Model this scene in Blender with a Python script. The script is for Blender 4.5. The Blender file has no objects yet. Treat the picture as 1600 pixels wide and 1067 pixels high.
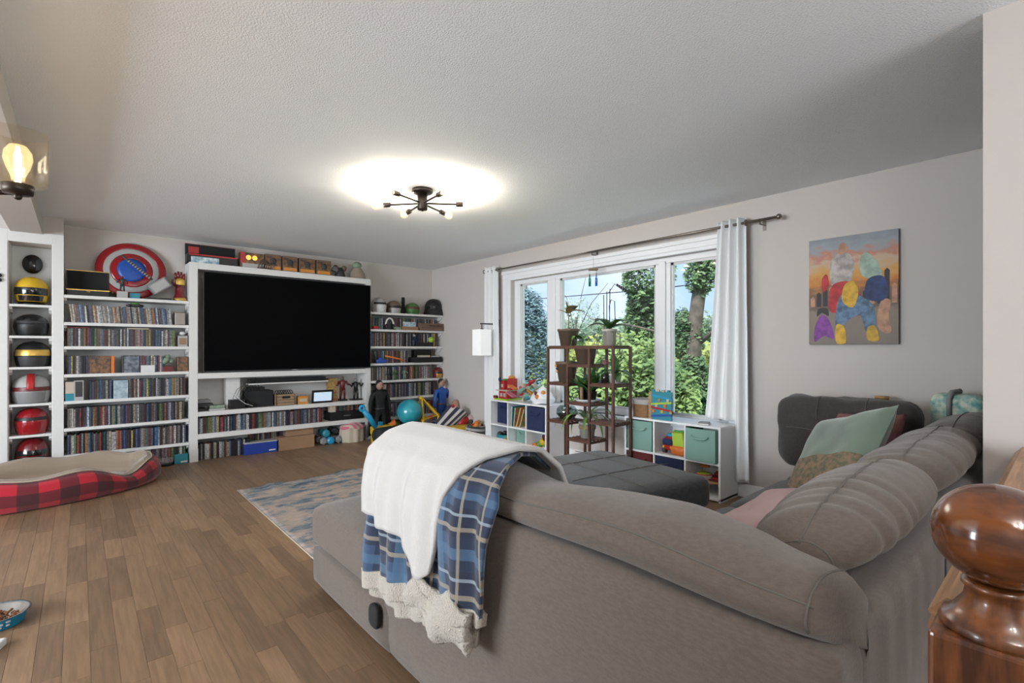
import bpy, math, random
from mathutils import Vector, Matrix, noise
RND = random.Random(11)
sc = bpy.context.scene
COL = sc.collection
PI = math.pi

# ------------------------------------------------------------------ camera
FPX, YAW, HZ = 769.85, 0.849895, 544.15           # focal length (px of the 1600 frame), heading, horizon row
CAM = (-4.1213, -6.5714, 1.2257)
cam_data = bpy.data.cameras.new('camera')
cam_data.sensor_width = 36.0
cam_data.lens = FPX / 1600 * 36.0
cam_data.shift_y = (HZ - 533.5) / 1600
cam_data.clip_start = 0.02
cam_data.clip_end = 300
cam = bpy.data.objects.new('camera', cam_data)
cam.location = CAM
cam.rotation_euler = (PI / 2, 0, YAW - PI / 2)
COL.objects.link(cam)
sc.camera = cam

# ------------------------------------------------------------------ sky
SKY_STRENGTH = 0.95
world = bpy.data.worlds.new('sky')
sc.world = world
world.use_nodes = True
wn = world.node_tree
wn.nodes.clear()
tc = wn.nodes.new('ShaderNodeTexCoord')
nz = wn.nodes.new('ShaderNodeTexNoise')
nz.inputs['Scale'].default_value = 3.0
nz.inputs['Detail'].default_value = 5
cr = wn.nodes.new('ShaderNodeValToRGB')
cr.color_ramp.elements[0].position = 0.40
cr.color_ramp.elements[0].color = (0.42, 0.58, 0.88, 1)
cr.color_ramp.elements[1].position = 0.62
cr.color_ramp.elements[1].color = (0.86, 0.90, 0.97, 1)
bg = wn.nodes.new('ShaderNodeBackground')
bg.inputs['Strength'].default_value = SKY_STRENGTH
wo = wn.nodes.new('ShaderNodeOutputWorld')
wn.links.new(tc.outputs['Generated'], nz.inputs['Vector'])
wn.links.new(nz.outputs['Fac'], cr.inputs['Fac'])
wn.links.new(cr.outputs['Color'], bg.inputs['Color'])
wn.links.new(bg.outputs['Background'], wo.inputs['Surface'])

# daylight for the hall window behind the viewer, plus an added fill on the dining side
def area_light(name, loc, rot, sx, sy, watts, col=(1, 1, 1)):
    l = bpy.data.lights.new(name, 'AREA')
    l.shape = 'RECTANGLE'
    l.size, l.size_y, l.energy, l.color = sx, sy, watts, col
    o = bpy.data.objects.new(name, l)
    o.location, o.rotation_euler = loc, rot
    COL.objects.link(o)
area_light('added_dining_fill', (-8.35, -4.2, 1.4), (0, -PI / 2, 0), 1.7, 3.4, 225, (0.86, 0.94, 1.0))  # added fill brightening the room; no window is known on this side
area_light('daylight_hall_window', (-2.65, -9.35, 1.4), (PI / 2, 0, 0), 1.7, 1.9, 30, (0.86, 0.94, 1.0))
sun = bpy.data.lights.new('hazy_sun', 'SUN')
sun.energy, sun.angle, sun.color = 6.5, 0.25, (1, 0.97, 0.9)
so = bpy.data.objects.new('hazy_sun', sun)
so.rotation_euler = (0, -math.radians(35), math.radians(20))      # high, from behind the house
COL.objects.link(so)
BULB = 560           # filament emission of the ceiling fixture
SCONCE = 200          # filament emission of the chandelier

vs = sc.view_settings
vs.view_transform = 'Standard'
vs.look = 'None'
vs.gamma = 1
vs.use_curve_mapping = False
vs.exposure = 0.66

# ------------------------------------------------------------------ pixel of the photograph -> point on a plane of the room
_F = (math.cos(YAW), math.sin(YAW)); _R = (math.sin(YAW), -math.cos(YAW))
def _ray(px, py):
    k = (px - 800) / FPX
    return Vector((_F[0] + k * _R[0], _F[1] + k * _R[1], (HZ - py) / FPX))
def atx(px, py, c):
    d = _ray(px, py); return Vector(CAM) + d * ((c - CAM[0]) / d.x)
def aty(px, py, c):
    d = _ray(px, py); return Vector(CAM) + d * ((c - CAM[1]) / d.y)
def atz(px, py, c):
    d = _ray(px, py); return Vector(CAM) + d * ((c - CAM[2]) / d.z)
def pix(p):
    dx, dy = p[0] - CAM[0], p[1] - CAM[1]
    Z = dx * _F[0] + dy * _F[1]
    if Z < 0.05: return None
    return 800 + FPX * (dx * _R[0] + dy * _R[1]) / Z, HZ - FPX * (p[2] - CAM[2]) / Z, Z

# ------------------------------------------------------------------ materials
def lin(h):
    if isinstance(h, str):
        c = [int(h[i:i + 2], 16) / 255 for i in (0, 2, 4)]
        return tuple(x / 12.92 if x <= 0.04045 else ((x + 0.055) / 1.055) ** 2.4 for x in c)
    return h
MATS = {}
def mat(name, col, rough=0.6, metal=0.0, var=0.0, vscale=8.0, vstretch=(1, 1, 1), bump=0.0, bscale=120.0, bstretch=(1, 1, 1),
        coat=0.0, emit=0.0, alpha=1.0, rnd=0.0, objcol=False, vcol=False, col2=None, sheen=0.0, spec=0.5):
    if name in MATS: return MATS[name]
    m = bpy.data.materials.new(name)
    m.use_nodes = True
    nt = m.node_tree; N = nt.nodes; L = nt.links
    b = N['Principled BSDF']
    c = lin(col)
    b.inputs['Base Color'].default_value = (*c, 1)
    b.inputs['Roughness'].default_value = rough
    b.inputs['Metallic'].default_value = metal
    b.inputs['Coat Weight'].default_value = coat
    b.inputs['Sheen Weight'].default_value = sheen
    b.inputs['Specular IOR Level'].default_value = spec
    b.inputs['Alpha'].default_value = alpha
    if emit:
        b.inputs['Emission Color'].default_value = (*c, 1)
        b.inputs['Emission Strength'].default_value = emit
    src = None
    if objcol:
        oi = N.new('ShaderNodeObjectInfo'); src = oi.outputs['Color']
    if vcol:
        at = N.new('ShaderNodeAttribute'); at.attribute_name = 'tint'; src = at.outputs['Color']
    def noise_node(scale, stretch, detail=4):
        t = N.new('ShaderNodeTexCoord'); mp = N.new('ShaderNodeMapping'); n = N.new('ShaderNodeTexNoise')
        mp.inputs['Scale'].default_value = stretch
        L.new(t.outputs['Object'], mp.inputs['Vector'])
        if rnd or objcol:
            o2 = N.new('ShaderNodeObjectInfo'); ml = N.new('ShaderNodeMath'); ml.operation = 'MULTIPLY'; ml.inputs[1].default_value = 37.0
            cb = N.new('ShaderNodeCombineXYZ')
            L.new(o2.outputs['Random'], ml.inputs[0])
            for i in range(3): L.new(ml.outputs[0], cb.inputs[i])
            L.new(cb.outputs[0], mp.inputs['Location'])
        n.inputs['Scale'].default_value = scale; n.inputs['Detail'].default_value = detail
        L.new(mp.outputs[0], n.inputs['Vector'])
        return n
    if var or col2 is not None:
        n = noise_node(vscale, vstretch)
        r = N.new('ShaderNodeValToRGB')
        r.color_ramp.elements[0].position = 0.36; r.color_ramp.elements[1].position = 0.64
        if col2 is not None:
            a_, b_ = lin(col2), c
        else:
            a_, b_ = tuple(x * (1 - var) for x in c), tuple(min(1, x * (1 + var)) for x in c)
        r.color_ramp.elements[0].color = (*a_, 1); r.color_ramp.elements[1].color = (*b_, 1)
        L.new(n.outputs['Fac'], r.inputs['Fac'])
        if src is None: src = r.outputs['Color']
        else:
            mx = N.new('ShaderNodeMix'); mx.data_type = 'RGBA'; mx.blend_type = 'MULTIPLY'; mx.inputs['Factor'].default_value = 1
            L.new(src, mx.inputs['A']); L.new(r.outputs['Color'], mx.inputs['B']); src = mx.outputs['Result']
    if rnd:
        oi = N.new('ShaderNodeObjectInfo'); mr = N.new('ShaderNodeMapRange')
        mr.inputs['To Min'].default_value = 1 - rnd; mr.inputs['To Max'].default_value = 1 + rnd
        L.new(oi.outputs['Random'], mr.inputs['Value'])
        hs = N.new('ShaderNodeHueSaturation')
        if src is None: hs.inputs['Color'].default_value = (*c, 1)
        else: L.new(src, hs.inputs['Color'])
        L.new(mr.outputs[0], hs.inputs['Value']); src = hs.outputs['Color']
    if src is not None: L.new(src, b.inputs['Base Color'])
    if bump:
        n = noise_node(bscale, bstretch, 3)
        bp = N.new('ShaderNodeBump'); bp.inputs['Strength'].default_value = bump; bp.inputs['Distance'].default_value = 0.01
        L.new(n.outputs['Fac'], bp.inputs['Height']); L.new(bp.outputs['Normal'], b.inputs['Normal'])
    MATS[name] = m
    return m

# ------------------------------------------------------------------ mesh builder
class MB:
    def __init__(s): s.v = []; s.f = []; s.sm = []
    def add(s, vs_, fs, smooth=False):
        o = len(s.v); s.v += [tuple(p) for p in vs_]
        for f in fs: s.f.append(tuple(i + o for i in f)); s.sm.append(smooth)
        return s
    def box(s, a, b, M=None):
        (x0, y0, z0), (x1, y1, z1) = a, b
        if x0 > x1: x0, x1 = x1, x0
        if y0 > y1: y0, y1 = y1, y0
        if z0 > z1: z0, z1 = z1, z0
        P = [Vector(p) for p in ((x0, y0, z0), (x1, y0, z0), (x1, y1, z0), (x0, y1, z0), (x0, y0, z1), (x1, y0, z1), (x1, y1, z1), (x0, y1, z1))]
        if M is not None: P = [M @ p for p in P]
        return s.add(P, [(0, 3, 2, 1), (4, 5, 6, 7), (0, 1, 5, 4), (1, 2, 6, 5), (2, 3, 7, 6), (3, 0, 4, 7)])
    def prism(s, pts, d):
        # closed outline pts (3D, planar) pushed along vector d
        n = len(pts); d = Vector(d); P = [Vector(p) for p in pts]
        return s.add(P + [p + d for p in P], [tuple(range(n))[::-1], tuple(range(n, 2 * n))] + [(i, (i + 1) % n, (i + 1) % n + n, i + n) for i in range(n)])
    def grid(s, fn, nu, nv, cu=False, cv=False, smooth=True):
        P = [fn(i / (nu if cu else nu - 1), j / (nv if cv else nv - 1)) for i in range(nu) for j in range(nv)]
        F = []
        for i in range(nu if cu else nu - 1):
            for j in range(nv if cv else nv - 1):
                a, b = i * nv + j, ((i + 1) % nu) * nv + j
                c, d = ((i + 1) % nu) * nv + (j + 1) % nv, i * nv + (j + 1) % nv
                F.append((a, b, c, d))
        return s.add(P, F, smooth)
    def lathe(s, prof, c=(0, 0, 0), n=24, axis='z', smooth=True, sx=1, sy=1):
        c = Vector(c)
        def fn(u, v):
            k = min(len(prof) - 1, round(v * (len(prof) - 1))); r, h = prof[k]; a = 2 * PI * u
            p = (r * math.cos(a) * sx, r * math.sin(a) * sy, h)
            if axis == 'x': p = (p[2], p[0], p[1])
            if axis == 'y': p = (p[1], p[2], p[0])
            return c + Vector(p)
        return s.grid(fn, n, len(prof), cu=True, smooth=smooth)
    def tube(s, pts, r, n=8, caps=True, closed=False):
        P = [Vector(p) for p in pts]; m = len(P)
        rr = r if isinstance(r, (list, tuple)) else [r] * m
        V = []; up = Vector((0, 0, 1)); prev = None
        for i, p in enumerate(P):
            if closed: t = (P[(i + 1) % m] - P[i - 1]).normalized()
            else: t = (P[min(i + 1, m - 1)] - P[max(i - 1, 0)]).normalized()
            if prev is None:
                q = up if abs(t.z) < 0.9 else Vector((1, 0, 0))
                a = t.cross(q).normalized()
            else: a = (prev - t * prev.dot(t)).normalized()
            prev = a; b = t.cross(a)
            for k in range(n):
                an = 2 * PI * k / n
                V.append(p + (a * math.cos(an) + b * math.sin(an)) * rr[i])
        F = []
        for i in range(m if closed else m - 1):
            for k in range(n):
                i2 = (i + 1) % m
                F.append((i * n + k, i * n + (k + 1) % n, i2 * n + (k + 1) % n, i2 * n + k))
        if caps and not closed: F += [tuple(range(n))[::-1], tuple(range((m - 1) * n, m * n))]
        return s.add(V, F, True)
    def ell(s, c, r, nu=20, nv=12, e=1.0, M=None):
        c = Vector(c)
        sg = lambda x, k: math.copysign(abs(x) ** k, x)
        def fn(u, v):
            a = 2 * PI * u; b = PI * (v - 0.5)
            p = Vector((r[0] * sg(math.cos(b), e) * sg(math.cos(a), e), r[1] * sg(math.cos(b), e) * sg(math.sin(a), e), r[2] * sg(math.sin(b), e)))
            if M is not None: p = M @ p
            return c + p
        return s.grid(fn, nu, nv, cu=True)
    def build(s, name, m, parent=None, bevel=0, seg=2, sub=0, tint=None, solid=0, origin=None):
        if parent is not None: L = Vector(parent['_at']) if '_at' in parent else Vector((0, 0, 0))
        elif origin is not None: L = Vector(origin)
        else:
            xs = [p[0] for p in s.v]; ys = [p[1] for p in s.v]; zs = [p[2] for p in s.v]
            L = Vector(((min(xs) + max(xs)) / 2, (min(ys) + max(ys)) / 2, min(zs)))
        me = bpy.data.meshes.new(name)
        me.from_pydata([tuple(Vector(p) - L) for p in s.v], [], s.f)
        me.polygons.foreach_set('use_smooth', s.sm)
        me.update()
        if isinstance(m, str): m = MATS[m]
        me.materials.append(m)
        o = bpy.data.objects.new(name, me)
        COL.objects.link(o)
        if parent is not None:
            o.parent = parent
            o['_at'] = tuple(L)
        else:
            o.location = L; o['_at'] = tuple(L)
        if tint is not None:
            at = me.color_attributes.new('tint', 'FLOAT_COLOR', 'POINT')
            at.data.foreach_set('color', [x for c in tint for x in (*c, 1)])
        if solid:
            k = o.modifiers.new('thick', 'SOLIDIFY'); k.thickness = solid; k.offset = 0
        if bevel:
            k = o.modifiers.new('bevel', 'BEVEL'); k.width = bevel; k.segments = seg; k.limit_method = 'ANGLE'
        if sub:
            k = o.modifiers.new('sub', 'SUBSURF'); k.levels = sub; k.render_levels = sub
        return o
def tag(o, label=None, cat=None, group=None, kind=None):
    if label: o['label'] = label
    if cat: o['category'] = cat
    if group: o['group'] = group
    if kind: o['kind'] = kind
    return o
def thing(name, label, cat, at, group=None):
    o = bpy.data.objects.new(name, None); COL.objects.link(o)
    o.location = at; o['_at'] = tuple(at); o.empty_display_size = 0.05
    return tag(o, label, cat, group)
def bx(a, b, M=None): return MB().box(a, b, M)
def turn(c, rz=0, rx=0, ry=0):
    c = Vector(c)
    return Matrix.Translation(c) @ Matrix.Rotation(rz, 4, 'Z') @ Matrix.Rotation(ry, 4, 'Y') @ Matrix.Rotation(rx, 4, 'X') @ Matrix.Translation(-c)
def words(txt, size, loc, rot, m, name, parent, depth=0.001):
    cu = bpy.data.curves.new('lettering', 'FONT')
    cu.body = txt; cu.size = size; cu.extrude = depth; cu.align_x = 'CENTER'; cu.align_y = 'CENTER'
    t = bpy.data.objects.new('lettering', cu); COL.objects.link(t)
    bpy.context.view_layer.update()
    me = bpy.data.meshes.new_from_object(t.evaluated_get(bpy.context.evaluated_depsgraph_get()))
    bpy.data.objects.remove(t); bpy.data.curves.remove(cu)
    me.materials.clear(); me.materials.append(m if not isinstance(m, str) else MATS[m])
    o = bpy.data.objects.new(name, me); COL.objects.link(o)
    o.parent = parent; o.location = Vector(loc) - Vector(parent['_at']); o.rotation_euler = rot
    return o

# ------------------------------------------------------------------ palette of materials
mat('ceiling_paint', (0.89, 0.905, 0.925), 0.9, bump=0.55, bscale=130)
mat('wall_paint', (0.56, 0.515, 0.485), 0.85, bump=0.05, bscale=300)
mat('white_paint', (0.66, 0.65, 0.635), 0.45)
mat('white_trim', (0.80, 0.81, 0.83), 0.35)
mat('laminate_white', (0.82, 0.83, 0.85), 0.3)
mat('plank', (0.21, 0.128, 0.073), 0.45, var=0.15, vscale=3.0, vstretch=(22, 1.6, 1), rnd=0.23, bump=0.06, bscale=14, bstretch=(30, 1.5, 1))
mat('joint', (0.13, 0.085, 0.05), 0.7)
mat('sofa', (0.118, 0.092, 0.075), 0.95, var=0.10, vscale=60, vstretch=(1, 1, 3), bump=0.25, bscale=420, sheen=0.25)
mat('sofa_dark', (0.05, 0.043, 0.039), 0.95, var=0.10, vscale=60, bump=0.25, bscale=420, sheen=0.2)
mat('sofa_slate', (0.055, 0.057, 0.062), 0.95, var=0.18, vscale=30, vstretch=(1, 5, 1), bump=0.2, bscale=420, sheen=0.2)
mat('stitch', (0.125, 0.112, 0.10), 0.9)
mat('black', (0.006, 0.006, 0.0065), 0.45)
mat('black_gloss', (0.006, 0.006, 0.007), 0.12, coat=0.5)
mat('tv_screen', (0.002, 0.002, 0.0025), 0.5, spec=0.03)
mat('black_soft', (0.010, 0.010, 0.011), 0.85)
mat('bronze', (0.045, 0.033, 0.026), 0.38, metal=0.7)
mat('pewter', (0.22, 0.19, 0.165), 0.35, metal=0.85)
mat('steel', (0.429, 0.413, 0.390), 0.25, metal=1.0)
mat('gold', (0.65, 0.42, 0.10), 0.35, metal=0.8)
mat('grey', (0.22, 0.22, 0.225), 0.5)
mat('light_grey', (0.374, 0.367, 0.359), 0.5)
mat('dark_grey', (0.035, 0.035, 0.038), 0.5)
mat('red', (0.390, 0.014, 0.017), 0.4)
mat('red_gloss', (0.281, 0.006, 0.011), 0.15, coat=0.6)
mat('dark_red_gloss', (0.14, 0.006, 0.009), 0.15, coat=0.6)
mat('dark_red', (0.12, 0.012, 0.014), 0.4)
mat('orange', (0.624, 0.156, 0.023), 0.45)
mat('amber', (0.585, 0.234, 0.039), 0.4)
mat('yellow', (0.608, 0.374, 0.016), 0.45)
mat('lime', (0.328, 0.484, 0.039), 0.5)
mat('green', (0.078, 0.281, 0.039), 0.5)
mat('sage', (0.195, 0.343, 0.296), 0.85, bump=0.1, bscale=300)
mat('navy', (0.013, 0.022, 0.075), 0.85, bump=0.1, bscale=300)
mat('blue', (0.016, 0.078, 0.351), 0.4)
mat('box_blue', (0.012, 0.04, 0.26), 0.4)
mat('sky_blue', (0.016, 0.281, 0.484), 0.4)
mat('teal', (0.023, 0.218, 0.281), 0.55)
mat('purple', (0.22, 0.05, 0.30), 0.5)
mat('pink', (0.484, 0.156, 0.218), 0.7)
mat('skin', (0.390, 0.211, 0.148), 0.55)
mat('white_plastic', (0.624, 0.624, 0.624), 0.35)
mat('cream', (0.484, 0.413, 0.328), 0.8)
mat('tan', (0.281, 0.187, 0.109), 0.75)
mat('cardboard', (0.281, 0.164, 0.090), 0.8, var=0.08, vscale=4)
mat('kraft', (0.156, 0.094, 0.066), 0.75)
mat('wicker', (0.296, 0.156, 0.070), 0.7, bump=0.8, bscale=90, bstretch=(1, 1, 2))
mat('wood_light', (0.406, 0.234, 0.101), 0.5, var=0.15, vscale=5, vstretch=(1, 1, 6))
mat('stand_wood', (0.090, 0.037, 0.022), 0.55, var=0.25, vscale=9)
mat('oak', (0.36, 0.19, 0.09), 0.4, var=0.25, vscale=5, vstretch=(1.2, 18, 18), bump=0.1, bscale=20, bstretch=(1.2, 18, 18))
mat('oak_dark', (0.20, 0.065, 0.016), 0.28, coat=0.5, col2=(0.055, 0.016, 0.006), vscale=9, vstretch=(7, 7, 1.0))
mat('oak_ball', (0.20, 0.060, 0.013), 0.16, coat=0.7, col2=(0.065, 0.018, 0.006), vscale=7, vstretch=(2.2, 2.2, 7))
mat('pot_brown', (0.133, 0.090, 0.062), 0.6)
mat('pot_cream', (0.515, 0.468, 0.421), 0.5)
mat('soil', (0.03, 0.02, 0.014), 0.95)
mat('leaf', (0.045, 0.13, 0.03), 0.5, var=0.4, vscale=14)
mat('leaf_light', (0.14, 0.25, 0.05), 0.5, var=0.35, vscale=12)
mat('leaf_rust', (0.30, 0.13, 0.03), 0.55, col2=(0.08, 0.12, 0.02), vscale=14)
mat('leaf_grey', (0.20, 0.27, 0.19), 0.6, var=0.2, vscale=12)
mat('curtain', (0.80, 0.81, 0.82), 0.9, bump=0.08, bscale=500)
mat('fleece', (0.46, 0.435, 0.415), 0.95, bump=0.25, bscale=260, sheen=0.4)
mat('sherpa', (0.47, 0.42, 0.36), 0.98, bump=1.0, bscale=190, sheen=0.4)
mat('rose_knit', (0.257, 0.109, 0.117), 0.95, bump=1.0, bscale=110)
mat('velvet_green', (0.172, 0.234, 0.183), 0.75, sheen=0.6, var=0.1, vscale=8)
mat('floral', (0.328, 0.218, 0.148), 0.9, col2=(0.13, 0.14, 0.09), vscale=34)
mat('pink_cloth', (0.468, 0.328, 0.328), 0.95, bump=0.1, bscale=300)
mat('starfish', (0.117, 0.343, 0.312), 0.7, col2=(0.60, 0.66, 0.55), vscale=26)
mat('rubber_mat', (0.018, 0.02, 0.021), 0.8, bump=0.2, bscale=300)
mat('ball_film', (0.01, 0.20, 0.30), 0.2, col2=(0.03, 0.34, 0.40), vscale=5, coat=0.4)
mat('tan_plush', (0.265, 0.203, 0.148), 0.98, bump=0.4, bscale=150, sheen=0.4)
mat('kibble', (0.16, 0.06, 0.02), 0.8)
mat('screen_lit', (0.42, 0.52, 0.62), 0.2, emit=0.5)
mat('clear', (0.75, 0.72, 0.68), 0.08, alpha=0.22)
mat('case', (0.9, 0.9, 0.9), 0.38, objcol=True, var=0.75, vscale=130, vstretch=(0.5, 0.2, 1))
mat('case_mass', (0.9, 0.9, 0.9), 0.38, vcol=True, var=0.7, vscale=130, vstretch=(0.5, 0.2, 1))
mat('comic', (0.429, 0.218, 0.047), 0.5, col2=(0.10, 0.20, 0.06), vscale=22)
mat('card_art', (0.234, 0.109, 0.039), 0.4, col2=(0.04, 0.03, 0.03), vscale=30)
mat('blue_art', (0.140, 0.265, 0.359), 0.4, col2=(0.6, 0.68, 0.72), vscale=26)
mat('mixed_toy', (0.351, 0.078, 0.062), 0.5, col2=(0.35, 0.38, 0.08), vscale=30)
mat('bark', (0.085, 0.072, 0.062), 0.95, var=0.3, vscale=6, bump=0.6, bscale=16)
mat('asphalt', (0.30, 0.32, 0.35), 0.9)
mat('concrete', (0.60, 0.58, 0.55), 0.9, var=0.1, vscale=3)
mat('wire', (0.03, 0.03, 0.035), 0.6)
def foliage(name, c1, c2, trans=0.35):
    m = bpy.data.materials.new(name); m.use_nodes = True
    nt = m.node_tree; N = nt.nodes; L = nt.links
    b = N['Principled BSDF']; b.inputs['Roughness'].default_value = 0.7
    t = N.new('ShaderNodeTexCoord'); n = N.new('ShaderNodeTexNoise'); n.inputs['Scale'].default_value = 1.6; n.inputs['Detail'].default_value = 6
    r = N.new('ShaderNodeValToRGB')
    r.color_ramp.elements[0].position = 0.38; r.color_ramp.elements[1].position = 0.62
    r.color_ramp.elements[0].color = (*c1, 1); r.color_ramp.elements[1].color = (*c2, 1)
    L.new(t.outputs['Object'], n.inputs['Vector']); L.new(n.outputs['Fac'], r.inputs['Fac']); L.new(r.outputs['Color'], b.inputs['Base Color'])
    tr = N.new('ShaderNodeBsdfTranslucent'); L.new(r.outputs['Color'], tr.inputs['Color'])
    mx = N.new('ShaderNodeMixShader'); mx.inputs[0].default_value = trans
    L.new(b.outputs[0], mx.inputs[1]); L.new(tr.outputs[0], mx.inputs[2]); L.new(mx.outputs[0], N['Material Output'].inputs['Surface'])
    MATS[name] = m
foliage('spruce_needles', (0.05, 0.10, 0.115), (0.20, 0.31, 0.35))
foliage('bush_green', (0.08, 0.155, 0.055), (0.27, 0.38, 0.14))
foliage('bush_yellow', (0.12, 0.18, 0.045), (0.36, 0.40, 0.13))
foliage('tree_green', (0.06, 0.13, 0.06), (0.19, 0.30, 0.15))
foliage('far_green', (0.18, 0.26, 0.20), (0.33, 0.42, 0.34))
foliage('grass', (0.08, 0.20, 0.03), (0.20, 0.34, 0.06), 0.1)
def glass_mat(name, tint, gloss=0.06, em=None):
    # a thin pane: mostly transparent with a weak mirror
    m = bpy.data.materials.new(name); m.use_nodes = True
    nt = m.node_tree; N = nt.nodes; L = nt.links
    N.remove(N['Principled BSDF'])
    a = N.new('ShaderNodeBsdfTransparent'); a.inputs['Color'].default_value = (*tint, 1)
    g = N.new('ShaderNodeBsdfGlossy'); g.inputs['Roughness'].default_value = 0.02
    mx = N.new('ShaderNodeMixShader'); mx.inputs[0].default_value = gloss
    L.new(a.outputs[0], mx.inputs[1]); L.new(g.outputs[0], mx.inputs[2])
    out = mx.outputs[0]
    if em:
        e = N.new('ShaderNodeEmission'); e.inputs['Color'].default_value = (*em[0], 1); e.inputs['Strength'].default_value = em[1]
        ad = N.new('ShaderNodeAddShader'); L.new(out, ad.inputs[0]); L.new(e.outputs[0], ad.inputs[1]); out = ad.outputs[0]
    L.new(out, N['Material Output'].inputs['Surface'])
    MATS[name] = m
glass_mat('pane_glass', (0.97, 0.985, 0.98), 0.02)
glass_mat('amber_glass', (0.975, 0.94, 0.87), 0.12)
glass_mat('bulb_glass', (1.0, 0.93, 0.78), 0.03, ((1.0, 0.78, 0.45), 0.4))
glass_mat('vase_glass', (0.72, 0.80, 0.78), 0.1)
glass_mat('blue_glass', (0.15, 0.35, 0.75), 0.1)
glass_mat('aqua_glass', (0.25, 0.65, 0.75), 0.1)
glass_mat('green_glass', (0.25, 0.6, 0.35), 0.1)
def emitter(name, col, s):
    m = bpy.data.materials.new(name); m.use_nodes = True
    nt = m.node_tree; nt.nodes.remove(nt.nodes['Principled BSDF'])
    e = nt.nodes.new('ShaderNodeEmission'); e.inputs['Color'].default_value = (*col, 1); e.inputs['Strength'].default_value = s
    nt.links.new(e.outputs[0], nt.nodes['Material Output'].inputs['Surface']); MATS[name] = m
emitter('filament', (1.0, 0.985, 0.96), BULB)
emitter('filament_soft', (1.0, 0.94, 0.85), SCONCE)
emitter('globe_lit', (1.0, 0.97, 0.93), 70)
emitter('amber_lamp', (1.0, 0.42, 0.08), 1.3)
def check(name, base, lines, scale, axes=('Y', 'Z')):
    # woven check: lines = list of (axis index, period, centre, half width, colour, factor)
    m = bpy.data.materials.new(name); m.use_nodes = True
    nt = m.node_tree; N = nt.nodes; L = nt.links
    b = N['Principled BSDF']; b.inputs['Roughness'].default_value = 0.95; b.inputs['Sheen Weight'].default_value = 0.3
    at = N.new('ShaderNodeUVMap'); at.uv_map = 'weave'
    sp = N.new('ShaderNodeSeparateXYZ'); L.new(at.outputs['UV'], sp.inputs[0])
    cur = None
    for ax, per, cen, hw, col, fac in lines:
        pp = N.new('ShaderNodeMath'); pp.operation = 'PINGPONG'; pp.inputs[1].default_value = per / 2
        ad = N.new('ShaderNodeMath'); ad.operation = 'ADD'; ad.inputs[1].default_value = 50 * per - cen
        L.new(sp.outputs[ax], ad.inputs[0]); L.new(ad.outputs[0], pp.inputs[0])
        lt = N.new('ShaderNodeMath'); lt.operation = 'LESS_THAN'; lt.inputs[1].default_value = hw
        L.new(pp.outputs[0], lt.inputs[0])
        ml = N.new('ShaderNodeMath'); ml.operation = 'MULTIPLY'; ml.inputs[1].default_value = fac; L.new(lt.outputs[0], ml.inputs[0])
        mx = N.new('ShaderNodeMix'); mx.data_type = 'RGBA'
        L.new(ml.outputs[0], mx.inputs['Factor'])
        if cur is None: mx.inputs['A'].default_value = (*base, 1)
        else: L.new(cur, mx.inputs['A'])
        mx.inputs['B'].default_value = (*col, 1); cur = mx.outputs['Result']
    L.new(cur, b.inputs['Base Color'])
    n = N.new('ShaderNodeTexNoise'); n.inputs['Scale'].default_value = 400
    bp = N.new('ShaderNodeBump'); bp.inputs['Strength'].default_value = 0.3; bp.inputs['Distance'].default_value = 0.005
    L.new(n.outputs['Fac'], bp.inputs['Height']); L.new(bp.outputs['Normal'], b.inputs['Normal'])
    MATS[name] = m
NV, MB_, SB = (0.008, 0.014, 0.036), (0.026, 0.058, 0.12), (0.055, 0.115, 0.20)
CRM, WHT = (0.26, 0.22, 0.17), (0.26, 0.31, 0.36)
check('plaid', MB_, [(0, 0.26, 0.0, 0.065, NV, 0.8), (1, 0.24, 0.0, 0.06, NV, 0.8), (0, 0.26, 0.13, 0.02, SB, 0.7), (1, 0.24, 0.12, 0.02, SB, 0.7),
                     (1, 0.24, 0.03, 0.009, CRM, 0.75), (0, 0.26, 0.035, 0.0035, CRM, 0.8), (0, 0.26, -0.06, 0.0035, CRM, 0.8), (1, 0.24, -0.03, 0.006, WHT, 0.7)], 1)
check('buffalo', (0.42, 0.008, 0.022), [(0, 0.19, 0, 0.0475, (0.02, 0.006, 0.008), 0.72), (1, 0.13, 0, 0.0325, (0.02, 0.006, 0.008), 0.72)], 1)
check('stripe_cloth', (0.62, 0.58, 0.55), [(0, 0.07, 0, 0.0185, (0.035, 0.035, 0.06), 1.0)], 1)
check('stripe_grey', (0.40, 0.40, 0.40), [(1, 0.06, 0, 0.015, (0.03, 0.03, 0.035), 1.0)], 1)
check('pink_stripe', (0.55, 0.40, 0.34), [(0, 0.08, 0, 0.02, (0.55, 0.09, 0.16), 0.9)], 1)
def weave(o, fn):
    me = o.data; uv = me.uv_layers.new(name='weave')
    for l in me.loops:
        uv.data[l.index].uv = fn(me.vertices[l.vertex_index].co, l.vertex_index)

# ================================================================== THE SETTING
CEIL = 2.44
def struct(name, mb, m, bevel=0): return tag(mb.build(name, m, bevel=bevel), kind='structure')
floor = struct('floor', bx((-8.3, -9.3, -0.10), (0.0, 0.0, -0.006)), 'joint')
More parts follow.
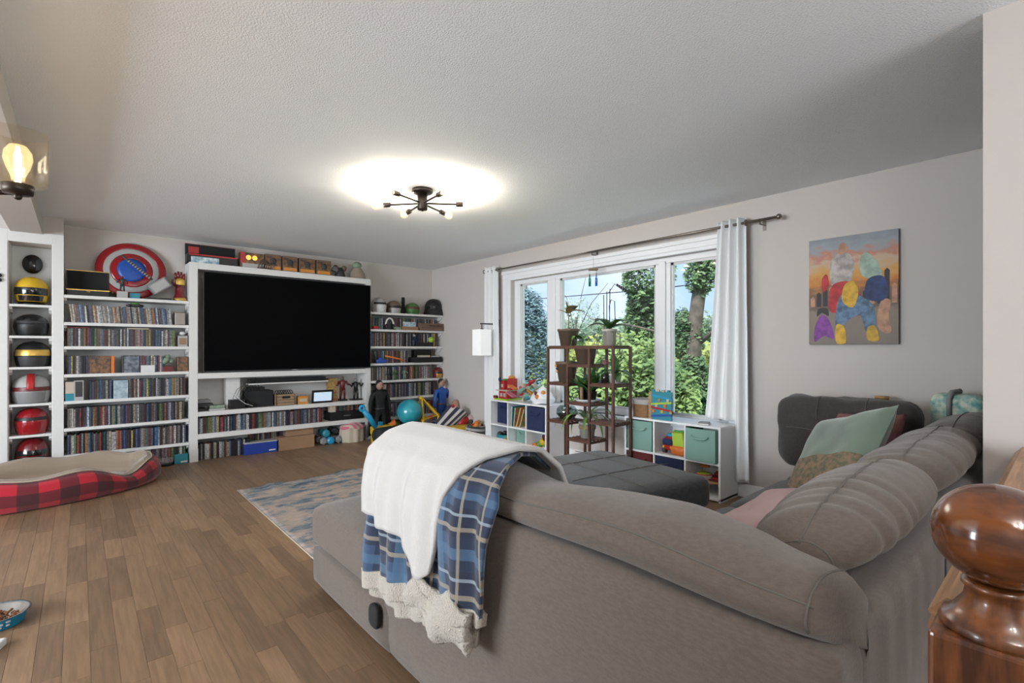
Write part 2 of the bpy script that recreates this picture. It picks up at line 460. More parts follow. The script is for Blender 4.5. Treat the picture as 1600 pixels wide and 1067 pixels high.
# boards laid along y; the 300 that show largest are parts, the rest one part
PW = 0.083
plank_mesh = {}
def plank_data(ln):
    if ln not in plank_mesh:
        h, w, c = 0.012, PW / 2 - 0.0004, 0.0007
        mb = MB()
        l = ln / 2 - 0.0006
        P = [(-w, -l, -h), (w, -l, -h), (w, l, -h), (-w, l, -h), (-w, -l, -c), (w, -l, -c), (w, l, -c), (-w, l, -c),
             (-w + c, -l + c, 0), (w - c, -l + c, 0), (w - c, l - c, 0), (-w + c, l - c, 0)]
        me = bpy.data.meshes.new('plank')
        me.from_pydata(P, [], [(3, 2, 1, 0)] + [(a, (a + 1) % 4, (a + 1) % 4 + 4, a + 4) for a in range(4)] + [(a + 4, (a + 1) % 4 + 4, (a + 1) % 4 + 8, a + 8) for a in range(4)] + [(8, 9, 10, 11)])
        me.materials.append(MATS['plank'])
        plank_mesh[ln] = me
    return plank_mesh[ln]
planks = []
LENS = (0.36, 0.5, 0.64, 0.8, 0.98)
for i in range(int(8.28 / PW)):
    x = -0.02 - PW * (i + 0.5); y = -0.01 - RND.random() * 0.05
    while y > -9.2:
        ln = RND.choice(LENS)
        planks.append((x, y - ln / 2, ln)); y -= ln
def plank_seen(p):
    x, y, ln = p
    q = pix((x, y, 0))
    if not q or not (-40 < q[0] < 640) or not (640 < q[1] < 1120): return 0
    if x > -3.1 and y < -1.85: return 0
    if x > -3.26 and y < -4.0: return 0
    if y > -0.32 and x > -3.2: return 0
    if x > -0.35: return 0
    return ln / q[2] ** 2 * (1.0 if x > -4.75 else 0.3)
planks.sort(key=plank_seen, reverse=True)
for x, y, ln in planks[:300]:
    o = bpy.data.objects.new('plank', plank_data(ln)); COL.objects.link(o)
    o.parent = floor; o.location = Vector((x, y, 0)) - floor.location
rest = MB()
for x, y, ln in planks[300:]:
    rest.box((x - PW / 2 + 0.0005, y - ln / 2 + 0.0006, -0.012), (x + PW / 2 - 0.0005, y + ln / 2 - 0.0006, 0))
tag(rest.build('plank_field', 'plank', floor), 'oak floorboards under the furniture and beyond', kind='stuff')

struct('ceiling', bx((-8.3, -9.3, CEIL), (0.15, 0.12, CEIL + 0.1)), 'ceiling_paint')
struct('wall_back', bx((-8.3, 0.0, -0.1), (0.15, 0.12, CEIL)), 'wall_paint')
# window wall with its opening
WY0, WY1, WZ0, WZ1 = -4.66, -1.86, 0.54, 2.085
w = MB()
w.box((0, -9.3, -0.1), (0.15, WY0, CEIL)); w.box((0, WY1, -0.1), (0.15, 0.0, CEIL))
w.box((0, WY0, -0.1), (0.15, WY1, WZ0)); w.box((0, WY0, WZ1), (0.15, WY1, CEIL))
struct('wall_right', w, 'wall_paint')
struct('wall_stub', bx((-1.654, -9.2, 0), (-1.53, -6.356, CEIL)), 'wall_paint')
# the wall beside the bookcases, with the niche cut into it
NX0, NX1, NZ0, NZ1 = -4.600, -4.307, 0.07, 2.187
w = MB()
w.box((-8.3, -0.30, 0), (NX0, 0, CEIL)); w.box((NX1, -0.30, 0), (-4.23, 0, CEIL))
w.box((NX0, -0.30, NZ1), (NX1, 0, CEIL)); w.box((NX0, -0.30, 0), (NX1, 0, NZ0))
struct('wall_niche', w, 'wall_paint')
struct('trim_1', bx((-4.583, -9.2, 2.275), (-4.375, -0.30, CEIL)), 'wall_paint')
# unseen dining side and hall walls; the dining opening is added for its fill
w = MB()
w.box((-8.3, -9.3, 0), (-8.2, -6.0, CEIL)); w.box((-8.3, -2.4, 0), (-8.2, 0, CEIL)); w.box((-8.3, -6.0, 0), (-8.2, -2.4, 0.45)); w.box((-8.3, -6.0, 2.3), (-8.2, -2.4, CEIL))
struct('wall_left', w, 'wall_paint')
w = MB()
w.box((-8.3, -9.3, 0), (-3.6, -9.2, CEIL)); w.box((-1.7, -9.3, 0), (0, -9.2, CEIL)); w.box((-3.6, -9.3, 0), (-1.7, -9.2, 0.4)); w.box((-3.6, -9.3, 2.35), (-1.7, -9.2, CEIL))
struct('wall_front', w, 'wall_paint')
struct('added_light_block', bx((-5.08, -9.2, 0), (-4.98, -5.5, CEIL)), 'wall_paint')  # unseen panel added to keep the dining fill off the stub wall
struct('baseboard_right', bx((-0.015, -6.2, 0), (0, -0.0, 0.11)), 'white_trim', 0.004)
struct('baseboard_stub', bx((-1.668, -9.2, 0), (-1.654, -6.356, 0.11)), 'white_trim', 0.004)

# ------------------------------------------------------------------ window
win = tag(bpy.data.objects.new('window_1', None), kind='structure'); COL.objects.link(win); win['_at'] = (0, 0, 0)
GX = 0.10
panes = [(-2.45, -1.965), (-3.91, -2.651), (-4.56, -4.071)]
GZ0, GZ1 = 0.60, 2.032
fr = MB()
fr.box((0.06, WY0, WZ0), (0.145, WY1, GZ0)); fr.box((0.06, WY0, GZ1), (0.145, WY1, WZ1))
fr.build('frame_rail', 'white_trim', win, 0.004)
edges = [WY0] + [v for p in sorted(panes) for v in p] + [WY1]
for k in range(0, len(edges), 2):
    a, b = edges[k], edges[k + 1]
    bx((0.06, a, GZ0), (0.145, b, GZ1)).build('mullion', 'white_trim', win, 0.006)
    if b - a > 0.13:
        c = (a + b) / 2
        bx((0.045, c - 0.035, GZ0 - 0.02), (0.06, c + 0.035, GZ1 + 0.02)).build('mullion_cover', 'white_trim', win, 0.004)
for a, b in panes:
    s = MB()
    for q in (a, b - 0.022): s.box((0.078, q, GZ0), (0.092, q + 0.022, GZ1))
    s.box((0.078, a, GZ0), (0.092, b, GZ0 + 0.025)); s.box((0.078, a, GZ1 - 0.022), (0.092, b, GZ1))
    s.build('sash', 'white_plastic', win)
    bx((GX, a, GZ0), (GX + 0.004, b, GZ1)).build('pane', 'pane_glass', win)
# casing with stepped profile, head and stool
for y0, y1 in ((WY1, WY1 + 0.14), (WY0 - 0.14, WY0)):
    bx((-0.018, y0, 0.5), (0, y1, 2.20)).build('casing', 'white_trim', win, 0.004)
    bx((-0.028, (y0 + y1) / 2 - 0.025, 0.5), (-0.018, (y0 + y1) / 2 + 0.025, 2.12)).build('casing_bead', 'white_trim', win, 0.004)
bx((-0.02, WY0 - 0.14, WZ1), (0, WY1 + 0.14, 2.20)).build('head_casing', 'white_trim', win, 0.004)
bx((-0.034, WY0 - 0.15, 2.165), (-0.02, WY1 + 0.15, 2.205)).build('head_moulding', 'white_trim', win, 0.006)
bx((-0.028, WY0 - 0.14, 2.115), (-0.02, WY1 + 0.14, 2.13)).build('head_bead', 'white_trim', win, 0.003)
bx((-0.06, WY0 - 0.16, 0.515), (0.06, WY1 + 0.16, 0.54)).build('stool', 'white_trim', win, 0.006)
bx((-0.02, WY0 - 0.14, 0.43), (0, WY1 + 0.14, 0.515)).build('apron', 'white_trim', win, 0.004)

# ================================================================== OUTDOORS
tag(bx((0.4, -45, -1.0), (70, 60, -0.9)).build('lawn', 'grass'), kind='structure')
tag(bx((13, -45, -0.9), (19, 60, -0.88)).build('road', 'asphalt'), kind='structure')
tag(bx((0.2, -9, -0.9), (3.2, 1, -0.86)).build('added_bounce_slab', 'concrete'), kind='structure')  # unseen pale slab added below the sill to bounce light onto the ceiling
def leaves(mb, c, r, n, size, flat=1.0, shell=0.55):
    for _ in range(n):
        while True:
            p = Vector((RND.uniform(-1, 1), RND.uniform(-1, 1), RND.uniform(-1, 1)))
            if shell < p.length <= 1: break
        k = 1 + 0.22 * noise.noise(p * 2.3 + Vector(c))
        p = Vector((c[0] + p.x * r[0] * k, c[1] + p.y * r[1] * k, c[2] + p.z * r[2] * k))
        a = Vector((RND.gauss(0, 1), RND.gauss(0, 1), RND.gauss(0, 1))).normalized()
        b = a.orthogonal().normalized(); s = size * RND.uniform(0.6, 1.3)
        mb.add([p - a * s, p - b * s * 0.45, p + a * s, p + b * s * 0.45], [(0, 1, 2, 3)])
def trunk(mb, pts, r0, r1, n=9):
    m = len(pts)
    mb.tube(pts, [r0 + (r1 - r0) * i / (m - 1) for i in range(m)], n)
G = -0.9
def tree(name, label, at, crowns, leafm, size, per, trunk_r=0.1, trunk_h=None, branches=(), group=None, shell=0.55):
    t = thing(name, label, 'tree' if 'tree' in name or 'spruce' in name else 'bush', at, group)
    mb = MB()
    for (dx, dy, dz, rx, ry, rz) in crowns:
        leaves(mb, (at[0] + dx, at[1] + dy, at[2] + dz), (rx, ry, rz), per, size, shell=shell)
    tag(mb.build('foliage', leafm, t), kind='stuff')
    tb = MB(); h = trunk_h or max(c[2] for c in crowns)
    trunk(tb, [(at[0], at[1], at[2]), (at[0] + 0.05, at[1] + 0.04, at[2] + h * 0.5), (at[0], at[1], at[2] + h)], trunk_r, trunk_r * 0.4)
    for b in branches: trunk(tb, b[0], b[1], b[2], 6)
    tb.build('trunk', 'bark', t)
    return t
def out(px, x): # ground point seen in column px at distance x beyond the wall
    p = atx(px, HZ, x); return (p.x, p.y, G)
# blue spruce: drooping tiers
sp = out(822, 5.2)
t = thing('spruce', 'blue spruce with drooping needled boughs behind the narrow pane by the sconce', 'tree', sp)
mb = MB()
for k in range(26):
    zz = 0.1 + k * 0.145; rr = 1.55 * (1 - (zz / 4.6) ** 1.5)
    nb = 15
    for j in range(nb):
        a = 2 * PI * (j + RND.random()) / nb; L_ = rr * RND.uniform(0.75, 1.1)
        for q in range(34):
            f = RND.random() ** 0.6; p = Vector((sp[0] + math.cos(a) * L_ * f, sp[1] + math.sin(a) * L_ * f, sp[2] + zz - 0.35 * f * f + RND.gauss(0, 0.05)))
            p += Vector((RND.gauss(0, 0.06), RND.gauss(0, 0.06), 0))
            d = Vector((math.cos(a + RND.gauss(0, 0.7)), math.sin(a + RND.gauss(0, 0.7)), RND.gauss(-0.1, 0.5))).normalized(); b = d.orthogonal().normalized(); s = RND.uniform(0.04, 0.085)
            mb.add([p - d * s, p - b * s * 0.35, p + d * s, p + b * s * 0.35], [(0, 1, 2, 3)])
tag(mb.build('needles', 'spruce_needles', t), kind='stuff')
tb = MB(); trunk(tb, [sp, (sp[0], sp[1], sp[2] + 3.9)], 0.13, 0.03); tb.build('trunk', 'bark', t)
tree('bush', 'bright green leafy bush low behind the plant stand', out(905, 4.2), [(0, 0, 0.9, 0.9, 0.9, 0.9), (0.2, -0.5, 0.7, 0.7, 0.7, 0.7)], 'bush_green', 0.075, 4600, 0.05, 1.0)
tree('bush', 'tall light green bush filling the middle of the wide pane', out(985, 5.0), [(0, 0, 1.25, 1.0, 1.0, 1.15), (0.1, 0.8, 0.9, 0.8, 0.8, 0.9), (0.1, -0.7, 0.9, 0.7, 0.8, 0.9)], 'bush_green', 0.085, 4800, 0.05, 1.4)
tree('bush', 'dark clipped bush under the sill of the pane nearest the curtain', out(1075, 3.2), [(0, 0.5, 0.55, 0.5, 0.9, 0.50), (0, -0.5, 0.5, 0.5, 0.8, 0.42)], 'tree_green', 0.06, 4200, 0.04, 0.6)
tree('bush', 'yellow-green shrub across the lawn beside the thick trunk', out(1128, 10.0), [(0, 0, 1.0, 1.6, 1.7, 1.25), (0.3, -1.6, 0.9, 1.3, 1.4, 1.3)], 'bush_yellow', 0.13, 3000, 0.06, 1.0)
tree('bush', 'yellow-green hedge behind the tall light bush', out(960, 9.0), [(0, 0, 1.3, 1.6, 1.6, 1.3), (0.2, 2.0, 1.2, 1.5, 1.5, 1.2), (0, -1.9, 1.2, 1.4, 1.4, 1.3)], 'bush_yellow', 0.13, 2600, 0.06, 1.2)
# big ivy-clad tree in the right-hand pane
tp = out(1082, 7.0); tx, ty, tz = tp
t = thing('ivy_tree', 'thick grey trunk with ivy and bare forked limbs in the pane nearest the curtain', 'tree', tp)
tb = MB()
trunk(tb, [tp, (tx, ty, tz + 1.6), (tx - 0.05, ty - 0.1, tz + 2.8), (tx + 0.05, ty - 0.22, tz + 4.0), (tx + 0.1, ty - 0.45, tz + 5.4)], 0.20, 0.13, 12)
trunk(tb, [(tx, ty - 0.1, tz + 2.2), (tx + 0.1, ty - 0.7, tz + 2.7), (tx, ty - 1.3, tz + 3.6)], 0.07, 0.03, 7)
trunk(tb, [(tx, ty - 0.15, tz + 3.6), (tx + 0.1, ty - 0.6, tz + 4.3), (tx, ty - 0.9, tz + 5.2)], 0.06, 0.03, 7)
trunk(tb, [(tx, ty - 0.3, tz + 3.9), (tx + 0.1, ty - 0.9, tz + 4.2), (tx, ty - 1.6, tz + 4.9)], 0.05, 0.02, 7)
trunk(tb, [(tx, ty - 0.1, tz + 1.8), (tx + 0.1, ty + 0.8, tz + 2.5), (tx, ty + 2.0, tz + 2.8)], 0.05, 0.02, 7)
tb.build('trunk', 'bark', t)
mb = MB()
leaves(mb, (tx, ty, tz + 0.95), (0.42, 0.44, 1.15), 5200, 0.075, shell=0.5)
leaves(mb, (tx, ty + 0.25, tz + 2.5), (0.35, 0.5, 0.6), 1500, 0.075, shell=0.3)
leaves(mb, (tx, ty - 0.2, tz + 3.9), (0.34, 0.40, 0.55), 1100, 0.075, shell=0.5)
tag(mb.build('ivy', 'tree_green', t), kind='stuff')
# second leafy tree whose crown shows at the top of the wide pane
p = out(1012, 8.5)
tree('leafy_tree', 'hanging leafy crown at the upper corner of the wide pane', p, [(0, 0, 4.2, 0.8, 0.75, 1.3), (0, 0.2, 3.0, 0.5, 0.5, 0.9)], 'tree_green', 0.1, 2600, 0.12, 4.0,
     branches=[([(p[0], p[1], G + 2.2), (p[0] - 0.3, p[1] + 0.9, G + 2.5), (p[0] - 0.4, p[1] + 2.2, G + 3.3)], 0.028, 0.008), ([(p[0], p[1], G + 1.8), (p[0] - 0.3, p[1] + 1.2, G + 2.2), (p[0], p[1] + 2.4, G + 2.3)], 0.028, 0.008)])
p = out(900, 11)
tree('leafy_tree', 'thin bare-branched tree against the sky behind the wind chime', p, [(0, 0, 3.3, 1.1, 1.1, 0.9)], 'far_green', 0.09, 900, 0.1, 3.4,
     branches=[([(p[0], p[1], G + 2.6), (p[0], p[1] - 0.8, G + 3.9), (p[0], p[1] - 1.6, G + 4.6)], 0.022, 0.007), ([(p[0], p[1], G + 2.6), (p[0], p[1] + 0.5, G + 4.2), (p[0], p[1] + 1.2, G + 4.9)], 0.022, 0.007),
               ([(p[0], p[1], G + 3.0), (p[0], p[1] - 0.3, G + 4.3), (p[0], p[1] - 0.6, G + 5.2)], 0.02, 0.007), ([(p[0], p[1], G + 2.2), (p[0], p[1] + 0.9, G + 3.2), (p[0], p[1] + 1.8, G + 4.1)], 0.02, 0.007)])
far_lab = ['hazy dark tree beyond the road behind the spruce', 'hazy grey-green tree beyond the road above the hedge', 'hazy round tree beyond the road in the wide pane', 'hazy tree beyond the road behind the hanging crown', 'hazy low tree beyond the road behind the ivy trunk', 'hazy tree beyond the road close to the curtain edge']
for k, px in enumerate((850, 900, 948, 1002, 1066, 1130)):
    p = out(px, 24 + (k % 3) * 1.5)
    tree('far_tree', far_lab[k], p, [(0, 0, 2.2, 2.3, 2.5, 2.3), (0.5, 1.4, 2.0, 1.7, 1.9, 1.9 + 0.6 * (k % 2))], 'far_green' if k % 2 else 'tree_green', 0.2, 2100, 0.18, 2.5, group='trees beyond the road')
for k, (z, x) in enumerate(((4.55, 9.0), (3.75, 9.1), (3.05, 9.2))):
    tag(MB().tube([(x, -14, z + 0.45), (x, -4, z + 0.1), (x, 2, z), (x, 8, z + 0.1), (x, 24, z + 0.8)], 0.016, 5).build('power_line', 'wire'),
        ['topmost thin black cable strung across the garden sky', 'middle thin black cable strung across the garden', 'lowest thin black cable strung across the garden'][k], 'cable', 'overhead cables outside')

# ================================================================== SECTIONAL SOFA
def rbox(a, b, r, m, parent, puff=0.0, nx=14, seed=0, wr=0.0, name='padding'):
    # upholstered block: rounded box with swelling faces
    a, b = Vector(a), Vector(b); c = (a + b) / 2; h = (b - a) / 2
    mb = MB()
    N_ = nx
    faces = []
    for ax in range(3):
        for sg in (-1, 1):
            u, v = (ax + 1) % 3, (ax + 2) % 3
            def fn(s, t, ax=ax, sg=sg, u=u, v=v):
                q = [0, 0, 0]; q[ax] = sg; q[u] = (2 * s - 1) * sg; q[v] = 2 * t - 1
                p = Vector((q[0] * h.x, q[1] * h.y, q[2] * h.z))
                inner = Vector([max(-h[i] + r, min(h[i] - r, p[i])) for i in range(3)])
                d = p - inner
                if d.length > 1e-9: p = inner + d.normalized() * r
                if puff:
                    k = 1
                    for i in range(3):
                        if i != 2: k *= max(0, 1 - (p[i] / h[i]) ** 4)
                    p.z += puff * k * (1 if p.z > 0 else 0)
                if wr: p += Vector((1, 1, 1)) * 0 + d.normalized() * wr * noise.noise(p * 9 + Vector((seed, 0, 0))) if d.length > 1e-9 else Vector((0, 0, 0))
                return c + p
            mb.grid(fn, N_, N_)
    o = mb.build(name, m, parent)
    w_ = o.modifiers.new('weld', 'WELD'); w_.merge_threshold = 0.0005
    return o
SX, SY, ST = -3.24, -6.335, 0.74       # outer faces and frame height
sofa = thing('sectional_sofa', 'large grey-brown corduroy sectional sofa with bumper end, backs to viewer', 'sofa', (-2.3, -5.6, 0))
# bumper (open) end and seat run along the rug
rbox((SX, -4.86, 0.055), (-2.40, -4.04, 0.235), 0.02, 'sofa', sofa, 0, 6).name = 'base'
rbox((SX - 0.01, -4.90, 0.24), (-2.38, -4.02, 0.44), 0.055, 'sofa', sofa, 0.015, 16).name = 'seat_cushion'
rbox((SX + 0.005, -6.33, 0.055), (-2.40, -4.86, 0.235), 0.02, 'sofa', sofa, 0, 6).name = 'base'
rbox((SX + 0.12, -5.55, 0.24), (-2.38, -4.90, 0.44), 0.05, 'sofa', sofa, 0.015, 14).name = 'seat_cushion'
# frames of the backs
rbox((SX, -6.335, 0.055), (SX + 0.15, -4.80, ST), 0.03, 'sofa', sofa, 0, 14).name = 'back_frame'
rbox((SX, SY, 0.055), (-0.10, SY + 0.15, ST), 0.035, 'sofa', sofa, 0, 14).name = 'back_frame'
rbox((-0.25, SY, 0.055), (-0.07, -5.24, 0.62), 0.035, 'sofa', sofa, 0, 10).name = 'back_frame'
rbox((-2.40, SY + 0.15, 0.055), (-0.10, -5.42, 0.235), 0.02, 'sofa', sofa, 0, 6).name = 'base'
for k, (x0, x1) in enumerate(((-2.40, -1.62), (-1.61, -0.84), (-0.83, -0.22))):
    rbox((x0, SY + 0.14, 0.235), (x1, -5.38, 0.43), 0.05, 'sofa_slate', sofa, 0.02, 14).name = 'seat_cushion'
# seams down the back
for pts in ([(SX + 0.94, SY - 0.001, 0.72), (SX + 0.94, SY - 0.001, 0.06)],):
    MB().tube(pts, 0.003, 6).build('seam', 'sofa_dark', sofa)
# feet and recliner handle
for x, y in ((SX + 0.09, -4.14), (SX + 0.09, -5.2), (SX + 0.09, -6.2), (-2.5, -4.14), (-0.3, -5.5), (-1.6, -6.2)):
    MB().lathe([(0.0, 0.0), (0.028, 0.0), (0.034, 0.055), (0.0, 0.055)], (x, y, 0), 12).build('foot', 'black', sofa)
hd = MB(); hp = atx(586, 962, SX - 0.012)
hd.ell((hp.x, hp.y, hp.z), (0.016, 0.038, 0.045), 14, 10, 0.6)
hd.build('handle', 'black_soft', sofa)
# roll cushions: profile (inward distance, height) swept along the back
PROF = [(0.005, 0.758), (-0.012, 0.795), (0.015, 0.84), (0.08, 0.868), (0.16, 0.862), (0.24, 0.825), (0.30, 0.745), (0.33, 0.62), (0.30, 0.48), (0.22, 0.455), (0.17, 0.50), (0.16, 0.60), (0.16, 0.70), (0.10, 0.742), (0.04, 0.745)]
def spline(P, n):
    m = len(P); out_ = []
    for i in range(n):
        t = i / n * m; k = int(t); f = t - k
        p0, p1, p2, p3 = (P[(k + j - 1) % m] for j in range(4))
        out_.append(tuple(0.5 * (2 * p1[c] + (p2[c] - p0[c]) * f + (2 * p0[c] - 5 * p1[c] + 4 * p2[c] - p3[c]) * f * f + (3 * p1[c] - p0[c] - 3 * p2[c] + p3[c]) * f ** 3) for c in range(2)))
    return out_
def roll(ax, o0, l0, l1, name, m, seed, dz=0.0, sag=0.02, wr=0.012, scale=1.0, freq=9, ends=9, taper=0.07):
    # ax 'y': runs along y, inward is +x from o0 ; ax 'x': runs along x, inward is +y from o0
    prof = spline(PROF, 56); cx_ = sum(p[0] for p in prof) / 56; cz_ = sum(p[1] for p in prof) / 56
    nl = 72
    def fn(u, v):
        a = v * 56; d, z = prof[int(round(a)) % 56]
        s = u * 2 - 1
        k = (1 - abs(s) ** ends) ** 0.5 if abs(s) < 1 else 0
        k = max(k, 0.02)
        w_ = 1 - taper * abs(s) ** 2.2
        d2, z2 = cx_ + (d - cx_) * k * w_ * scale, cz_ + (z - cz_) * k * w_
        ln = l0 + (l1 - l0) * u
        n1 = noise.noise(Vector((ln * freq + seed, math.cos(2 * PI * v) * 0.55, math.sin(2 * PI * v) * 0.55)))
        n1 = n1 - 0.7 * abs(n1)
        n2 = noise.noise(Vector((ln * 2.2 + seed * 3, d * 4, z * 4)))
        q = wr * n1 * k + 0.012 * n2 * k
        dn = Vector((d - cx_, z - cz_)).normalized()
        d2 += dn.x * q; z2 += dn.y * q + dz + 0.012 * n2 + (0.016 * math.sin(ln * 9.5 + seed) * max(0.0, (z - 0.7) / 0.17) if ax == 'y' else 0)
        return Vector((o0 + d2, ln, z2)) if ax == 'y' else Vector((ln, o0 + d2, z2))
    mb = MB(); mb.grid(fn, nl, 56, cv=True)
    o = mb.build(name, m, sofa)
    # stitched seam on top and stitched bands near the ends
    for vv in ((0.115,) if ax == 'y' else (0.24,)):
        pts = [fn(0.03 + 0.94 * i / 60, vv) for i in range(61)]
        MB().tube([p + Vector((0, 0, 0.001)) for p in pts], 0.0022, 6).build('seam', 'stitch', o)
    for uu in (0.035, 0.965):
        pts = [fn(uu, 0.02 + 0.45 * i / 24) for i in range(25)]
        MB().tube([p * 1.0 for p in pts], 0.0022, 5).build('stitching', 'stitch', o)
    return o
roll('y', SX + 0.005, -6.335, -4.80, 'back_cushion', 'sofa', 1.0, wr=0.012, freq=5, ends=22, taper=0.025)
roll('x', SY + 0.0, -3.03, -2.21, 'back_cushion', 'sofa', 5.0, dz=0.045, wr=0.012, scale=0.95, freq=24, ends=4.5)
roll('x', SY + 0.0, -2.23, -1.22, 'back_cushion', 'sofa', 9.0, dz=0.035, wr=0.012, scale=0.95, freq=22, ends=5)
roll('x', SY + 0.0, -1.24, -0.40, 'back_cushion', 'sofa', 14.0, dz=0.035, wr=0.012, scale=0.95, freq=24, ends=4.5)
def pillow(name, label, c, w_, h_, t_, rot, m, seed=0, parent=None, pinch=0.18, n=30):
    # square cushion: w_ x h_ outline, t_ thick, local x = width, z = height, y = thickness
    M = Matrix.Translation(Vector(c)) @ rot.to_4x4()
    mb = MB()
    def side(sg):
        def fn(u, v):
            x, z = 2 * u - 1, 2 * v - 1
            e = max(0.0, (1 - x ** 4) * (1 - z ** 4)) ** 0.55
            px_, pz_ = x * (1 - pinch * (1 - abs(z)) * 0.5 * abs(x) ** 2), z * (1 - pinch * (1 - abs(x)) * 0.5 * abs(z) ** 2)
            q = noise.noise(Vector((x * 1.7 + seed, z * 1.7, sg * 2.0))) * 0.10
            return M @ Vector((px_ * w_ / 2, sg * e * t_ / 2 * (1 + q * 1.5), pz_ * h_ / 2))
        return fn
    mb.grid(side(1), n, n); mb.grid(lambda u, v: side(-1)(1 - u, v), n, n)
    if parent is not None: o = mb.build(name, m, parent)
    else: o = tag(mb.build(name, m), label, 'cushion')
    k = o.modifiers.new('weld', 'WELD'); k.merge_threshold = 0.0005
    return o
# big dark end cushion standing against the window wall
rbox((-0.55, -6.0, 0.42), (-0.27, -5.22, 0.905), 0.10, 'sofa_dark', sofa, 0.0, 22, 3, 0.02).name = 'end_cushion'
for y in (-5.48, -5.74):
    MB().tube([(-0.553, y, 0.50), (-0.556, y, 0.66), (-0.553, y, 0.82), (-0.52, y, 0.892), (-0.46, y, 0.912)], 0.0025, 5).build('stitching', 'stitch', sofa)
MB().tube([(-0.556, -5.30 - 0.04 * i, 0.70 + 0.004 * math.sin(i)) for i in range(16)], 0.0025, 5).build('stitching', 'stitch', sofa)

# ------------------------------------------------------------------ loose cushions
E = lambda rx, ry, rz: (Matrix.Rotation(rz, 3, 'Z') @ Matrix.Rotation(ry, 3, 'Y') @ Matrix.Rotation(rx, 3, 'X'))
pillow('throw_pillow', 'dusty rose chunky knit pillow tucked behind the green velvet pillow', (-0.72, -5.76, 0.665), 0.44, 0.40, 0.12, E(0.45, 0.1, 1.05), 'rose_knit', 3)
gp = thing('throw_pillow', 'pillow half sage velvet and half floral tapestry leaning on the sofa', 'cushion', (-1.02, -5.78, 0.44))
def half(m, lo, hi, name):
    M = Matrix.Translation((-1.08, -5.74, 0.64)) @ E(0.62, 0.30, 0.95).to_4x4()
    mb = MB()
    for sg in (1, -1):
        def fn(u, v, sg=sg):
            x = 2 * u - 1; z = lo + (hi - lo) * v
            if sg < 0: x = -x
            e = max(0.0, (1 - x ** 4) * (1 - z ** 4)) ** 0.55
            q = noise.noise(Vector((x * 2 + 7, z * 2, sg)))
            return M @ Vector((x * (1 - 0.09 * (1 - abs(z))) * 0.285, sg * e * 0.08 * (1 + 0.25 * q), z * (1 - 0.09 * (1 - abs(x))) * 0.285))
        mb.grid(fn, 26, 18)
    o = mb.build(name, m, gp)
half('velvet_green', -0.12, 1.0, 'velvet_half'); half('floral', -1.0, -0.12, 'tapestry_half')
pp = thing('throw_pillow', 'pale pink fringed pillow lying behind the roll cushion', 'cushion', (-2.30, -5.75, 0.45))
M_ = Matrix.Translation((-2.27, -5.80, 0.575)) @ E(0.95, 0.10, 0.32).to_4x4()
mb = MB()
for sg in (1, -1):
    def fn(u, v, sg=sg):
        x, z = (2 * u - 1) * sg, 2 * v - 1
        e = max(0.0, (1 - x ** 4) * (1 - z ** 4)) ** 0.6
        return M_ @ Vector((x * (1 - 0.08 * (1 - abs(z))) * 0.29, sg * e * 0.07 * (1 + 0.2 * noise.noise(Vector((x * 3, z * 3, sg)))), z * (1 - 0.08 * (1 - abs(x))) * 0.20))
    mb.grid(fn, 26, 20)
mb.build('cover', 'pink_cloth', pp)
fg = MB()
for i in range(46):
    s = -1 + 2 * i / 45
    for a in ((s * 0.285, 0.2), (-s * 0.285, -0.2)):
        p0 = M_ @ Vector((a[0], 0, a[1] * 0.96)); d = M_ @ Vector((a[0] + RND.gauss(0, 0.01), RND.gauss(0, 0.012), a[1] * RND.uniform(1.08, 1.2))) - p0
        fg.tube([p0, p0 + d * 0.5 + Vector((0, 0, 0.004)), p0 + d], 0.0026, 4)
tag(fg.build('fringe', 'pink_cloth', pp), kind='stuff')

# ------------------------------------------------------------------ ottoman
ot = thing('ottoman', 'large square slate-grey tufted ottoman on the rug beside the white cube shelves', 'ottoman', (-1.55, -4.56, 0))
oa = rbox((-1.98, -5.06, 0.245), (-1.12, -4.06, 0.44), 0.06, 'sofa_slate', ot, 0.02, 22); oa.name = 'cushion'
ob = rbox((-1.96, -5.04, 0.06), (-1.14, -4.08, 0.24), 0.03, 'sofa_dark', ot, 0, 8); ob.name = 'base'
for x, y in ((-1.9, -4.98), (-1.2, -4.98), (-1.9, -4.14), (-1.2, -4.14)):
    MB().lathe([(0, 0), (0.026, 0), (0.032, 0.06), (0, 0.06)], (x, y, 0.0075), 10).build('foot', 'black', ot)
for q in (-4.40, -4.73):
    MB().tube([(-1.96 + 0.82 * i / 20, q, 0.458 + 0.008 * (1 - (2 * i / 20 - 1) ** 4)) for i in range(21)], 0.003, 5).build('seam', 'stitch', ot)
for q in (-1.70, -1.41):
    MB().tube([(q, -5.03 + 0.94 * i / 20, 0.458 + 0.008 * (1 - (2 * i / 20 - 1) ** 4)) for i in range(21)], 0.003, 5).build('seam', 'stitch', ot)
ot.rotation_euler = (0, 0, math.radians(-9))

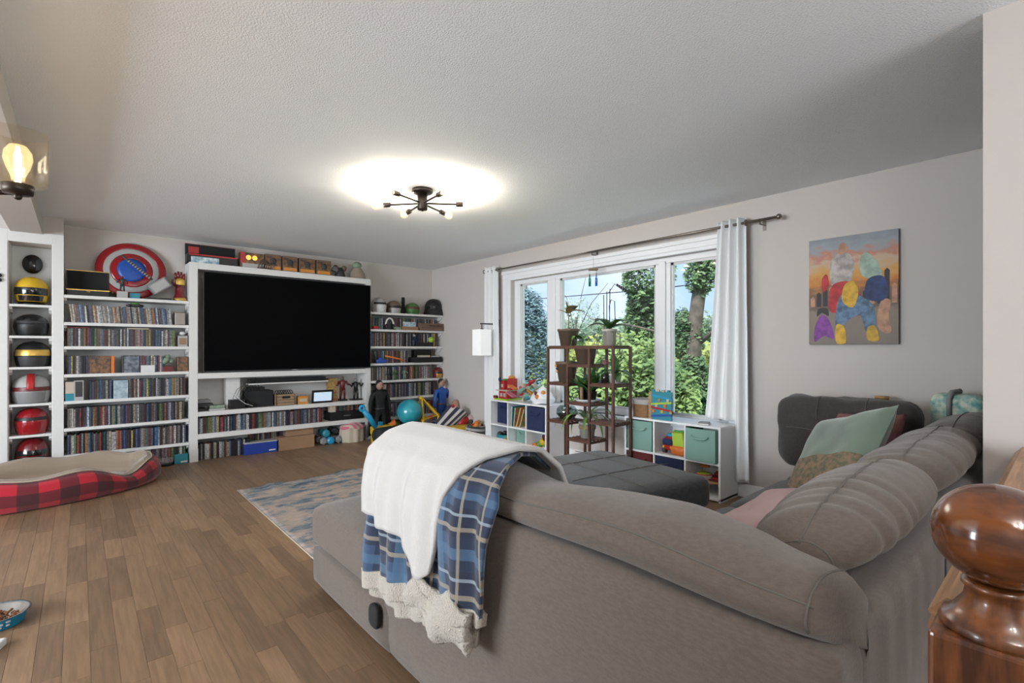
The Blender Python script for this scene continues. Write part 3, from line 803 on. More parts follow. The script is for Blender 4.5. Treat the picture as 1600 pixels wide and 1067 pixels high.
# ------------------------------------------------------------------ fleece-lined plaid blanket over the sofa back
# profile over the back: arc position -> (x, z); starts on the seat inside, crosses the roll, hangs outside
BP = [(-2.78, 0.475), (-2.86, 0.52), (-2.885, 0.64), (-2.90, 0.74), (-2.94, 0.82), (-3.03, 0.888), (-3.12, 0.905), (-3.20, 0.885), (-3.255, 0.84), (-3.275, 0.78), (-3.288, 0.70), (-3.288, 0.6), (-3.288, 0.5), (-3.288, 0.4), (-3.288, 0.3)]
def bprof(t):
    t = max(0, min(0.9999, t)) * (len(BP) - 1); k = int(t); f = t - k
    return BP[k][0] * (1 - f) + BP[k + 1][0] * f, BP[k][1] * (1 - f) + BP[k + 1][1] * f
def lerp(tab, t):
    for (a, p), (b, q) in zip(tab, tab[1:]):
        if t <= b: return p + (q - p) * (t - a) / (b - a) if b > a else p
    return tab[-1][1]
blanket = thing('throw_blanket', 'blue plaid throw blanket lined with white fleece draped over the sofa back', 'blanket', (-3.2, -5.15, 0.4))
def sheet(yl, yr, te, off, m, name, t0=0.0, fold=0.012, nu=70, nv=90, uvs=False, thick=0.012, seed=0.0):
    # yl / yr: tables of left and right edge against t ; te: table of end t against u
    uv = []
    def fn(u, v):
        b0 = lerp(t0, u) if isinstance(t0, list) else t0
        t = b0 + (lerp(te, u) - b0) * v
        y = lerp(yl, t) + (lerp(yr, t) - lerp(yl, t)) * u
        x, z = bprof(t)
        hang = max(0.0, min(1.0, (t - 0.5) / 0.2))
        f = fold * hang * (math.sin(y * 31 + seed + 1.6 * math.sin(t * 7)) + 0.6 * math.sin(y * 67 + 2 * seed)) + 0.010 * noise.noise(Vector((y * 6, t * 6, seed)))
        # droop at the free end beyond the cushion
        end = max(0.0, y + 4.86) / 0.3
        z2 = z - (0.30 * min(1, end) ** 1.6) * (1 - hang) * (0.9 if t < 0.55 else 1)
        uv.append((y, t * 1.75))
        return Vector((x - off * (0.4 + 0.6 * hang) - f - 0.012, y, z2 + off * (1 - hang)))
    mb = MB(); mb.grid(fn, nu, nv)
    o = mb.build(name, m, blanket, solid=thick)
    if uvs: weave(o, lambda co, i: uv[i])
    return o
YL = [(0, -4.66), (0.45, -4.74), (0.6, -4.80), (0.8, -4.815), (1, -4.79)]
YR = [(0, -5.40), (0.35, -5.46), (0.5, -5.52), (0.62, -5.56), (0.8, -5.52), (1, -5.48)]
pl = sheet(YL, YR, [(0, 0.935), (0.5, 0.90), (0.75, 0.90), (0.8, 0.865), (1, 0.865)], 0.006, 'plaid', 'plaid_face', fold=0.014, uvs=True)
sheet(YL, YR, [(0, 0.972), (0.25, 0.958), (0.5, 0.938), (0.75, 0.925), (0.79, 0.895), (1, 0.885)], 0.0, 'sherpa', 'fleece_hem', t0=[(0, 0.93), (0.5, 0.895), (0.75, 0.895), (0.8, 0.86), (1, 0.86)], fold=0.014, nv=14, thick=0.03)
sheet([(0, -4.84), (1, -4.82)], [(0, -5.50), (1, -5.46)], [(0, 0.99), (0.3, 1.0), (0.5, 0.985), (0.62, 0.96), (1.0, 0.94)], -0.02, 'sherpa', 'fleece_lining', t0=0.90, fold=0.012, nv=20, thick=0.022, seed=0.0)
# lower gathered fleece at the near corner
mb = MB()
def fn(u, v):
    y = -5.20 - 0.28 * u; z = 0.50 - (0.10 + 0.03 * math.sin(3 * u)) * v
    return Vector((-3.305 - 0.035 * math.sin(v * PI) - 0.015 * math.sin(u * 9 + v * 4) - 0.008 * noise.noise(Vector((u * 9, v * 9, 0))), y, z + 0.01 * math.sin(u * 12)))
mb.grid(fn, 30, 24); mb.build('fleece_gather', 'sherpa', blanket, solid=0.03)
# white fleece turned over on top
WL = [(0, -4.68), (0.45, -4.76), (0.6, -4.815), (0.8, -4.825), (1, -4.80)]
WR = [(0, -5.47), (0.42, -5.50), (0.49, -5.46), (0.54, -5.41), (0.66, -5.33), (0.76, -5.30), (0.85, -5.27), (1, -5.25)]
sheet(WL, WR, [(0, 0.772), (0.15, 0.772), (0.32, 0.785), (0.5, 0.782), (0.68, 0.79), (0.78, 0.815), (0.86, 0.842), (0.95, 0.845), (1.0, 0.83)], 0.026, 'fleece', 'white_fleece', fold=0.009, thick=0.016, seed=0.5)
tag(blanket)

# ------------------------------------------------------------------ rug
RX0, RX1, RY0, RY1 = -3.10, -0.75, -5.1, -1.83
mb = MB()
def fn(u, v):
    x = RX0 + (RX1 - RX0) * u; y = RY1 + (RY0 - RY1) * v
    lift = 0.02 * max(0, math.sin((x + 3.1) * 8.0)) * math.exp(-v * 22) * (1 if x > -2.9 else 0)
    return Vector((x, y, 0.006 + lift))
mb.grid(fn, 60, 70)
rugm = bpy.data.materials.new('rug_weave'); rugm.use_nodes = True
nt = rugm.node_tree; N = nt.nodes; L = nt.links; b = N['Principled BSDF']; b.inputs['Roughness'].default_value = 0.95
t_ = N.new('ShaderNodeTexCoord'); mp = N.new('ShaderNodeMapping'); mp.inputs['Scale'].default_value = (1.0, 1.9, 1); mp.inputs['Rotation'].default_value = (0, 0, 0.1)
L.new(t_.outputs['Object'], mp.inputs['Vector'])
n1 = N.new('ShaderNodeTexNoise'); n1.inputs['Scale'].default_value = 3.6; n1.inputs['Detail'].default_value = 12; n1.inputs['Roughness'].default_value = 0.72
n2 = N.new('ShaderNodeTexNoise'); n2.inputs['Scale'].default_value = 4.2; n2.inputs['Detail'].default_value = 8; n2.inputs['Roughness'].default_value = 0.7
L.new(mp.outputs[0], n1.inputs['Vector']); L.new(mp.outputs[0], n2.inputs['Vector'])
r1 = N.new('ShaderNodeValToRGB'); r1.color_ramp.elements[0].position = 0.36; r1.color_ramp.elements[0].color = (0.035, 0.085, 0.16, 1)
r1.color_ramp.elements[1].position = 0.53; r1.color_ramp.elements[1].color = (0.42, 0.37, 0.33, 1)
e_ = r1.color_ramp.elements.new(0.46); e_.color = (0.20, 0.25, 0.29, 1)
r2 = N.new('ShaderNodeValToRGB'); r2.color_ramp.elements[0].position = 0.42; r2.color_ramp.elements[0].color = (0.62, 0.62, 0.62, 1); r2.color_ramp.elements[1].position = 0.6; r2.color_ramp.elements[1].color = (1, 0.82, 0.74, 1)
L.new(n1.outputs['Fac'], r1.inputs['Fac']); L.new(n2.outputs['Fac'], r2.inputs['Fac'])
mx = N.new('ShaderNodeMix'); mx.data_type = 'RGBA'; mx.blend_type = 'MULTIPLY'; mx.inputs['Factor'].default_value = 0.9
L.new(r1.outputs['Color'], mx.inputs['A']); L.new(r2.outputs['Color'], mx.inputs['B']); L.new(mx.outputs['Result'], b.inputs['Base Color'])
MATS['rug_weave'] = rugm
rug = thing('area_rug', 'faded blue and cream distressed area rug under the sofa and ottoman', 'rug', (-1.9, -3.4, 0))
mb.build('pile', 'rug_weave', rug, solid=0.005)
MB().tube([(RX0, RY0, 0.006), (RX0, RY1, 0.006)], 0.004, 5).build('binding', 'cream', rug)

# ------------------------------------------------------------------ dog bed and bowl
bed = thing('dog_bed', 'red and black buffalo-check dog bed with beige plush inside, before the niche', 'pet bed', (-4.42, -0.86, 0))
BCX, BCY, BRX, BRY = -4.42, -0.90, 0.88, 0.52
def rim(a):  # height of the wall round the bed, dipped at the entry
    dip = math.exp(-((a + 0.72) / 0.30) ** 2)
    return 0.235 - 0.10 * dip + 0.015 * math.sin(a * 9)
M_ = Matrix.Rotation(0.12, 3, 'Z')
def ring(prof, m, name, uvs=False):
    uv = []; mb = MB()
    def fn(u, v):
        a = 2 * PI * u - PI
        k = v * (len(prof) - 1); i = min(int(k), len(prof) - 2); f = k - i
        rr = prof[i][0] * (1 - f) + prof[i + 1][0] * f; h = prof[i][1] * (1 - f) + prof[i + 1][1] * f
        wob = 1 + 0.012 * noise.noise(Vector((math.cos(a) * 3, math.sin(a) * 3, h * 3))) + (0.02 * noise.noise(Vector((a * 14, h * 2, 0))) if m == 'tan_plush' else 0)
        p = M_ @ Vector((math.cos(a) * (BRX - 0.16 + rr) * wob, math.sin(a) * (BRY - 0.16 + rr) * wob, 0))
        uv.append((a * 0.70, k * 0.05))
        return Vector((BCX + p.x, BCY + p.y, 0.004 + h * rim(a) / 0.215))
    mb.grid(fn, 120, 24)
    o = mb.build(name, m, bed)
    if uvs: weave(o, lambda co, i: uv[i])
    return o
ring([(0.02, 0.0), (0.13, 0.0), (0.165, 0.05), (0.168, 0.11), (0.14, 0.175), (0.095, 0.205)], 'buffalo', 'outer_wall', True)
ring([(0.095, 0.205), (0.06, 0.222), (0.02, 0.205), (0.0, 0.15), (0.0, 0.09), (-0.02, 0.065)], 'tan_plush', 'inner_wall')
MB().ell((BCX, BCY, 0.035), (BRX - 0.14, BRY - 0.14, 0.055), 40, 14, 0.75, M_).build('mattress', 'tan_plush', bed)
ring([(0.098, 0.203), (0.102, 0.21), (0.094, 0.212), (0.09, 0.205)], 'cream', 'piping')
bc = atz(9, 955, 0.05)
bowl = thing('dog_bowl', 'blue dog bowl with steel inside holding kibble, on the floor', 'bowl', (bc.x - 0.03, bc.y, 0))
bcx, bcy = bc.x - 0.03, bc.y
MB().lathe([(0.0, 0.0), (0.088, 0.0), (0.092, 0.004), (0.104, 0.052), (0.106, 0.054)], (bcx, bcy, 0), 40).build('shell', 'sky_blue', bowl)
MB().lathe([(0.0, 0.012), (0.07, 0.012), (0.096, 0.05), (0.112, 0.056), (0.114, 0.053), (0.104, 0.05)], (bcx, bcy, 0), 40).build('liner', 'steel', bowl)
kb = MB()
for i in range(170):
    a = RND.uniform(0, 2 * PI); r_ = 0.078 * RND.random() ** 0.5
    kb.ell((bcx + r_ * math.cos(a), bcy + r_ * math.sin(a), 0.018 + 0.014 * RND.random()), (0.007, 0.006, 0.005), 7, 5)
tag(kb.build('kibble', 'kibble', bowl), kind='stuff')
d_ = (Vector((CAM[0], CAM[1], 0)) - Vector((bcx, bcy, 0))).normalized(); an0 = math.atan2(d_.y, d_.x)
bn = MB()
for (du, dz, w_, h_) in ((-0.012, 0.030, 0.017, 0.009), (0.012, 0.036, 0.017, 0.009), (-0.014, 0.017, 0.012, 0.008), (0.012, 0.02, 0.014, 0.008)):
    a = an0 + 0.25 + du / 0.1; rr = 0.0985 + 0.012 * (dz - 0.025) / 0.027 * 0.5
    c = Vector((bcx + math.cos(a) * rr, bcy + math.sin(a) * rr, dz))
    bn.ell(c, (0.0025, w_ / 2, h_ / 2), 10, 6, 0.7, Matrix.Rotation(a, 3, 'Z'))
bn.build('bone_print', 'white_plastic', bowl)
p = atz(9, 995, 0.03)
tag(bx((p.x - 0.40, p.y - 0.20, 0), (p.x + 0.005, p.y + 0.0, 0.03), turn((p.x, p.y, 0), -0.35)).build('feeding_tray', 'white_plastic', bevel=0.006), 'white tray lying on the floor before the blue dog bowl', 'tray')

# ------------------------------------------------------------------ stair newel and rail
NXc, NYc = -3.287, -6.512
nw = thing('newel_post', 'dark oak newel post with a large polished ball finial', 'newel post', (NXc, NYc, 0))
s_ = 0.058
M_ = turn((NXc, NYc, 0), 0.0)
bx((NXc - s_, NYc - s_, 0), (NXc + s_, NYc + s_, 0.884), M_).build('post', 'oak_dark', nw, 0.006, 3)
MB().lathe([(0.0, 0.880), (0.052, 0.880), (0.056, 0.887), (0.052, 0.896), (0.045, 0.900), (0.040, 0.908), (0.032, 0.920), (0.030, 0.932), (0.034, 0.936), (0.034, 0.941), (0.028, 0.944), (0.0, 0.944)], (NXc, NYc, 0), 48).build('collar', 'oak_dark', nw)
MB().ell((NXc, NYc, 1.000), (0.064, 0.064, 0.060), 48, 32).build('ball', 'oak_ball', nw)
rl = thing('stair_railing', 'lighter oak handrail with chamfered top meeting the wall behind the newel', 'railing', (-2.4, -6.50, 0))
ry_, rz_ = -6.487, 0.872
prof = [(-0.045, -0.055), (0.045, -0.055), (0.05, -0.03), (0.042, -0.022), (0.05, -0.012), (0.03, 0.012), (-0.03, 0.012), (-0.05, -0.012), (-0.042, -0.022), (-0.05, -0.03)]
MB().prism([(NXc + s_, ry_ + a, rz_ + b_) for a, b_ in prof][::-1], (-1.660 - (NXc + s_), 0, 0)).build('handrail', 'oak', rl)
for i in range(11):
    x = -3.10 + i * 0.137
    MB().lathe([(0.0, 0.0), (0.016, 0.0), (0.016, 0.16), (0.010, 0.18), (0.017, 0.30), (0.009, 0.52), (0.013, 0.66), (0.015, 0.70), (0.015, rz_ - 0.055), (0, rz_ - 0.055)], (x, ry_, 0), 10).build('baluster', 'oak', rl)

# ------------------------------------------------------------------ ceiling lamp
LC = (-2.149, -3.289)
HZL = 2.333
cl = thing('ceiling_lamp', 'bronze six-arm flush ceiling lamp with bare glowing bulbs', 'lamp', (LC[0], LC[1], CEIL))
MB().lathe([(0.0, CEIL), (0.078, CEIL), (0.08, CEIL - 0.022), (0.072, CEIL - 0.028), (0.0, CEIL - 0.028)], (*LC, 0), 32).build('canopy', 'bronze', cl)
MB().lathe([(0.0, CEIL - 0.02), (0.038, CEIL - 0.02), (0.038, HZL - 0.045), (0.034, HZL - 0.05), (0.006, HZL - 0.052), (0.006, HZL - 0.06), (0.0, HZL - 0.061)], (*LC, 0), 28).build('hub', 'bronze', cl)
def bulb_at(parent, p, d, fil, sock='bronze', k=1.0):
    # bulb along direction d from point p (end of the socket)
    q = d.to_track_quat('Z', 'Y').to_matrix(); p = Vector(p)
    mb = MB()
    pr = [(0.013, 0.0), (0.015, 0.012), (0.024, 0.035), (0.030, 0.058), (0.028, 0.078), (0.018, 0.094), (0.0, 0.100)]
    def fn(u, v):
        r_, h = pr[round(v * (len(pr) - 1))]; a = 2 * PI * u
        return p + q @ Vector((r_ * k * math.cos(a), r_ * k * math.sin(a), h * k))
    mb.grid(fn, 18, len(pr), cu=True)
    bl = mb.build('bulb', 'bulb_glass', parent)
    MB().tube([p + q @ Vector((0, 0, 0.028 * k)), p + q @ Vector((0, 0, 0.072 * k))], 0.0075 * k, 8).build('filament', fil, bl)
for (px, py) in ((587, 321), (605, 297), (692, 301), (744, 320), (702, 337), (627, 338)):
    e = atz(px, py, HZL)
    d = (e - Vector((*LC, HZL))); ln = d.length; d.normalize()
    ln = 0.385
    c = Vector((*LC, HZL))
    MB().tube([c + d * 0.03, c + d * (ln - 0.125)], 0.0075, 8).build('arm', 'bronze', cl)
    MB().tube([c + d * (ln - 0.13), c + d * (ln - 0.075)], 0.0185, 14).build('socket', 'bronze', cl)
    bulb_at(cl, c + d * (ln - 0.075), d, 'filament')

# ------------------------------------------------------------------ dining chandelier, one shade in view
sh = Vector(CAM) + _ray(28, 250) * 1.30
hub = sh + Vector((-_R[0], -_R[1], 0)) * 0.33
ch = thing('chandelier', 'dark bronze chandelier with a clear glass cup shade and glowing bulb', 'lamp', (hub.x, hub.y, CEIL))
MB().tube([(hub.x, hub.y, CEIL), (hub.x, hub.y, sh.z - 0.12)], 0.012, 10).build('stem', 'bronze', ch)
MB().lathe([(0.0, CEIL), (0.07, CEIL), (0.065, CEIL - 0.03), (0.0, CEIL - 0.03)], (hub.x, hub.y, 0), 24).build('canopy', 'bronze', ch)
a0 = math.atan2(sh.y - hub.y, sh.x - hub.x)
for k in range(3):
    a = a0 + k * 2 * PI / 3
    c = Vector((hub.x + 0.33 * math.cos(a), hub.y + 0.33 * math.sin(a), sh.z))
    MB().tube([(hub.x, hub.y, c.z - 0.10), (hub.x * 0.5 + c.x * 0.5, hub.y * 0.5 + c.y * 0.5, c.z - 0.085), (c.x, c.y, c.z - 0.085)], 0.007, 8).build('arm', 'bronze', ch)
    MB().lathe([(0.0, -0.106), (0.006, -0.104), (0.009, -0.098), (0.008, -0.092), (0.03, -0.090), (0.033, -0.066), (0.0, -0.064)], c, 24).build('cup', 'bronze', ch)
    MB().lathe([(0.006, -0.064), (0.057, -0.064), (0.06, -0.058), (0.063, 0.072), (0.0605, 0.072), (0.0575, -0.056), (0.006, -0.060)], c, 36).build('glass_shade', 'amber_glass', ch)
    bulb_at(ch, (c.x, c.y, c.z - 0.055), Vector((0, 0, 1)), 'filament_soft', k=0.98)

# foyer fitting above the stairs, behind the viewer
fl_ = thing('foyer_lamp', 'bronze flush foyer lamp with three frosted globes', 'lamp', (-4.25, -7.5, CEIL))
MB().lathe([(0.0, CEIL), (0.12, CEIL), (0.12, CEIL - 0.025), (0.0, CEIL - 0.03)], (-4.25, -7.5, 0), 28).build('canopy', 'bronze', fl_)
for k in range(3):
    a = k * 2.094; gx_, gy_ = -4.25 + 0.16 * math.cos(a), -7.5 + 0.16 * math.sin(a)
    MB().tube([(-4.25, -7.5, CEIL - 0.03), (gx_, gy_, CEIL - 0.10)], 0.01, 8).build('arm', 'bronze', fl_)
    MB().ell((gx_, gy_, CEIL - 0.17), (0.06, 0.06, 0.06), 18, 12).build('globe', 'globe_lit', fl_)

# ------------------------------------------------------------------ canvas on the window wall
cv = thing('wall_canvas', 'portrait canvas with an orange sunset city and bright colour shapes', 'picture', (-0.015, -5.54, 1.253))
CY0, CY1, CZ0, CZ1 = -5.808, -5.273, 1.253, 2.024
sky = bpy.data.materials.new('sunset_print'); sky.use_nodes = True
nt = sky.node_tree; N = nt.nodes; L = nt.links; b = N['Principled BSDF']; b.inputs['Roughness'].default_value = 0.7
t_ = N.new('ShaderNodeTexCoord'); sp_ = N.new('ShaderNodeSeparateXYZ'); L.new(t_.outputs['Generated'], sp_.inputs[0])
n1 = N.new('ShaderNodeTexNoise'); n1.inputs['Scale'].default_value = 4.5; n1.inputs['Detail'].default_value = 5
mp = N.new('ShaderNodeMapping'); mp.inputs['Scale'].default_value = (1, 1.2, 3); L.new(t_.outputs['Generated'], mp.inputs[0]); L.new(mp.outputs[0], n1.inputs['Vector'])
ma = N.new('ShaderNodeMath'); ma.operation = 'MULTIPLY_ADD'; ma.inputs[1].default_value = 0.30; L.new(n1.outputs['Fac'], ma.inputs[0]); L.new(sp_.outputs[2], ma.inputs[2])
mr = N.new('ShaderNodeMath'); mr.operation = 'SUBTRACT'; mr.inputs[1].default_value = 0.15; L.new(ma.outputs[0], mr.inputs[0])
rp = N.new('ShaderNodeValToRGB'); els = rp.color_ramp.elements
els[0].position = 0.0; els[0].color = (0.22, 0.19, 0.17, 1); els[1].position = 1.0; els[1].color = (0.25, 0.27, 0.30, 1)
for p_, c_ in ((0.30, (0.27, 0.22, 0.18)), (0.36, (0.16, 0.12, 0.10)), (0.50, (0.22, 0.13, 0.08)), (0.56, (0.55, 0.22, 0.06)), (0.66, (0.62, 0.33, 0.10)), (0.76, (0.52, 0.40, 0.30)), (0.82, (0.50, 0.22, 0.15)), (0.90, (0.30, 0.34, 0.37))):
    e_ = els.new(p_); e_.color = (*c_, 1)
L.new(mr.outputs[0], rp.inputs['Fac']); L.new(rp.outputs['Color'], b.inputs['Base Color'])
MATS['sunset_print'] = sky
bx((-0.032, CY0, CZ0), (-0.004, CY1, CZ1)).build('canvas', 'sunset_print', cv, 0.003)
W_, H_ = CY1 - CY0, CZ1 - CZ0
def blob(pts, m, name, k):
    # smooth flat colour shape; pts in canvas fractions (0..1 from the window side, 0..1 up)
    q = spline(pts, 40)
    MB().prism([(-0.0322, CY1 - a * W_, CZ0 + b_ * H_) for a, b_ in q], (-0.0006 - 0.0003 * k, 0, 0)).build(name, m, cv)
mat('art_bone', (0.42, 0.38, 0.36), 0.7, var=0.3, vscale=22); mat('art_red', (0.42, 0.025, 0.03), 0.6, var=0.3, vscale=18); mat('art_yellow', (0.58, 0.34, 0.03), 0.6, var=0.25, vscale=20)
mat('art_navy', (0.02, 0.04, 0.13), 0.6, var=0.4, vscale=20); mat('art_steel', (0.10, 0.17, 0.27), 0.6, var=0.4, vscale=24); mat('art_mint', (0.32, 0.42, 0.34), 0.6, var=0.2, vscale=20)
mat('art_purple', (0.20, 0.045, 0.27), 0.6, var=0.3, vscale=24); mat('art_sand', (0.45, 0.24, 0.15), 0.6, var=0.25, vscale=20); mat('art_dark', (0.03, 0.026, 0.03), 0.6)
for k in range(13):
    a = 0.02 + k * 0.076; h = 0.44 + 0.09 * abs(math.sin(k * 2.7)) + (0.12 if k == 11 else 0)
    MB().prism([(-0.0322, CY1 - (a + dx) * W_, CZ0 + zz * H_) for dx, zz in ((0, 0.36), (0.055, 0.36), (0.055, h), (0.0275, h + 0.02), (0, h))], (-0.0005, 0, 0)).build('skyline_block', 'art_dark' if k % 3 else 'art_sand', cv)
blob([(0.28, 0.55), (0.26, 0.75), (0.34, 0.84), (0.48, 0.83), (0.53, 0.72), (0.47, 0.55)], 'art_bone', 'bone_shape', 1)
blob([(0.25, 0.32), (0.26, 0.52), (0.36, 0.58), (0.52, 0.56), (0.62, 0.40), (0.64, 0.3), (0.5, 0.36), (0.4, 0.3)], 'art_red', 'red_shape', 2)
blob([(0.17, 0.50), (0.16, 0.62), (0.22, 0.66), (0.24, 0.55)], 'art_red', 'red_shape', 1)
blob([(0.37, 0.83), (0.36, 0.92), (0.42, 0.94), (0.46, 0.88)], 'art_sand', 'sand_shape', 2)
blob([(0.62, 0.62), (0.6, 0.78), (0.68, 0.82), (0.80, 0.70), (0.82, 0.58)], 'art_mint', 'mint_shape', 1)
blob([(0.66, 0.42), (0.68, 0.58), (0.84, 0.60), (0.90, 0.46), (0.82, 0.38)], 'art_navy', 'navy_shape', 2)
blob([(0.78, 0.18), (0.82, 0.38), (0.92, 0.38), (0.90, 0.24), (0.93, 0.12), (0.86, 0.10)], 'art_sand', 'sand_shape', 1)
blob([(0.33, 0.10), (0.34, 0.38), (0.46, 0.50), (0.60, 0.44), (0.74, 0.34), (0.76, 0.10), (0.66, 0.12), (0.60, 0.26), (0.46, 0.22)], 'art_steel', 'steel_shape', 3)
blob([(0.40, 0.40), (0.42, 0.54), (0.52, 0.58), (0.58, 0.48), (0.52, 0.34)], 'art_yellow', 'yellow_shape', 4)
blob([(0.33, 0.02), (0.33, 0.18), (0.42, 0.16), (0.44, 0.02)], 'art_yellow', 'yellow_shape', 4)
blob([(0.68, 0.04), (0.68, 0.15), (0.76, 0.16), (0.80, 0.04)], 'art_yellow', 'yellow_shape', 4)
blob([(0.07, 0.03), (0.08, 0.18), (0.16, 0.28), (0.25, 0.22), (0.30, 0.06), (0.18, 0.08)], 'art_purple', 'purple_shape', 2)
blob([(0.10, 0.27), (0.12, 0.34), (0.22, 0.34), (0.24, 0.27), (0.16, 0.30)], 'art_dark', 'dark_shape', 3)

# ------------------------------------------------------------------ curtain rod and curtains
rod = thing('curtain_rod', 'dark pewter curtain rod with ball finials across the window head', 'curtain rod', (-0.09, -3.2, 2.24))
RXp = -0.09
ra, rb = atx(760, 425, RXp), atx(1217, 337, RXp)
RZ = (ra.z + rb.z) / 2
MB().tube([(RXp, ra.y, RZ), (RXp, -3.3, RZ)], 0.0085, 12).build('pole', 'pewter', rod)
MB().tube([(RXp, -3.2, RZ), (RXp, rb.y, RZ)], 0.0115, 12).build('pole', 'pewter', rod)
for y in (ra.y, rb.y): MB().ell((RXp, y, RZ), (0.022, 0.022, 0.022), 18, 12).build('finial', 'pewter', rod)
for y in (ra.y - 0.12, -3.25, rb.y + 0.14):
    br = MB(); br.tube([(RXp, y, RZ - 0.012), (RXp, y, RZ - 0.03), (0, y, RZ - 0.03)], 0.006, 8); br.box((-0.006, y - 0.012, RZ - 0.07), (0, y + 0.012, RZ + 0.02))
    br.build('bracket', 'pewter', rod)
def curtain(label, ytop, ybot, zbot, nf, grom):
    c = thing('curtain', label, 'curtain', (RXp, (ytop[0] + ytop[1]) / 2, zbot(0.5)), 'white curtains at the window')
    def fn(u, v):
        f = v ** 1.3
        y = (ytop[0] + (ytop[1] - ytop[0]) * u) * (1 - f) + (ybot[0] + (ybot[1] - ybot[0]) * u) * f
        z = (RZ + 0.045) + (zbot(u) - RZ - 0.045) * v
        amp = 0.034 * (1 - 0.25 * v)
        x = RXp + amp * math.sin(u * nf * 2 * PI) + 0.012 * noise.noise(Vector((u * 5, v * 3, 1)))
        return Vector((min(-0.035, x), y, z))
    mb = MB(); mb.grid(fn, 90, 60); mb.build('panel', 'curtain', c, solid=0.003)
    for k in grom:
        y = ytop[0] + (ytop[1] - ytop[0]) * k
        MB().tube([(RXp + 0.022 * math.cos(a), y, RZ + 0.022 * math.sin(a)) for a in [i * PI / 8 for i in range(16)]], 0.006, 8, closed=True).build('grommet', 'pewter', c)
curtain('white curtain panel gathered beside the square sconce', (-1.43, -1.70), (-1.42, -1.74), lambda u: 0.05, 3.5, (0.0, 1.0))
curtain('white curtain panel spilling onto the cube shelf near the sunset canvas', (-4.60, -4.835), (-4.49, -4.86), lambda u: 0.628 if u < 0.68 else 0.14, 3.5, (1.0,))
# wind chime
wc = atx(927, 422, RXp)
chm = thing('wind_chime', 'small wooden wind chime with coloured glass bottles hanging from the rod', 'wind chime', (RXp, wc.y, 1.8))
MB().prism([(RXp + dx, wc.y + dy, wc.z) for dx, dy in ((0.065, 0.0), (0.0, 0.065), (-0.065, 0), (0, -0.065))], (0, 0, 0.012)).build('wood_top', 'tan', chm)
MB().tube([(RXp, wc.y, wc.z), (RXp, wc.y, RZ)], 0.0015, 5).build('cord', 'grey', chm)
for dy, m, ln, dx in ((0.05, 'aqua_glass', 0.145, 0), (0.02, 'green_glass', 0.15, -0.03), (-0.015, 'blue_glass', 0.145, 0.03), (-0.045, 'vase_glass', 0.14, 0)):
    g = MB().lathe([(0.0, 0), (0.012, 0), (0.012, 0.075), (0.005, 0.10), (0.005, 0.125), (0, 0.125)], (RXp + dx, wc.y + dy, wc.z - 0.02 - ln), 12).build('bottle', m, chm)
    MB().tube([(RXp + dx, wc.y + dy, wc.z - ln + 0.10), (RXp + dx, wc.y + dy, wc.z)], 0.001, 4).build('string', 'grey', chm)
# square sconce
sc_ = thing('wall_sconce', 'square white lampshade hanging from a black wall arm beside the curtain', 'lamp', (-0.26, -1.6, 1.14))
SZ0, SZ1 = 1.135, 1.465
s = MB()
x0, x1, y0, y1 = -0.35, -0.18, -1.686, -1.513
s.box((x0, y0, SZ0), (x0 + 0.004, y1, SZ1)); s.box((x1 - 0.004, y0, SZ0), (x1, y1, SZ1)); s.box((x0, y0, SZ0), (x1, y0 + 0.004, SZ1)); s.box((x0, y1 - 0.004, SZ0), (x1, y1, SZ1))
mat('shade_fabric', (0.85, 0.85, 0.85), 0.8, emit=0.16)
s.build('shade', 'shade_fabric', sc_)
a = MB(); a.tube([(-0.265, -1.60, SZ1 - 0.08), (-0.265, -1.60, 1.54)], 0.006, 8); a.tube([(-0.29, -1.60, 1.54), (0.0, -1.60, 1.54)], 0.008, 8); a.lathe([(0, SZ1), (0.022, SZ1), (0.022, SZ1 + 0.012), (0, SZ1 + 0.012)], (-0.265, -1.60, 0), 14)
a.build('arm', 'black', sc_)
bx((-0.012, -1.64, 1.42), (0, -1.56, 1.60)).build('wall_plate', 'black', sc_)
# things standing behind the end cushion
p = atx(1379, 628, -0.12)
jr = thing('jar', 'small amber candle jar behind the dark end cushion', 'jar', (-0.14, p.y, 0.62))
MB().lathe([(0, 0.62), (0.036, 0.62), (0.038, 0.63), (0.038, 0.895), (0.0, 0.895)], (-0.14, p.y, 0), 20).build('jar_body', 'tan', jr)
MB().lathe([(0, 0.895), (0.040, 0.895), (0.040, 0.91), (0.0, 0.912)], (-0.14, p.y, 0), 20).build('lid', 'wood_light', jr)
p0 = atx(1457, 648, -0.17); p1 = atx(1540, 648, -0.17)
cd = thing('diaper_caddy', 'turquoise starfish-patterned fabric caddy with a grey strap on the sofa corner', 'storage', (-0.17, (p0.y + p1.y) / 2, 0.62))
rbox((-0.27, p1.y, 0.62), (-0.07, p0.y, 0.945), 0.03, 'starfish', cd, 0.01, 10).name = 'fabric_body'
ym = p0.y * 0.62 + p1.y * 0.38
MB().tube([(-0.275, ym, 0.80), (-0.278, ym, 0.93), (-0.25, ym - 0.01, 0.968), (-0.2, ym - 0.04, 0.972)], [0.012, 0.013, 0.014, 0.016], 8).build('strap', 'grey', cd)

# ================================================================== BUILT-IN SHELVES
FY = -0.31
YB = -0.015
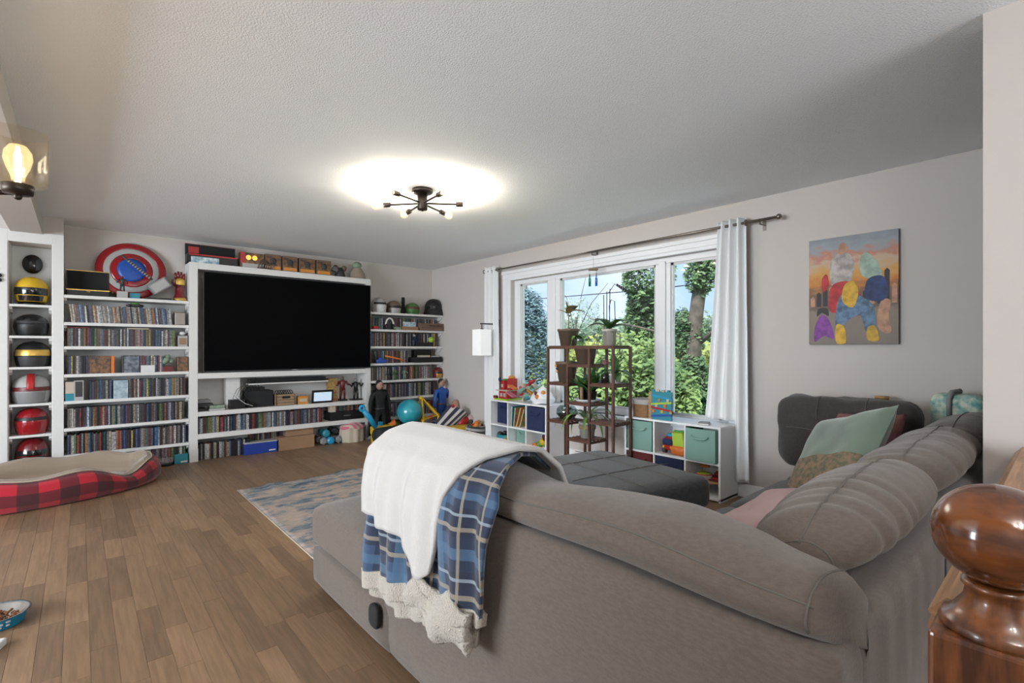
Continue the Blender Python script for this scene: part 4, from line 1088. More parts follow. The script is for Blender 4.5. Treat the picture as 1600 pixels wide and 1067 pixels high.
# display niche
nc = thing('display_niche', 'tall narrow white display niche holding helmets beside the bookcase', 'niche', (-4.45, -0.15, 0))
f = MB(); f.box((-4.80, FY, 0), (NX0, -0.30, 2.29)); f.build('stile', 'white_paint', nc, 0.002)
bx((NX1, FY, 0), (-4.229, -0.30, 2.29)).build('stile', 'white_paint', nc, 0.002)
bx((NX0, FY, NZ1), (NX1, -0.30, 2.29)).build('top_rail', 'white_paint', nc)
bx((NX0, FY, 0), (NX1, -0.30, NZ0)).build('bottom_rail', 'white_paint', nc)
bx((NX0, -0.30, NZ0), (NX0 + 0.006, -0.012, NZ1)).build('side_lining', 'white_paint', nc)
bx((NX1 - 0.006, -0.30, NZ0), (NX1, -0.012, NZ1)).build('side_lining', 'white_paint', nc)
bx((NX0, -0.020, NZ0), (NX1, -0.012, NZ1)).build('back_panel', 'white_paint', nc)
NSH = [1.625, 1.34, 1.056, 0.72, 0.435]
def corbel(x, sgn, z, parent):
    MB().prism([(x, FY + 0.03 + d, z - h) for d, h in ((0, 0), (0.10, 0), (0.10, 0.06), (0.05, 0.05), (0.02, 0.03), (0.0, 0.025))], (sgn * 0.02, 0, 0)).build('bracket', 'white_paint', parent)
for z in NSH:
    bx((NX0 + 0.006, -0.30, z - 0.022), (NX1 - 0.006, -0.02, z)).build('shelf', 'white_paint', nc, 0.002)
    corbel(NX0 + 0.006, 1, z - 0.022, nc); corbel(NX1 - 0.006, -1, z - 0.022, nc)
def bookcase(name, label, x0, x1, tops, th=0.03):
    t = thing(name, label, 'bookcase', ((x0 + x1) / 2, -0.15, 0))
    bx((x0 + 0.001, YB + 0.003, 0), (x1 - 0.001, -0.001, tops[0] - 0.001)).build('back_panel', 'white_paint', t)
    for z in tops:
        bx((x0, FY, z - th), (x1, YB, z)).build('shelf', 'white_paint', t, 0.002)
        corbel(x0, 1, z - th, t); corbel(x1, -1, z - th, t)
    return t
LT = [1.732, 1.473, 1.245, 0.980, 0.727, 0.469, 0.216]
RT = [1.720, 1.486, 1.253, 1.019, 0.782, 0.535, 0.259]
bookcase('built_in_bookcase', 'white built-in bookcase between the niche and the television unit', -4.228, -3.235, LT)
bookcase('built_in_bookcase', 'white built-in bookcase in the room corner by the toys', -1.163, -0.005, RT)
tv = thing('media_unit', 'white built-in media unit framing the large television', 'cabinet', (-2.2, -0.15, 0))
for x0, x1 in ((-3.233, -3.155), (-1.235, -1.165)):
    bx((x0, FY - 0.012, 0), (x1, YB, 2.155)).build('post', 'white_paint', tv, 0.003)
bx((-3.233, FY - 0.016, 0), (-3.153, FY - 0.012, 0.14)).build('plinth_block', 'white_paint', tv)
bx((-3.155, FY - 0.012, 2.085), (-1.235, YB, 2.155)).build('top_board', 'white_paint', tv, 0.003)
for z0, z1 in ((0.893, 0.955), (0.485, 0.535), (0.238, 0.292)):
    bx((-3.155, FY - 0.012, z0), (-1.235, YB, z1)).build('shelf', 'white_paint', tv, 0.003)
bx((-3.155, YB + 0.003, 0), (-1.235, -0.001, 2.085)).build('back_panel', 'white_paint', tv)
bx((-2.86, -0.20, 0.535), (-2.72, YB, 0.893)).build('inner_panel', 'white_paint', tv)
sb0, sb1 = aty(390, 603, -0.26), aty(510, 592, -0.26)
bx((sb0.x - 0.01, -0.27, 0.80), (sb1.x + 0.02, YB, 0.815)).build('soundbar_ledge', 'white_paint', tv, 0.002)
tag(bx((sb0.x, -0.25, 0.815), (sb1.x, -0.16, 0.868)).build('soundbar', 'black_soft', bevel=0.006), 'long black soundbar on a white ledge under the television', 'soundbar')

# television
te = thing('television', 'very large black flat-screen television filling the white unit', 'television', (-2.15, -0.34, 0.96))
TX0, TX1, TZ0, TZ1 = -3.105, -1.180, 0.962, 2.068
Mt = turn((TX1, -0.37, 0), -0.012)
bx((TX0, -0.345, TZ0), (TX1, -0.325, TZ1), Mt).build('housing', 'black', te, 0.003)
bx((TX0 + 0.3, -0.325, TZ0 + 0.2), (TX1 - 0.3, -0.05, TZ1 - 0.25), Mt).build('wall_mount', 'black_soft', te)
bx((TX0 + 0.007, -0.3475, TZ0 + 0.014), (TX1 - 0.007, -0.3455, TZ1 - 0.007), Mt).build('screen', 'tv_screen', te)
b_ = MB()
for q in (((TX0, -0.350, TZ0), (TX0 + 0.006, -0.330, TZ1)), ((TX1 - 0.006, -0.350, TZ0), (TX1, -0.330, TZ1)), ((TX0, -0.350, TZ1 - 0.006), (TX1, -0.330, TZ1)), ((TX0, -0.350, TZ0), (TX1, -0.330, TZ0 + 0.012))): b_.box(*q, Mt)
b_.build('bezel', 'dark_grey', te)
bx((-2.18, -0.352, TZ0 + 0.003), (-2.12, -0.350, TZ0 + 0.009), Mt).build('badge', 'light_grey', te)

# ------------------------------------------------------------------ rows of movie cases
PAL = [('black', (0.025, 0.025, 0.03), 16), ('dark grey', (0.09, 0.09, 0.10), 10), ('navy', (0.03, 0.05, 0.14), 8), ('blue', (0.05, 0.14, 0.36), 8), ('white', (0.62, 0.62, 0.62), 9),
       ('cream', (0.52, 0.42, 0.28), 6), ('red', (0.36, 0.03, 0.03), 8), ('orange', (0.50, 0.18, 0.04), 6), ('yellow', (0.58, 0.42, 0.05), 3), ('green', (0.10, 0.25, 0.06), 3),
       ('brown', (0.16, 0.085, 0.045), 9), ('grey', (0.30, 0.30, 0.31), 9), ('maroon', (0.14, 0.03, 0.045), 6), ('teal', (0.06, 0.20, 0.24), 4), ('purple', (0.13, 0.06, 0.22), 2)]
BAG = [p for p in PAL for _ in range(p[2])]
ONES = ['', 'first', 'second', 'third', 'fourth', 'fifth', 'sixth', 'seventh', 'eighth', 'ninth', 'tenth', 'eleventh', 'twelfth', 'thirteenth', 'fourteenth', 'fifteenth', 'sixteenth', 'seventeenth', 'eighteenth', 'nineteenth']
def nth(n):
    if n < 20: return ONES[n]
    t_ = ['twent', 'thirt', 'fort', 'fift', 'sixt', 'sevent', 'eight', 'ninet'][n // 10 - 2]
    return t_ + 'ieth' if n % 10 == 0 else t_ + 'y-' + ONES[n % 10]
case_mesh = {}
def case_data(w_, h, d):
    k = (round(w_, 4), round(h, 3), round(d, 3))
    if k not in case_mesh:
        me = bpy.data.meshes.new('movie_case')
        c = 0.0012; a = w_ / 2
        # box with chamfered spine edges, spine towards -y, origin at the foot of the spine
        P = [(-a + c, 0, 0), (a - c, 0, 0), (a, c, 0), (a, d, 0), (-a, d, 0), (-a, c, 0)]
        P = P + [(x, y, h) for x, y, _ in P]
        me.from_pydata(P, [], [(5, 4, 3, 2, 1, 0), (6, 7, 8, 9, 10, 11)] + [(i, (i + 1) % 6, (i + 1) % 6 + 6, i + 6) for i in range(6)])
        me.materials.append(MATS['case'])
        case_mesh[k] = me
    return case_mesh[k]
mass = MB(); mass_tint = []
n_ind = [0]
def row(x0, x1, z, h, wlist, label=None, group=None, lean=0.0, yf=-0.285, cols=None, d=0.135, start=1):
    x = x0; n = start
    while True:
        w_ = RND.choice(wlist); hh = h * RND.choice((1, 1, 1, 1, 0.985, 0.94))
        if x + w_ > x1: break
        nm, c, _ = RND.choice(cols or BAG)
        g_ = sum(c) / 3; k_ = RND.uniform(0.6, 1.1); c = tuple((0.76 * v + 0.24 * g_) * k_ for v in c)
        yj = yf + RND.uniform(-0.006, 0.008)
        ln = lean + RND.gauss(0, 0.012) * (1 if lean else 0)
        if label and n_ind[0] < 300:
            n_ind[0] += 1
            o = bpy.data.objects.new('movie_case', case_data(w_ - 0.0008, hh, d)); COL.objects.link(o)
            o.location = (x + w_ / 2, yj, z); o.color = (*c, 1)
            tag(o, f'{nm} movie case, {nth(n)} from the {label[0]} end {label[1]}', 'movie case', group)
        else:
            a = len(mass.v)
            M = turn((x + w_ / 2, 0, z), 0, 0, ln)
            mass.box((x + 0.0004, yj, z), (x + w_ - 0.0004, yj + d, z + hh), M)
            mass_tint.extend([c] * (len(mass.v) - a))
        x += w_; n += 1
DV = (0.014, 0.0145, 0.014, 0.0145, 0.0135, 0.022)
BR = (0.0125, 0.013, 0.0135)
# boxes, frames and other things take part of some rows
LX0, LX1 = -4.205, -3.26
BC = 'on the %s bookcase shelf'
row(-4.045, -3.87, LT[4], 0.186, DV, ('niche', BC % 'fifth'), 'movie cases on the bookcase, fifth shelf')
row(-3.745, LX1, LT[4], 0.186, DV, ('steel-blue set', BC % 'fifth'), 'movie cases on the bookcase, fifth shelf')
row(LX0, LX1, LT[5], 0.186, DV, ('niche', BC % 'sixth'), 'movie cases on the bookcase, sixth shelf')
row(LX0, LX1, LT[6], 0.189, DV, ('niche', BC % 'seventh'), 'movie cases on the bookcase, seventh shelf')
row(-3.148, -1.80, 0.292, 0.176, DV + (0.03,), ('post', 'below the devices'), 'movie cases in the media unit')
row(LX0, -3.99, LT[3], 0.172, BR, ('niche', BC % 'fourth'), 'movie cases on the bookcase, fourth shelf')
# the rest joined
PALE = [p for p in PAL if p[0] in ('white', 'grey', 'cream', 'blue')] * 2 + [p for p in PAL if p[0] in ('black', 'brown', 'orange')]
row(LX0 + 0.03, LX1 - 0.11, LT[1], 0.172, BR, lean=-0.09, cols=PALE)
row(LX0, LX1 - 0.09, LT[2], 0.172, BR)
row(-3.80, -3.45, LT[3], 0.172, BR)
row(LX0, LX1, 0.002, 0.185, DV)
row(-3.148, -2.62, 0.002, 0.175, DV, cols=PALE + BAG[:10], yf=-0.27)
row(-2.60, -1.95, 0.05, 0.172, DV, cols=PALE + BAG, yf=-0.16)
mass.box((-2.60, -0.16, 0.0), (-1.95, -0.025, 0.05)); mass_tint.extend([(0.1, 0.07, 0.05)] * 8)
RX_0, RX_1 = -1.15, -0.10
for z, h, xe in ((RT[1], 0.172, RX_1), (RT[2], 0.19, RX_1 + 0.02), (RT[3], 0.172, -0.55), (RT[4], 0.186, -0.20), (RT[5], 0.19, RX_1), (RT[6], 0.19, RX_1), (0.002, 0.19, -0.6)):
    row(RX_0, xe, z, h, DV, yf=-0.24)
row(-1.66, -1.26, 0.405, 0.077, (0.02, 0.025), yf=-0.25)
tag(mass.build('movie_case_mass', 'case_mass', tint=mass_tint, origin=(0, 0, 0)), 'movie cases filling the remaining shelves of the wall', 'movie cases', kind='stuff')

# ================================================================== THINGS ON THE SHELVES
def one(name, label, cat, mb, m, bevel=0, group=None, **k): return tag(mb.build(name, m, bevel=bevel, **k), label, cat, group)
def P(px, py, y=-0.20): return aty(px, py, y)
# helmets and masks: plain display helmets in the colours of the collection
def helmet(label, x, z, w_, h, cols, y=-0.17, visor=0.56, flare=0.0, name='display_helmet', jaw=True, crest=None, stand=False, dep=None, group='helmets on display', rz=0.0, slit=0.10):
    dome, band, low = cols
    t = thing(name, label, 'helmet', (x, y, z), group)
    rx, ry, rzz = w_ / 2, (dep or w_ * 0.55), h / 2
    z0 = z + (0.03 if stand else 0.0)
    Mr = Matrix.Rotation(rz, 3, 'Z')
    def shell(lo, hi, grow, m, nm, front=False, a0=0, a1=2 * PI):
        mb = MB()
        def fn(u, v):
            q = lo + (hi - lo) * v                       # 0 foot .. 1 crown
            a = a0 + (a1 - a0) * u
            r_ = max(0.0, 1 - max(0, (q - 0.42) / 0.58) ** 2.4) ** 0.5 if q > 0.42 else 1 - 0.16 * ((0.42 - q) / 0.42) ** 1.5 + flare * ((0.42 - q) / 0.42) ** 1.3
            r_ = max(r_, 0.02) + grow
            p = Mr @ Vector((math.cos(a) * rx * r_, math.sin(a) * ry * r_ * (1.0 if math.sin(a) > 0 else 1.0), 0))
            return Vector((x + p.x, y + p.y, z0 + q * h))
        mb.grid(fn, 36, 18, cu=(a1 - a0 > 6.2)); return mb.build(nm, m, t, solid=0.004)
    shell(0.0, 1.0, 0.0, dome, 'shell')
    # openings face -y
    shell(visor - slit, visor + slit, 0.03, band, 'visor', a0=-PI * 0.88, a1=-PI * 0.12)
    if jaw: shell(0.02, visor - slit - 0.03, 0.035, low, 'face_guard', a0=-PI * 0.76, a1=-PI * 0.24)
    if crest:
        mb = MB(); mb.grid(lambda u, v: Vector((x + (v - 0.5) * w_ * crest[1], y - ry * 1.02 * math.cos((u * 0.9 - 0.1) * PI / 2), z0 + h * (0.5 + 0.52 * math.sin((u * 0.9 - 0.02) * PI / 2)))), 16, 4)
        mb.build('crest', crest[0], t, solid=0.006)
    if stand: MB().lathe([(0, 0), (w_ * 0.42, 0), (w_ * 0.38, 0.02), (w_ * 0.2, 0.03), (0, 0.03)], (x, y, z), 24).build('stand', 'black', t)
    return t
nx = (NX0 + NX1) / 2
helmet('glossy yellow and black helmet on a black stand, topmost in the niche', nx, NSH[0], 0.235, 0.235, ('yellow', 'black_gloss', 'black_gloss'), stand=True, visor=0.40, slit=0.14)
for s in (-1, 1):   # side plates of that helmet
    pass
one('round_plaque', 'black oval plaque leaning at the top of the niche', 'plaque', MB().lathe([(0, -0.006), (0.07, -0.006), (0.072, 0), (0.07, 0.006), (0, 0.006)], (nx, -0.045, NSH[0] + 0.40), 36, 'y', sx=1.25), 'black_gloss')
helmet('plain glossy black helmet with silver edging on the second niche shelf', nx, NSH[1], 0.24, 0.205, ('black_gloss', 'dark_grey', 'black'), visor=0.62, slit=0.05)
helmet('black helmet with gold visor band on the third niche shelf', nx + 0.01, NSH[2], 0.25, 0.235, ('black', 'gold', 'dark_grey'), visor=0.55, slit=0.12)
helmet('silver helmet with red stripe and dark visor on the fourth niche shelf', nx, NSH[3], 0.265, 0.265, ('light_grey', 'dark_red', 'grey'), visor=0.50, slit=0.07, crest=('red', 0.2))
helmet('glossy bright red helmet with dark band on the fifth niche shelf', nx, NSH[4], 0.235, 0.24, ('red_gloss', 'black', 'red_gloss'), visor=0.60, slit=0.06)
helmet('glossy dark red helmet with black face opening on the niche floor', nx + 0.005, NZ0, 0.235, 0.30, ('dark_red_gloss', 'black_gloss', 'black_gloss'), visor=0.56, slit=0.08, stand=True)
one('wall_hook', 'small black leaf-shaped hook on the wall edge', 'hook', MB().ell((-4.655, -0.325, 1.87), (0.022, 0.01, 0.02), 12, 8).ell((-4.655, -0.325, 1.83), (0.022, 0.01, 0.018), 12, 8), 'black')
top = RT[0]
def hx(px): return P(px, 480, -0.17).x
helmet('white helmet with black brow band at the television end of the top shelf', hx(592), top, 0.20, 0.215, ('light_grey', 'black', 'white_plastic'), visor=0.60, slit=0.06)
helmet('brown and silver domed helmet, second from the television', hx(615), top, 0.20, 0.185, ('pot_brown', 'black', 'light_grey'), visor=0.50, slit=0.07)
helmet('olive green domed helmet with maroon brow beside the black post', hx(644), top, 0.20, 0.17, ('leaf', 'dark_red', 'leaf'), visor=0.55, slit=0.08)
one('display_post', 'upright ribbed black display post between two helmets', 'post', MB().lathe([(0, 0), (0.035, 0), (0.04, 0.06), (0.028, 0.10), (0.022, 0.15), (0.026, 0.17), (0.024, 0.245), (0, 0.25)], (hx(632), -0.13, top), 14), 'black_soft')
helmet('large black flared helmet nearest the window wall', hx(677), top, 0.25, 0.255, ('black', 'black_gloss', 'black'), visor=0.45, slit=0.05, flare=0.38)

# ---- top of the first bookcase
z = LT[0]
def openbox(label, x0, x1, z, h, dep, mo, mi, trim, y=-0.27, lid=0.2, txt=None, group=None):
    t = thing('presentation_box', label, 'box', ((x0 + x1) / 2, y + dep / 2, z), group)
    b = MB(); b.box((x0, y, z), (x1, y + 0.006, z + h)); b.box((x0, y + dep - 0.006, z), (x1, y + dep, z + h)); b.box((x0, y, z), (x0 + 0.006, y + dep, z + h)); b.box((x1 - 0.006, y, z), (x1, y + dep, z + h)); b.box((x0, y, z), (x1, y + dep, z + 0.006))
    b.build('tray', mo, t)
    bx((x0, y + dep, z + h), (x1, y + dep + 0.014, z + h + lid)).build('lid', mo, t)
    bx((x0 + 0.01, y + dep - 0.003, z + h + 0.01), (x1 - 0.01, y + dep, z + h + lid - 0.008)).build('lid_lining', mi, t)
    b = MB(); b.box((x0, y - 0.002, z + h - 0.010), (x1, y + 0.001, z + h)); b.box((x0, y + dep - 0.004, z + h + lid - 0.006), (x1, y + dep + 0.015, z + h + lid))
    b.build('edge_trim', trim, t)
    return t
xa, xb = P(103, 455).x, P(171, 455).x
t = openbox('open black presentation box with gold edging at the end of the top shelf', xa, xb, z, 0.062, 0.15, 'black', 'black_soft', 'gold')
words('THE', 0.016, ((xa + xb) / 2, -0.2725, z + 0.042), (PI / 2, 0, 0), 'gold', 'lettering', t)
b = MB()
for k in range(9): b.ell((xa + 0.05 + k * 0.037, -0.20 + 0.02 * math.sin(k), z + 0.055), (0.018, 0.015, 0.012), 8, 6)
b.build('contents', 'pewter', t)
bx((xa + 0.02, -0.122, z + 0.08), (xa + 0.075, -0.119, z + 0.15)).build('lid_card', 'dark_red', t)
sh_ = thing('round_shield', 'large round shield with red, silver and blue rings leaning against the wall', 'shield', (P(206, 420, -0.08).x, -0.08, z))
sc0 = P(206, 419, -0.09)
def ringd(r0, r1, m, nm):
    def fn(u, v):
        a = 2 * PI * u; r_ = r0 + (r1 - r0) * v
        dep = 0.045 * (1 - (r_ / 0.30) ** 2)
        q = Vector((r_ * math.cos(a), -dep, r_ * math.sin(a)))
        q.rotate(Matrix.Rotation(-0.14, 3, 'X'))
        return Vector((sc0.x, -0.075, z + 0.30)) + q
    MB().grid(fn, 56, 5, cu=True).build(nm, m, sh_, solid=0.006)
ringd(0.232, 0.296, 'red_gloss', 'outer_ring'); ringd(0.178, 0.232, 'light_grey', 'silver_ring'); ringd(0.122, 0.178, 'red_gloss', 'inner_ring'); ringd(0.0, 0.122, 'blue', 'boss')
# leaning mallet with grey block head
ml = thing('prop_mallet', 'grey stone-like block mallet with wrapped handle leaning on the shield', 'mallet', (P(245, 455).x, -0.2, z))
hc = P(249, 447, -0.22); Mh = Matrix.Translation(hc) @ Matrix.Rotation(-0.64, 4, 'Y')
def loc_box(a, b, M): return bx(a, b, M)
loc_box((-0.092, -0.055, -0.058), (0.092, 0.055, 0.058), Mh).build('head', 'grey', ml, 0.012)
loc_box((-0.075, -0.058, -0.043), (0.075, -0.054, 0.043), Mh).build('face_plate', 'light_grey', ml, 0.003)
q0, q1 = P(238, 437, -0.20), P(190, 399, -0.16)
MB().tube([q0.lerp(q1, i / 12) for i in range(13)], 0.012, 10).build('handle', 'dark_grey', ml)
for i in range(10): MB().tube([q0.lerp(q1, 0.08 + i * 0.075), q0.lerp(q1, 0.10 + i * 0.075)], 0.0145, 10).build('wrap', 'cream', ml)
bx((hc.x - 0.12, -0.28, z), (hc.x + 0.10, -0.16, z + 0.02)).build('plinth', 'black', ml, 0.004)
# small figurine on plinth
def figurine(label, x, y, z, h, body, head, base=None, arm=0.5, name='figurine', lean=0.0, group=None):
    t = thing(name, label, 'figurine', (x, y, z), group)
    z0 = z
    if base:
        bw, bh, bm = base
        bx((x - bw / 2, y - bw / 2, z), (x + bw / 2, y + bw / 2, z + bh)).build('plinth', bm, t, 0.002); z0 = z + bh
    b = MB(); k = h
    for s in (-1, 1):
        b.tube([(x + s * 0.10 * k, y, z0), (x + s * 0.08 * k, y - 0.01, z0 + 0.25 * k), (x + s * 0.05 * k, y, z0 + 0.48 * k)], [0.045 * k, 0.05 * k, 0.07 * k], 8)
        b.tube([(x + s * 0.15 * k, y, z0 + 0.78 * k), (x + s * 0.24 * k, y - 0.02, z0 + 0.62 * k), (x + s * (0.22 + 0.1 * arm) * k, y - 0.06 * k, z0 + (0.45 + 0.2 * arm) * k)], [0.05 * k, 0.042 * k, 0.035 * k], 8)
    b.tube([(x, y, z0 + 0.44 * k), (x, y, z0 + 0.60 * k), (x, y, z0 + 0.78 * k), (x, y, z0 + 0.84 * k)], [0.10 * k, 0.10 * k, 0.15 * k, 0.06 * k], 10)
    b.build('body', body, t)
    MB().ell((x, y, z0 + 0.92 * k), (0.068 * k, 0.075 * k, 0.085 * k), 12, 10).build('head', head, t)
    return t
p = P(191, 462, -0.25)
figurine('tiny dark figurine on a small cube plinth before the shield', p.x, -0.25, z, 0.155, 'dark_grey', 'dark_red', (0.085, 0.065, 'light_grey'))
p = P(210, 462, -0.25)
one('small_box', 'small dark teal box beside the figurine plinth', 'box', bx((p.x - 0.045, -0.27, z), (p.x + 0.045, -0.2, z + 0.055)), 'teal', 0.003)
# armoured glove
gx = P(281, 450, -0.18).x
gl = thing('armored_glove', 'upright red and gold armored glove prop at the end of the shelf', 'glove', (gx, -0.18, z))
MB().lathe([(0, 0), (0.060, 0), (0.062, 0.03), (0.046, 0.08), (0.040, 0.14), (0.044, 0.18), (0, 0.18)], (gx, -0.18, z), 20, sy=0.85).build('cuff', 'dark_red_gloss', gl)
MB().lathe([(0.0605, 0.0), (0.066, 0.006), (0.066, 0.03), (0.06, 0.036)], (gx, -0.18, z), 20, sy=0.85).build('cuff_band', 'gold', gl)
MB().ell((gx, -0.18, z + 0.205), (0.047, 0.026, 0.052), 18, 12, 0.8).build('palm', 'gold', gl)
for k, (dx, ln) in enumerate(((-0.034, 0.062), (-0.012, 0.078), (0.011, 0.075), (0.033, 0.058))):
    MB().tube([(gx + dx, -0.18, z + 0.24), (gx + dx * 1.15, -0.19, z + 0.24 + ln * 0.5), (gx + dx * 1.2, -0.186, z + 0.245 + ln)], [0.014, 0.0135, 0.011], 10).build('finger', 'dark_red_gloss', gl)
MB().tube([(gx - 0.045, -0.185, z + 0.17), (gx - 0.07, -0.20, z + 0.205), (gx - 0.066, -0.205, z + 0.235)], [0.014, 0.012, 0.008], 10).build('thumb', 'dark_red_gloss', gl)

# ---- second to fourth shelves: things among the cases
p = P(281, 492, -0.25)
one('steel_tin', 'shiny silver collector tin at the end of the leaning row', 'tin', bx((p.x - 0.05, -0.29, LT[1]), (p.x + 0.045, -0.16, LT[1] + 0.135)), 'pewter', 0.006)
p = P(211, 473, -0.22)
t = thing('toy_car', 'small dark green toy car on top of the leaning cases', 'toy', (p.x, -0.22, LT[1] + 0.172))
MB().ell((p.x, -0.22, LT[1] + 0.190), (0.075, 0.032, 0.017), 16, 8, 0.6).build('body', 'dark_grey', t); MB().ell((p.x, -0.22, LT[1] + 0.206), (0.038, 0.026, 0.014), 14, 8, 0.7).build('cabin', 'green', t)
for dx in (-0.045, 0.045): MB().lathe([(0, -0.034), (0.013, -0.034), (0.013, 0.034), (0, 0.034)], (p.x + dx, -0.22, LT[1] + 0.185), 12, 'y').build('wheel_pair', 'black', t)
for k, (pa, pb, lab) in enumerate(((103, 140, 'dark red case lying flat on the niche end of the third shelf row'), (198, 232, 'pale case lying flat on the middle of the third shelf row'))):
    a, c = P(pa, 510).x, P(pb, 510).x
    one('flat_case', lab, 'movie case', bx((a, -0.26, LT[2] + 0.174), (c, -0.13, LT[2] + 0.188)), 'dark_red' if k == 0 else 'cream', 0.002)
p = P(285, 532, -0.24)
t = thing('boxed_figure', 'small window box with a beige face at the end of the third shelf', 'box', (p.x, -0.24, LT[2]))
bx((p.x - 0.045, -0.29, LT[2]), (p.x + 0.04, -0.2, LT[2] + 0.115)).build('carton', 'light_grey', t, 0.002); bx((p.x - 0.035, -0.292, LT[2] + 0.02), (p.x + 0.03, -0.29, LT[2] + 0.09)).build('window', 'tan', t)
MB().ell((p.x, -0.24, LT[2] + 0.14), (0.03, 0.03, 0.022), 12, 8).build('cap', 'white_plastic', t)
z = LT[3]
for k, (pa, pb, m, hh, lab) in enumerate(((140, 172, 'card_art', 0.17, 'dark box set with brown artwork on the fourth shelf'), (173, 178, 'orange', 0.17, 'thin orange case standing alone on the fourth shelf'), (193, 216, 'case_art_navy', 0.165, 'navy steel box set facing forward on the fourth shelf'))):
    if m == 'case_art_navy': mat(m, (0.05, 0.06, 0.09), 0.35, col2=(0.2, 0.22, 0.25), vscale=25)
    a, c = P(pa, 570).x, P(pb, 570).x
    one('box_set', lab, 'box set', bx((a, -0.295, z), (c, -0.20, z + hh)), m, 0.002)
a, c = P(220, 575, -0.30).x, P(242, 575, -0.30).x
one('small_box', 'small white card box before the cases on the fourth shelf', 'box', bx((a, -0.308, z), (c, -0.298, z + 0.072)), 'white_plastic', 0.002)
p = P(262, 565, -0.25)
t = thing('creature_model', 'green lumpy model on a red foot on the fourth shelf', 'model', (p.x, -0.25, z))
b = MB()
for k in range(9): b.ell((p.x + RND.uniform(-0.05, 0.05), -0.25 + RND.uniform(-0.02, 0.02), z + 0.08 + RND.uniform(0, 0.08)), (0.03, 0.025, 0.026), 10, 8)
b.build('model_body', 'leaf_grey', t); bx((p.x - 0.05, -0.29, z), (p.x + 0.05, -0.21, z + 0.06)).build('plinth', 'dark_red', t, 0.004)
p = P(285, 566, -0.25)
one('boxed_figure', 'tan collector carton at the end of the fourth shelf', 'box', bx((p.x - 0.05, -0.295, z), (p.x + 0.045, -0.21, z + 0.155)), 'card_art', 0.003)
z = LT[4]
a = P(102, 615, -0.28).x
t = thing('boxed_card', 'white and blue card carton at the niche end of the fifth shelf', 'box', (a + 0.03, -0.27, z))
bx((a, -0.30, z + 0.07), (a + 0.06, -0.24, z + 0.18)).build('upper_panel', 'cream', t); bx((a, -0.302, z), (a + 0.06, -0.24, z + 0.07)).build('lower_panel', 'teal', t)
a, c = P(115, 610, -0.28).x, P(131, 610, -0.28).x
t = thing('framed_photo', 'framed grey photograph standing on the fifth shelf near the niche', 'frame', ((a + c) / 2, -0.27, z))
bx((a, -0.300, z), (c, -0.285, z + 0.19)).build('frame', 'light_grey', t, 0.003); bx((a + 0.012, -0.302, z + 0.035), (c - 0.01, -0.30, z + 0.18)).build('print', 'dark_grey', t)
mat('steel_art', (0.22, 0.30, 0.36), 0.35, col2=(0.42, 0.5, 0.55), vscale=20)
one('box_set', 'pale steel-blue set facing forward amid the fifth shelf row', 'box set', bx((-3.865, -0.30, LT[4]), (-3.75, -0.2, LT[4] + 0.18)), 'steel_art', 0.002)
p = P(258, 718, -0.27)
t = thing('film_tin', 'round clear and black disc spindle on the floor beside the dog bed', 'tin', (p.x, -0.27, 0))
MB().lathe([(0, 0), (0.085, 0), (0.085, 0.03), (0, 0.03)], (p.x, -0.27, 0), 28).build('base', 'black', t); MB().lathe([(0.08, 0.03), (0.08, 0.075), (0, 0.078)], (p.x, -0.27, 0), 28).build('cover', 'clear', t)
p = P(283, 715, -0.27)
t = thing('storage_carton', 'slate-blue carton with white label at the foot of the media post', 'box', (p.x, -0.27, 0))
bx((p.x - 0.065, -0.325, 0), (p.x + 0.055, -0.2, 0.10)).build('carton', 'teal', t, 0.004); bx((p.x - 0.01, -0.327, 0.012), (p.x + 0.05, -0.325, 0.03)).build('label_strip', 'white_plastic', t)

# ---- on top of the media unit
z = 2.155
xa, xb = P(291, 400).x, P(370, 400).x
t = openbox('open black and red presentation box on top of the media unit', xa, xb, z, 0.10, 0.15, 'black', 'black_soft', 'dark_red', lid=0.13)
bx((xa + 0.02, -0.274, z + 0.085), (xb - 0.01, -0.270, z + 0.10)).build('front_band', 'red', t)
bx((xa + 0.03, -0.126, z + 0.13), (xa + 0.13, -0.122, z + 0.20)).build('lid_card', 'red', t)
b = MB()
for k in range(12): b.ell((xa + 0.06 + k * 0.042, -0.19 + 0.015 * math.sin(k * 2), z + 0.10), (0.016, 0.014, 0.01), 8, 6)
b.build('contents', 'pewter', t)
one('card_box', 'flat light blue illustrated box before the open black box', 'box', bx((xa + 0.03, -0.315, z), (P(342, 408, -0.3).x, -0.285, z + 0.065)), 'blue_art', 0.002)
xa, xb = P(374, 405, -0.25).x, P(411, 408, -0.25).x
t = thing('boxed_figure', 'red-sided box with two glowing orange discs on the media unit', 'box', ((xa + xb) / 2, -0.25, z))
bx((xa, -0.30, z), (xb, -0.2, z + 0.175)).build('carton', 'card_art', t, 0.002); bx((xa - 0.001, -0.302, z + 0.05), (xa + 0.05, -0.30, z + 0.175)).build('side_panel', 'red', t); bx((xa + 0.02, -0.302, z), (xb - 0.01, -0.30, z + 0.05)).build('lower_panel', 'light_grey', t)
for dx in (0.085, 0.15): MB().lathe([(0, -0.306), (0.026, -0.306), (0.028, -0.30), (0, -0.30)], (xa + dx, 0, z + 0.118), 20, 'y').build('glowing_disc', 'amber_lamp', t)
labs = ['first orange collector box beside the glowing discs, with dark figure before it', 'second orange collector box counted from the glowing discs', 'third orange collector box counted from the glowing discs', 'last orange collector box, next to the dark model']
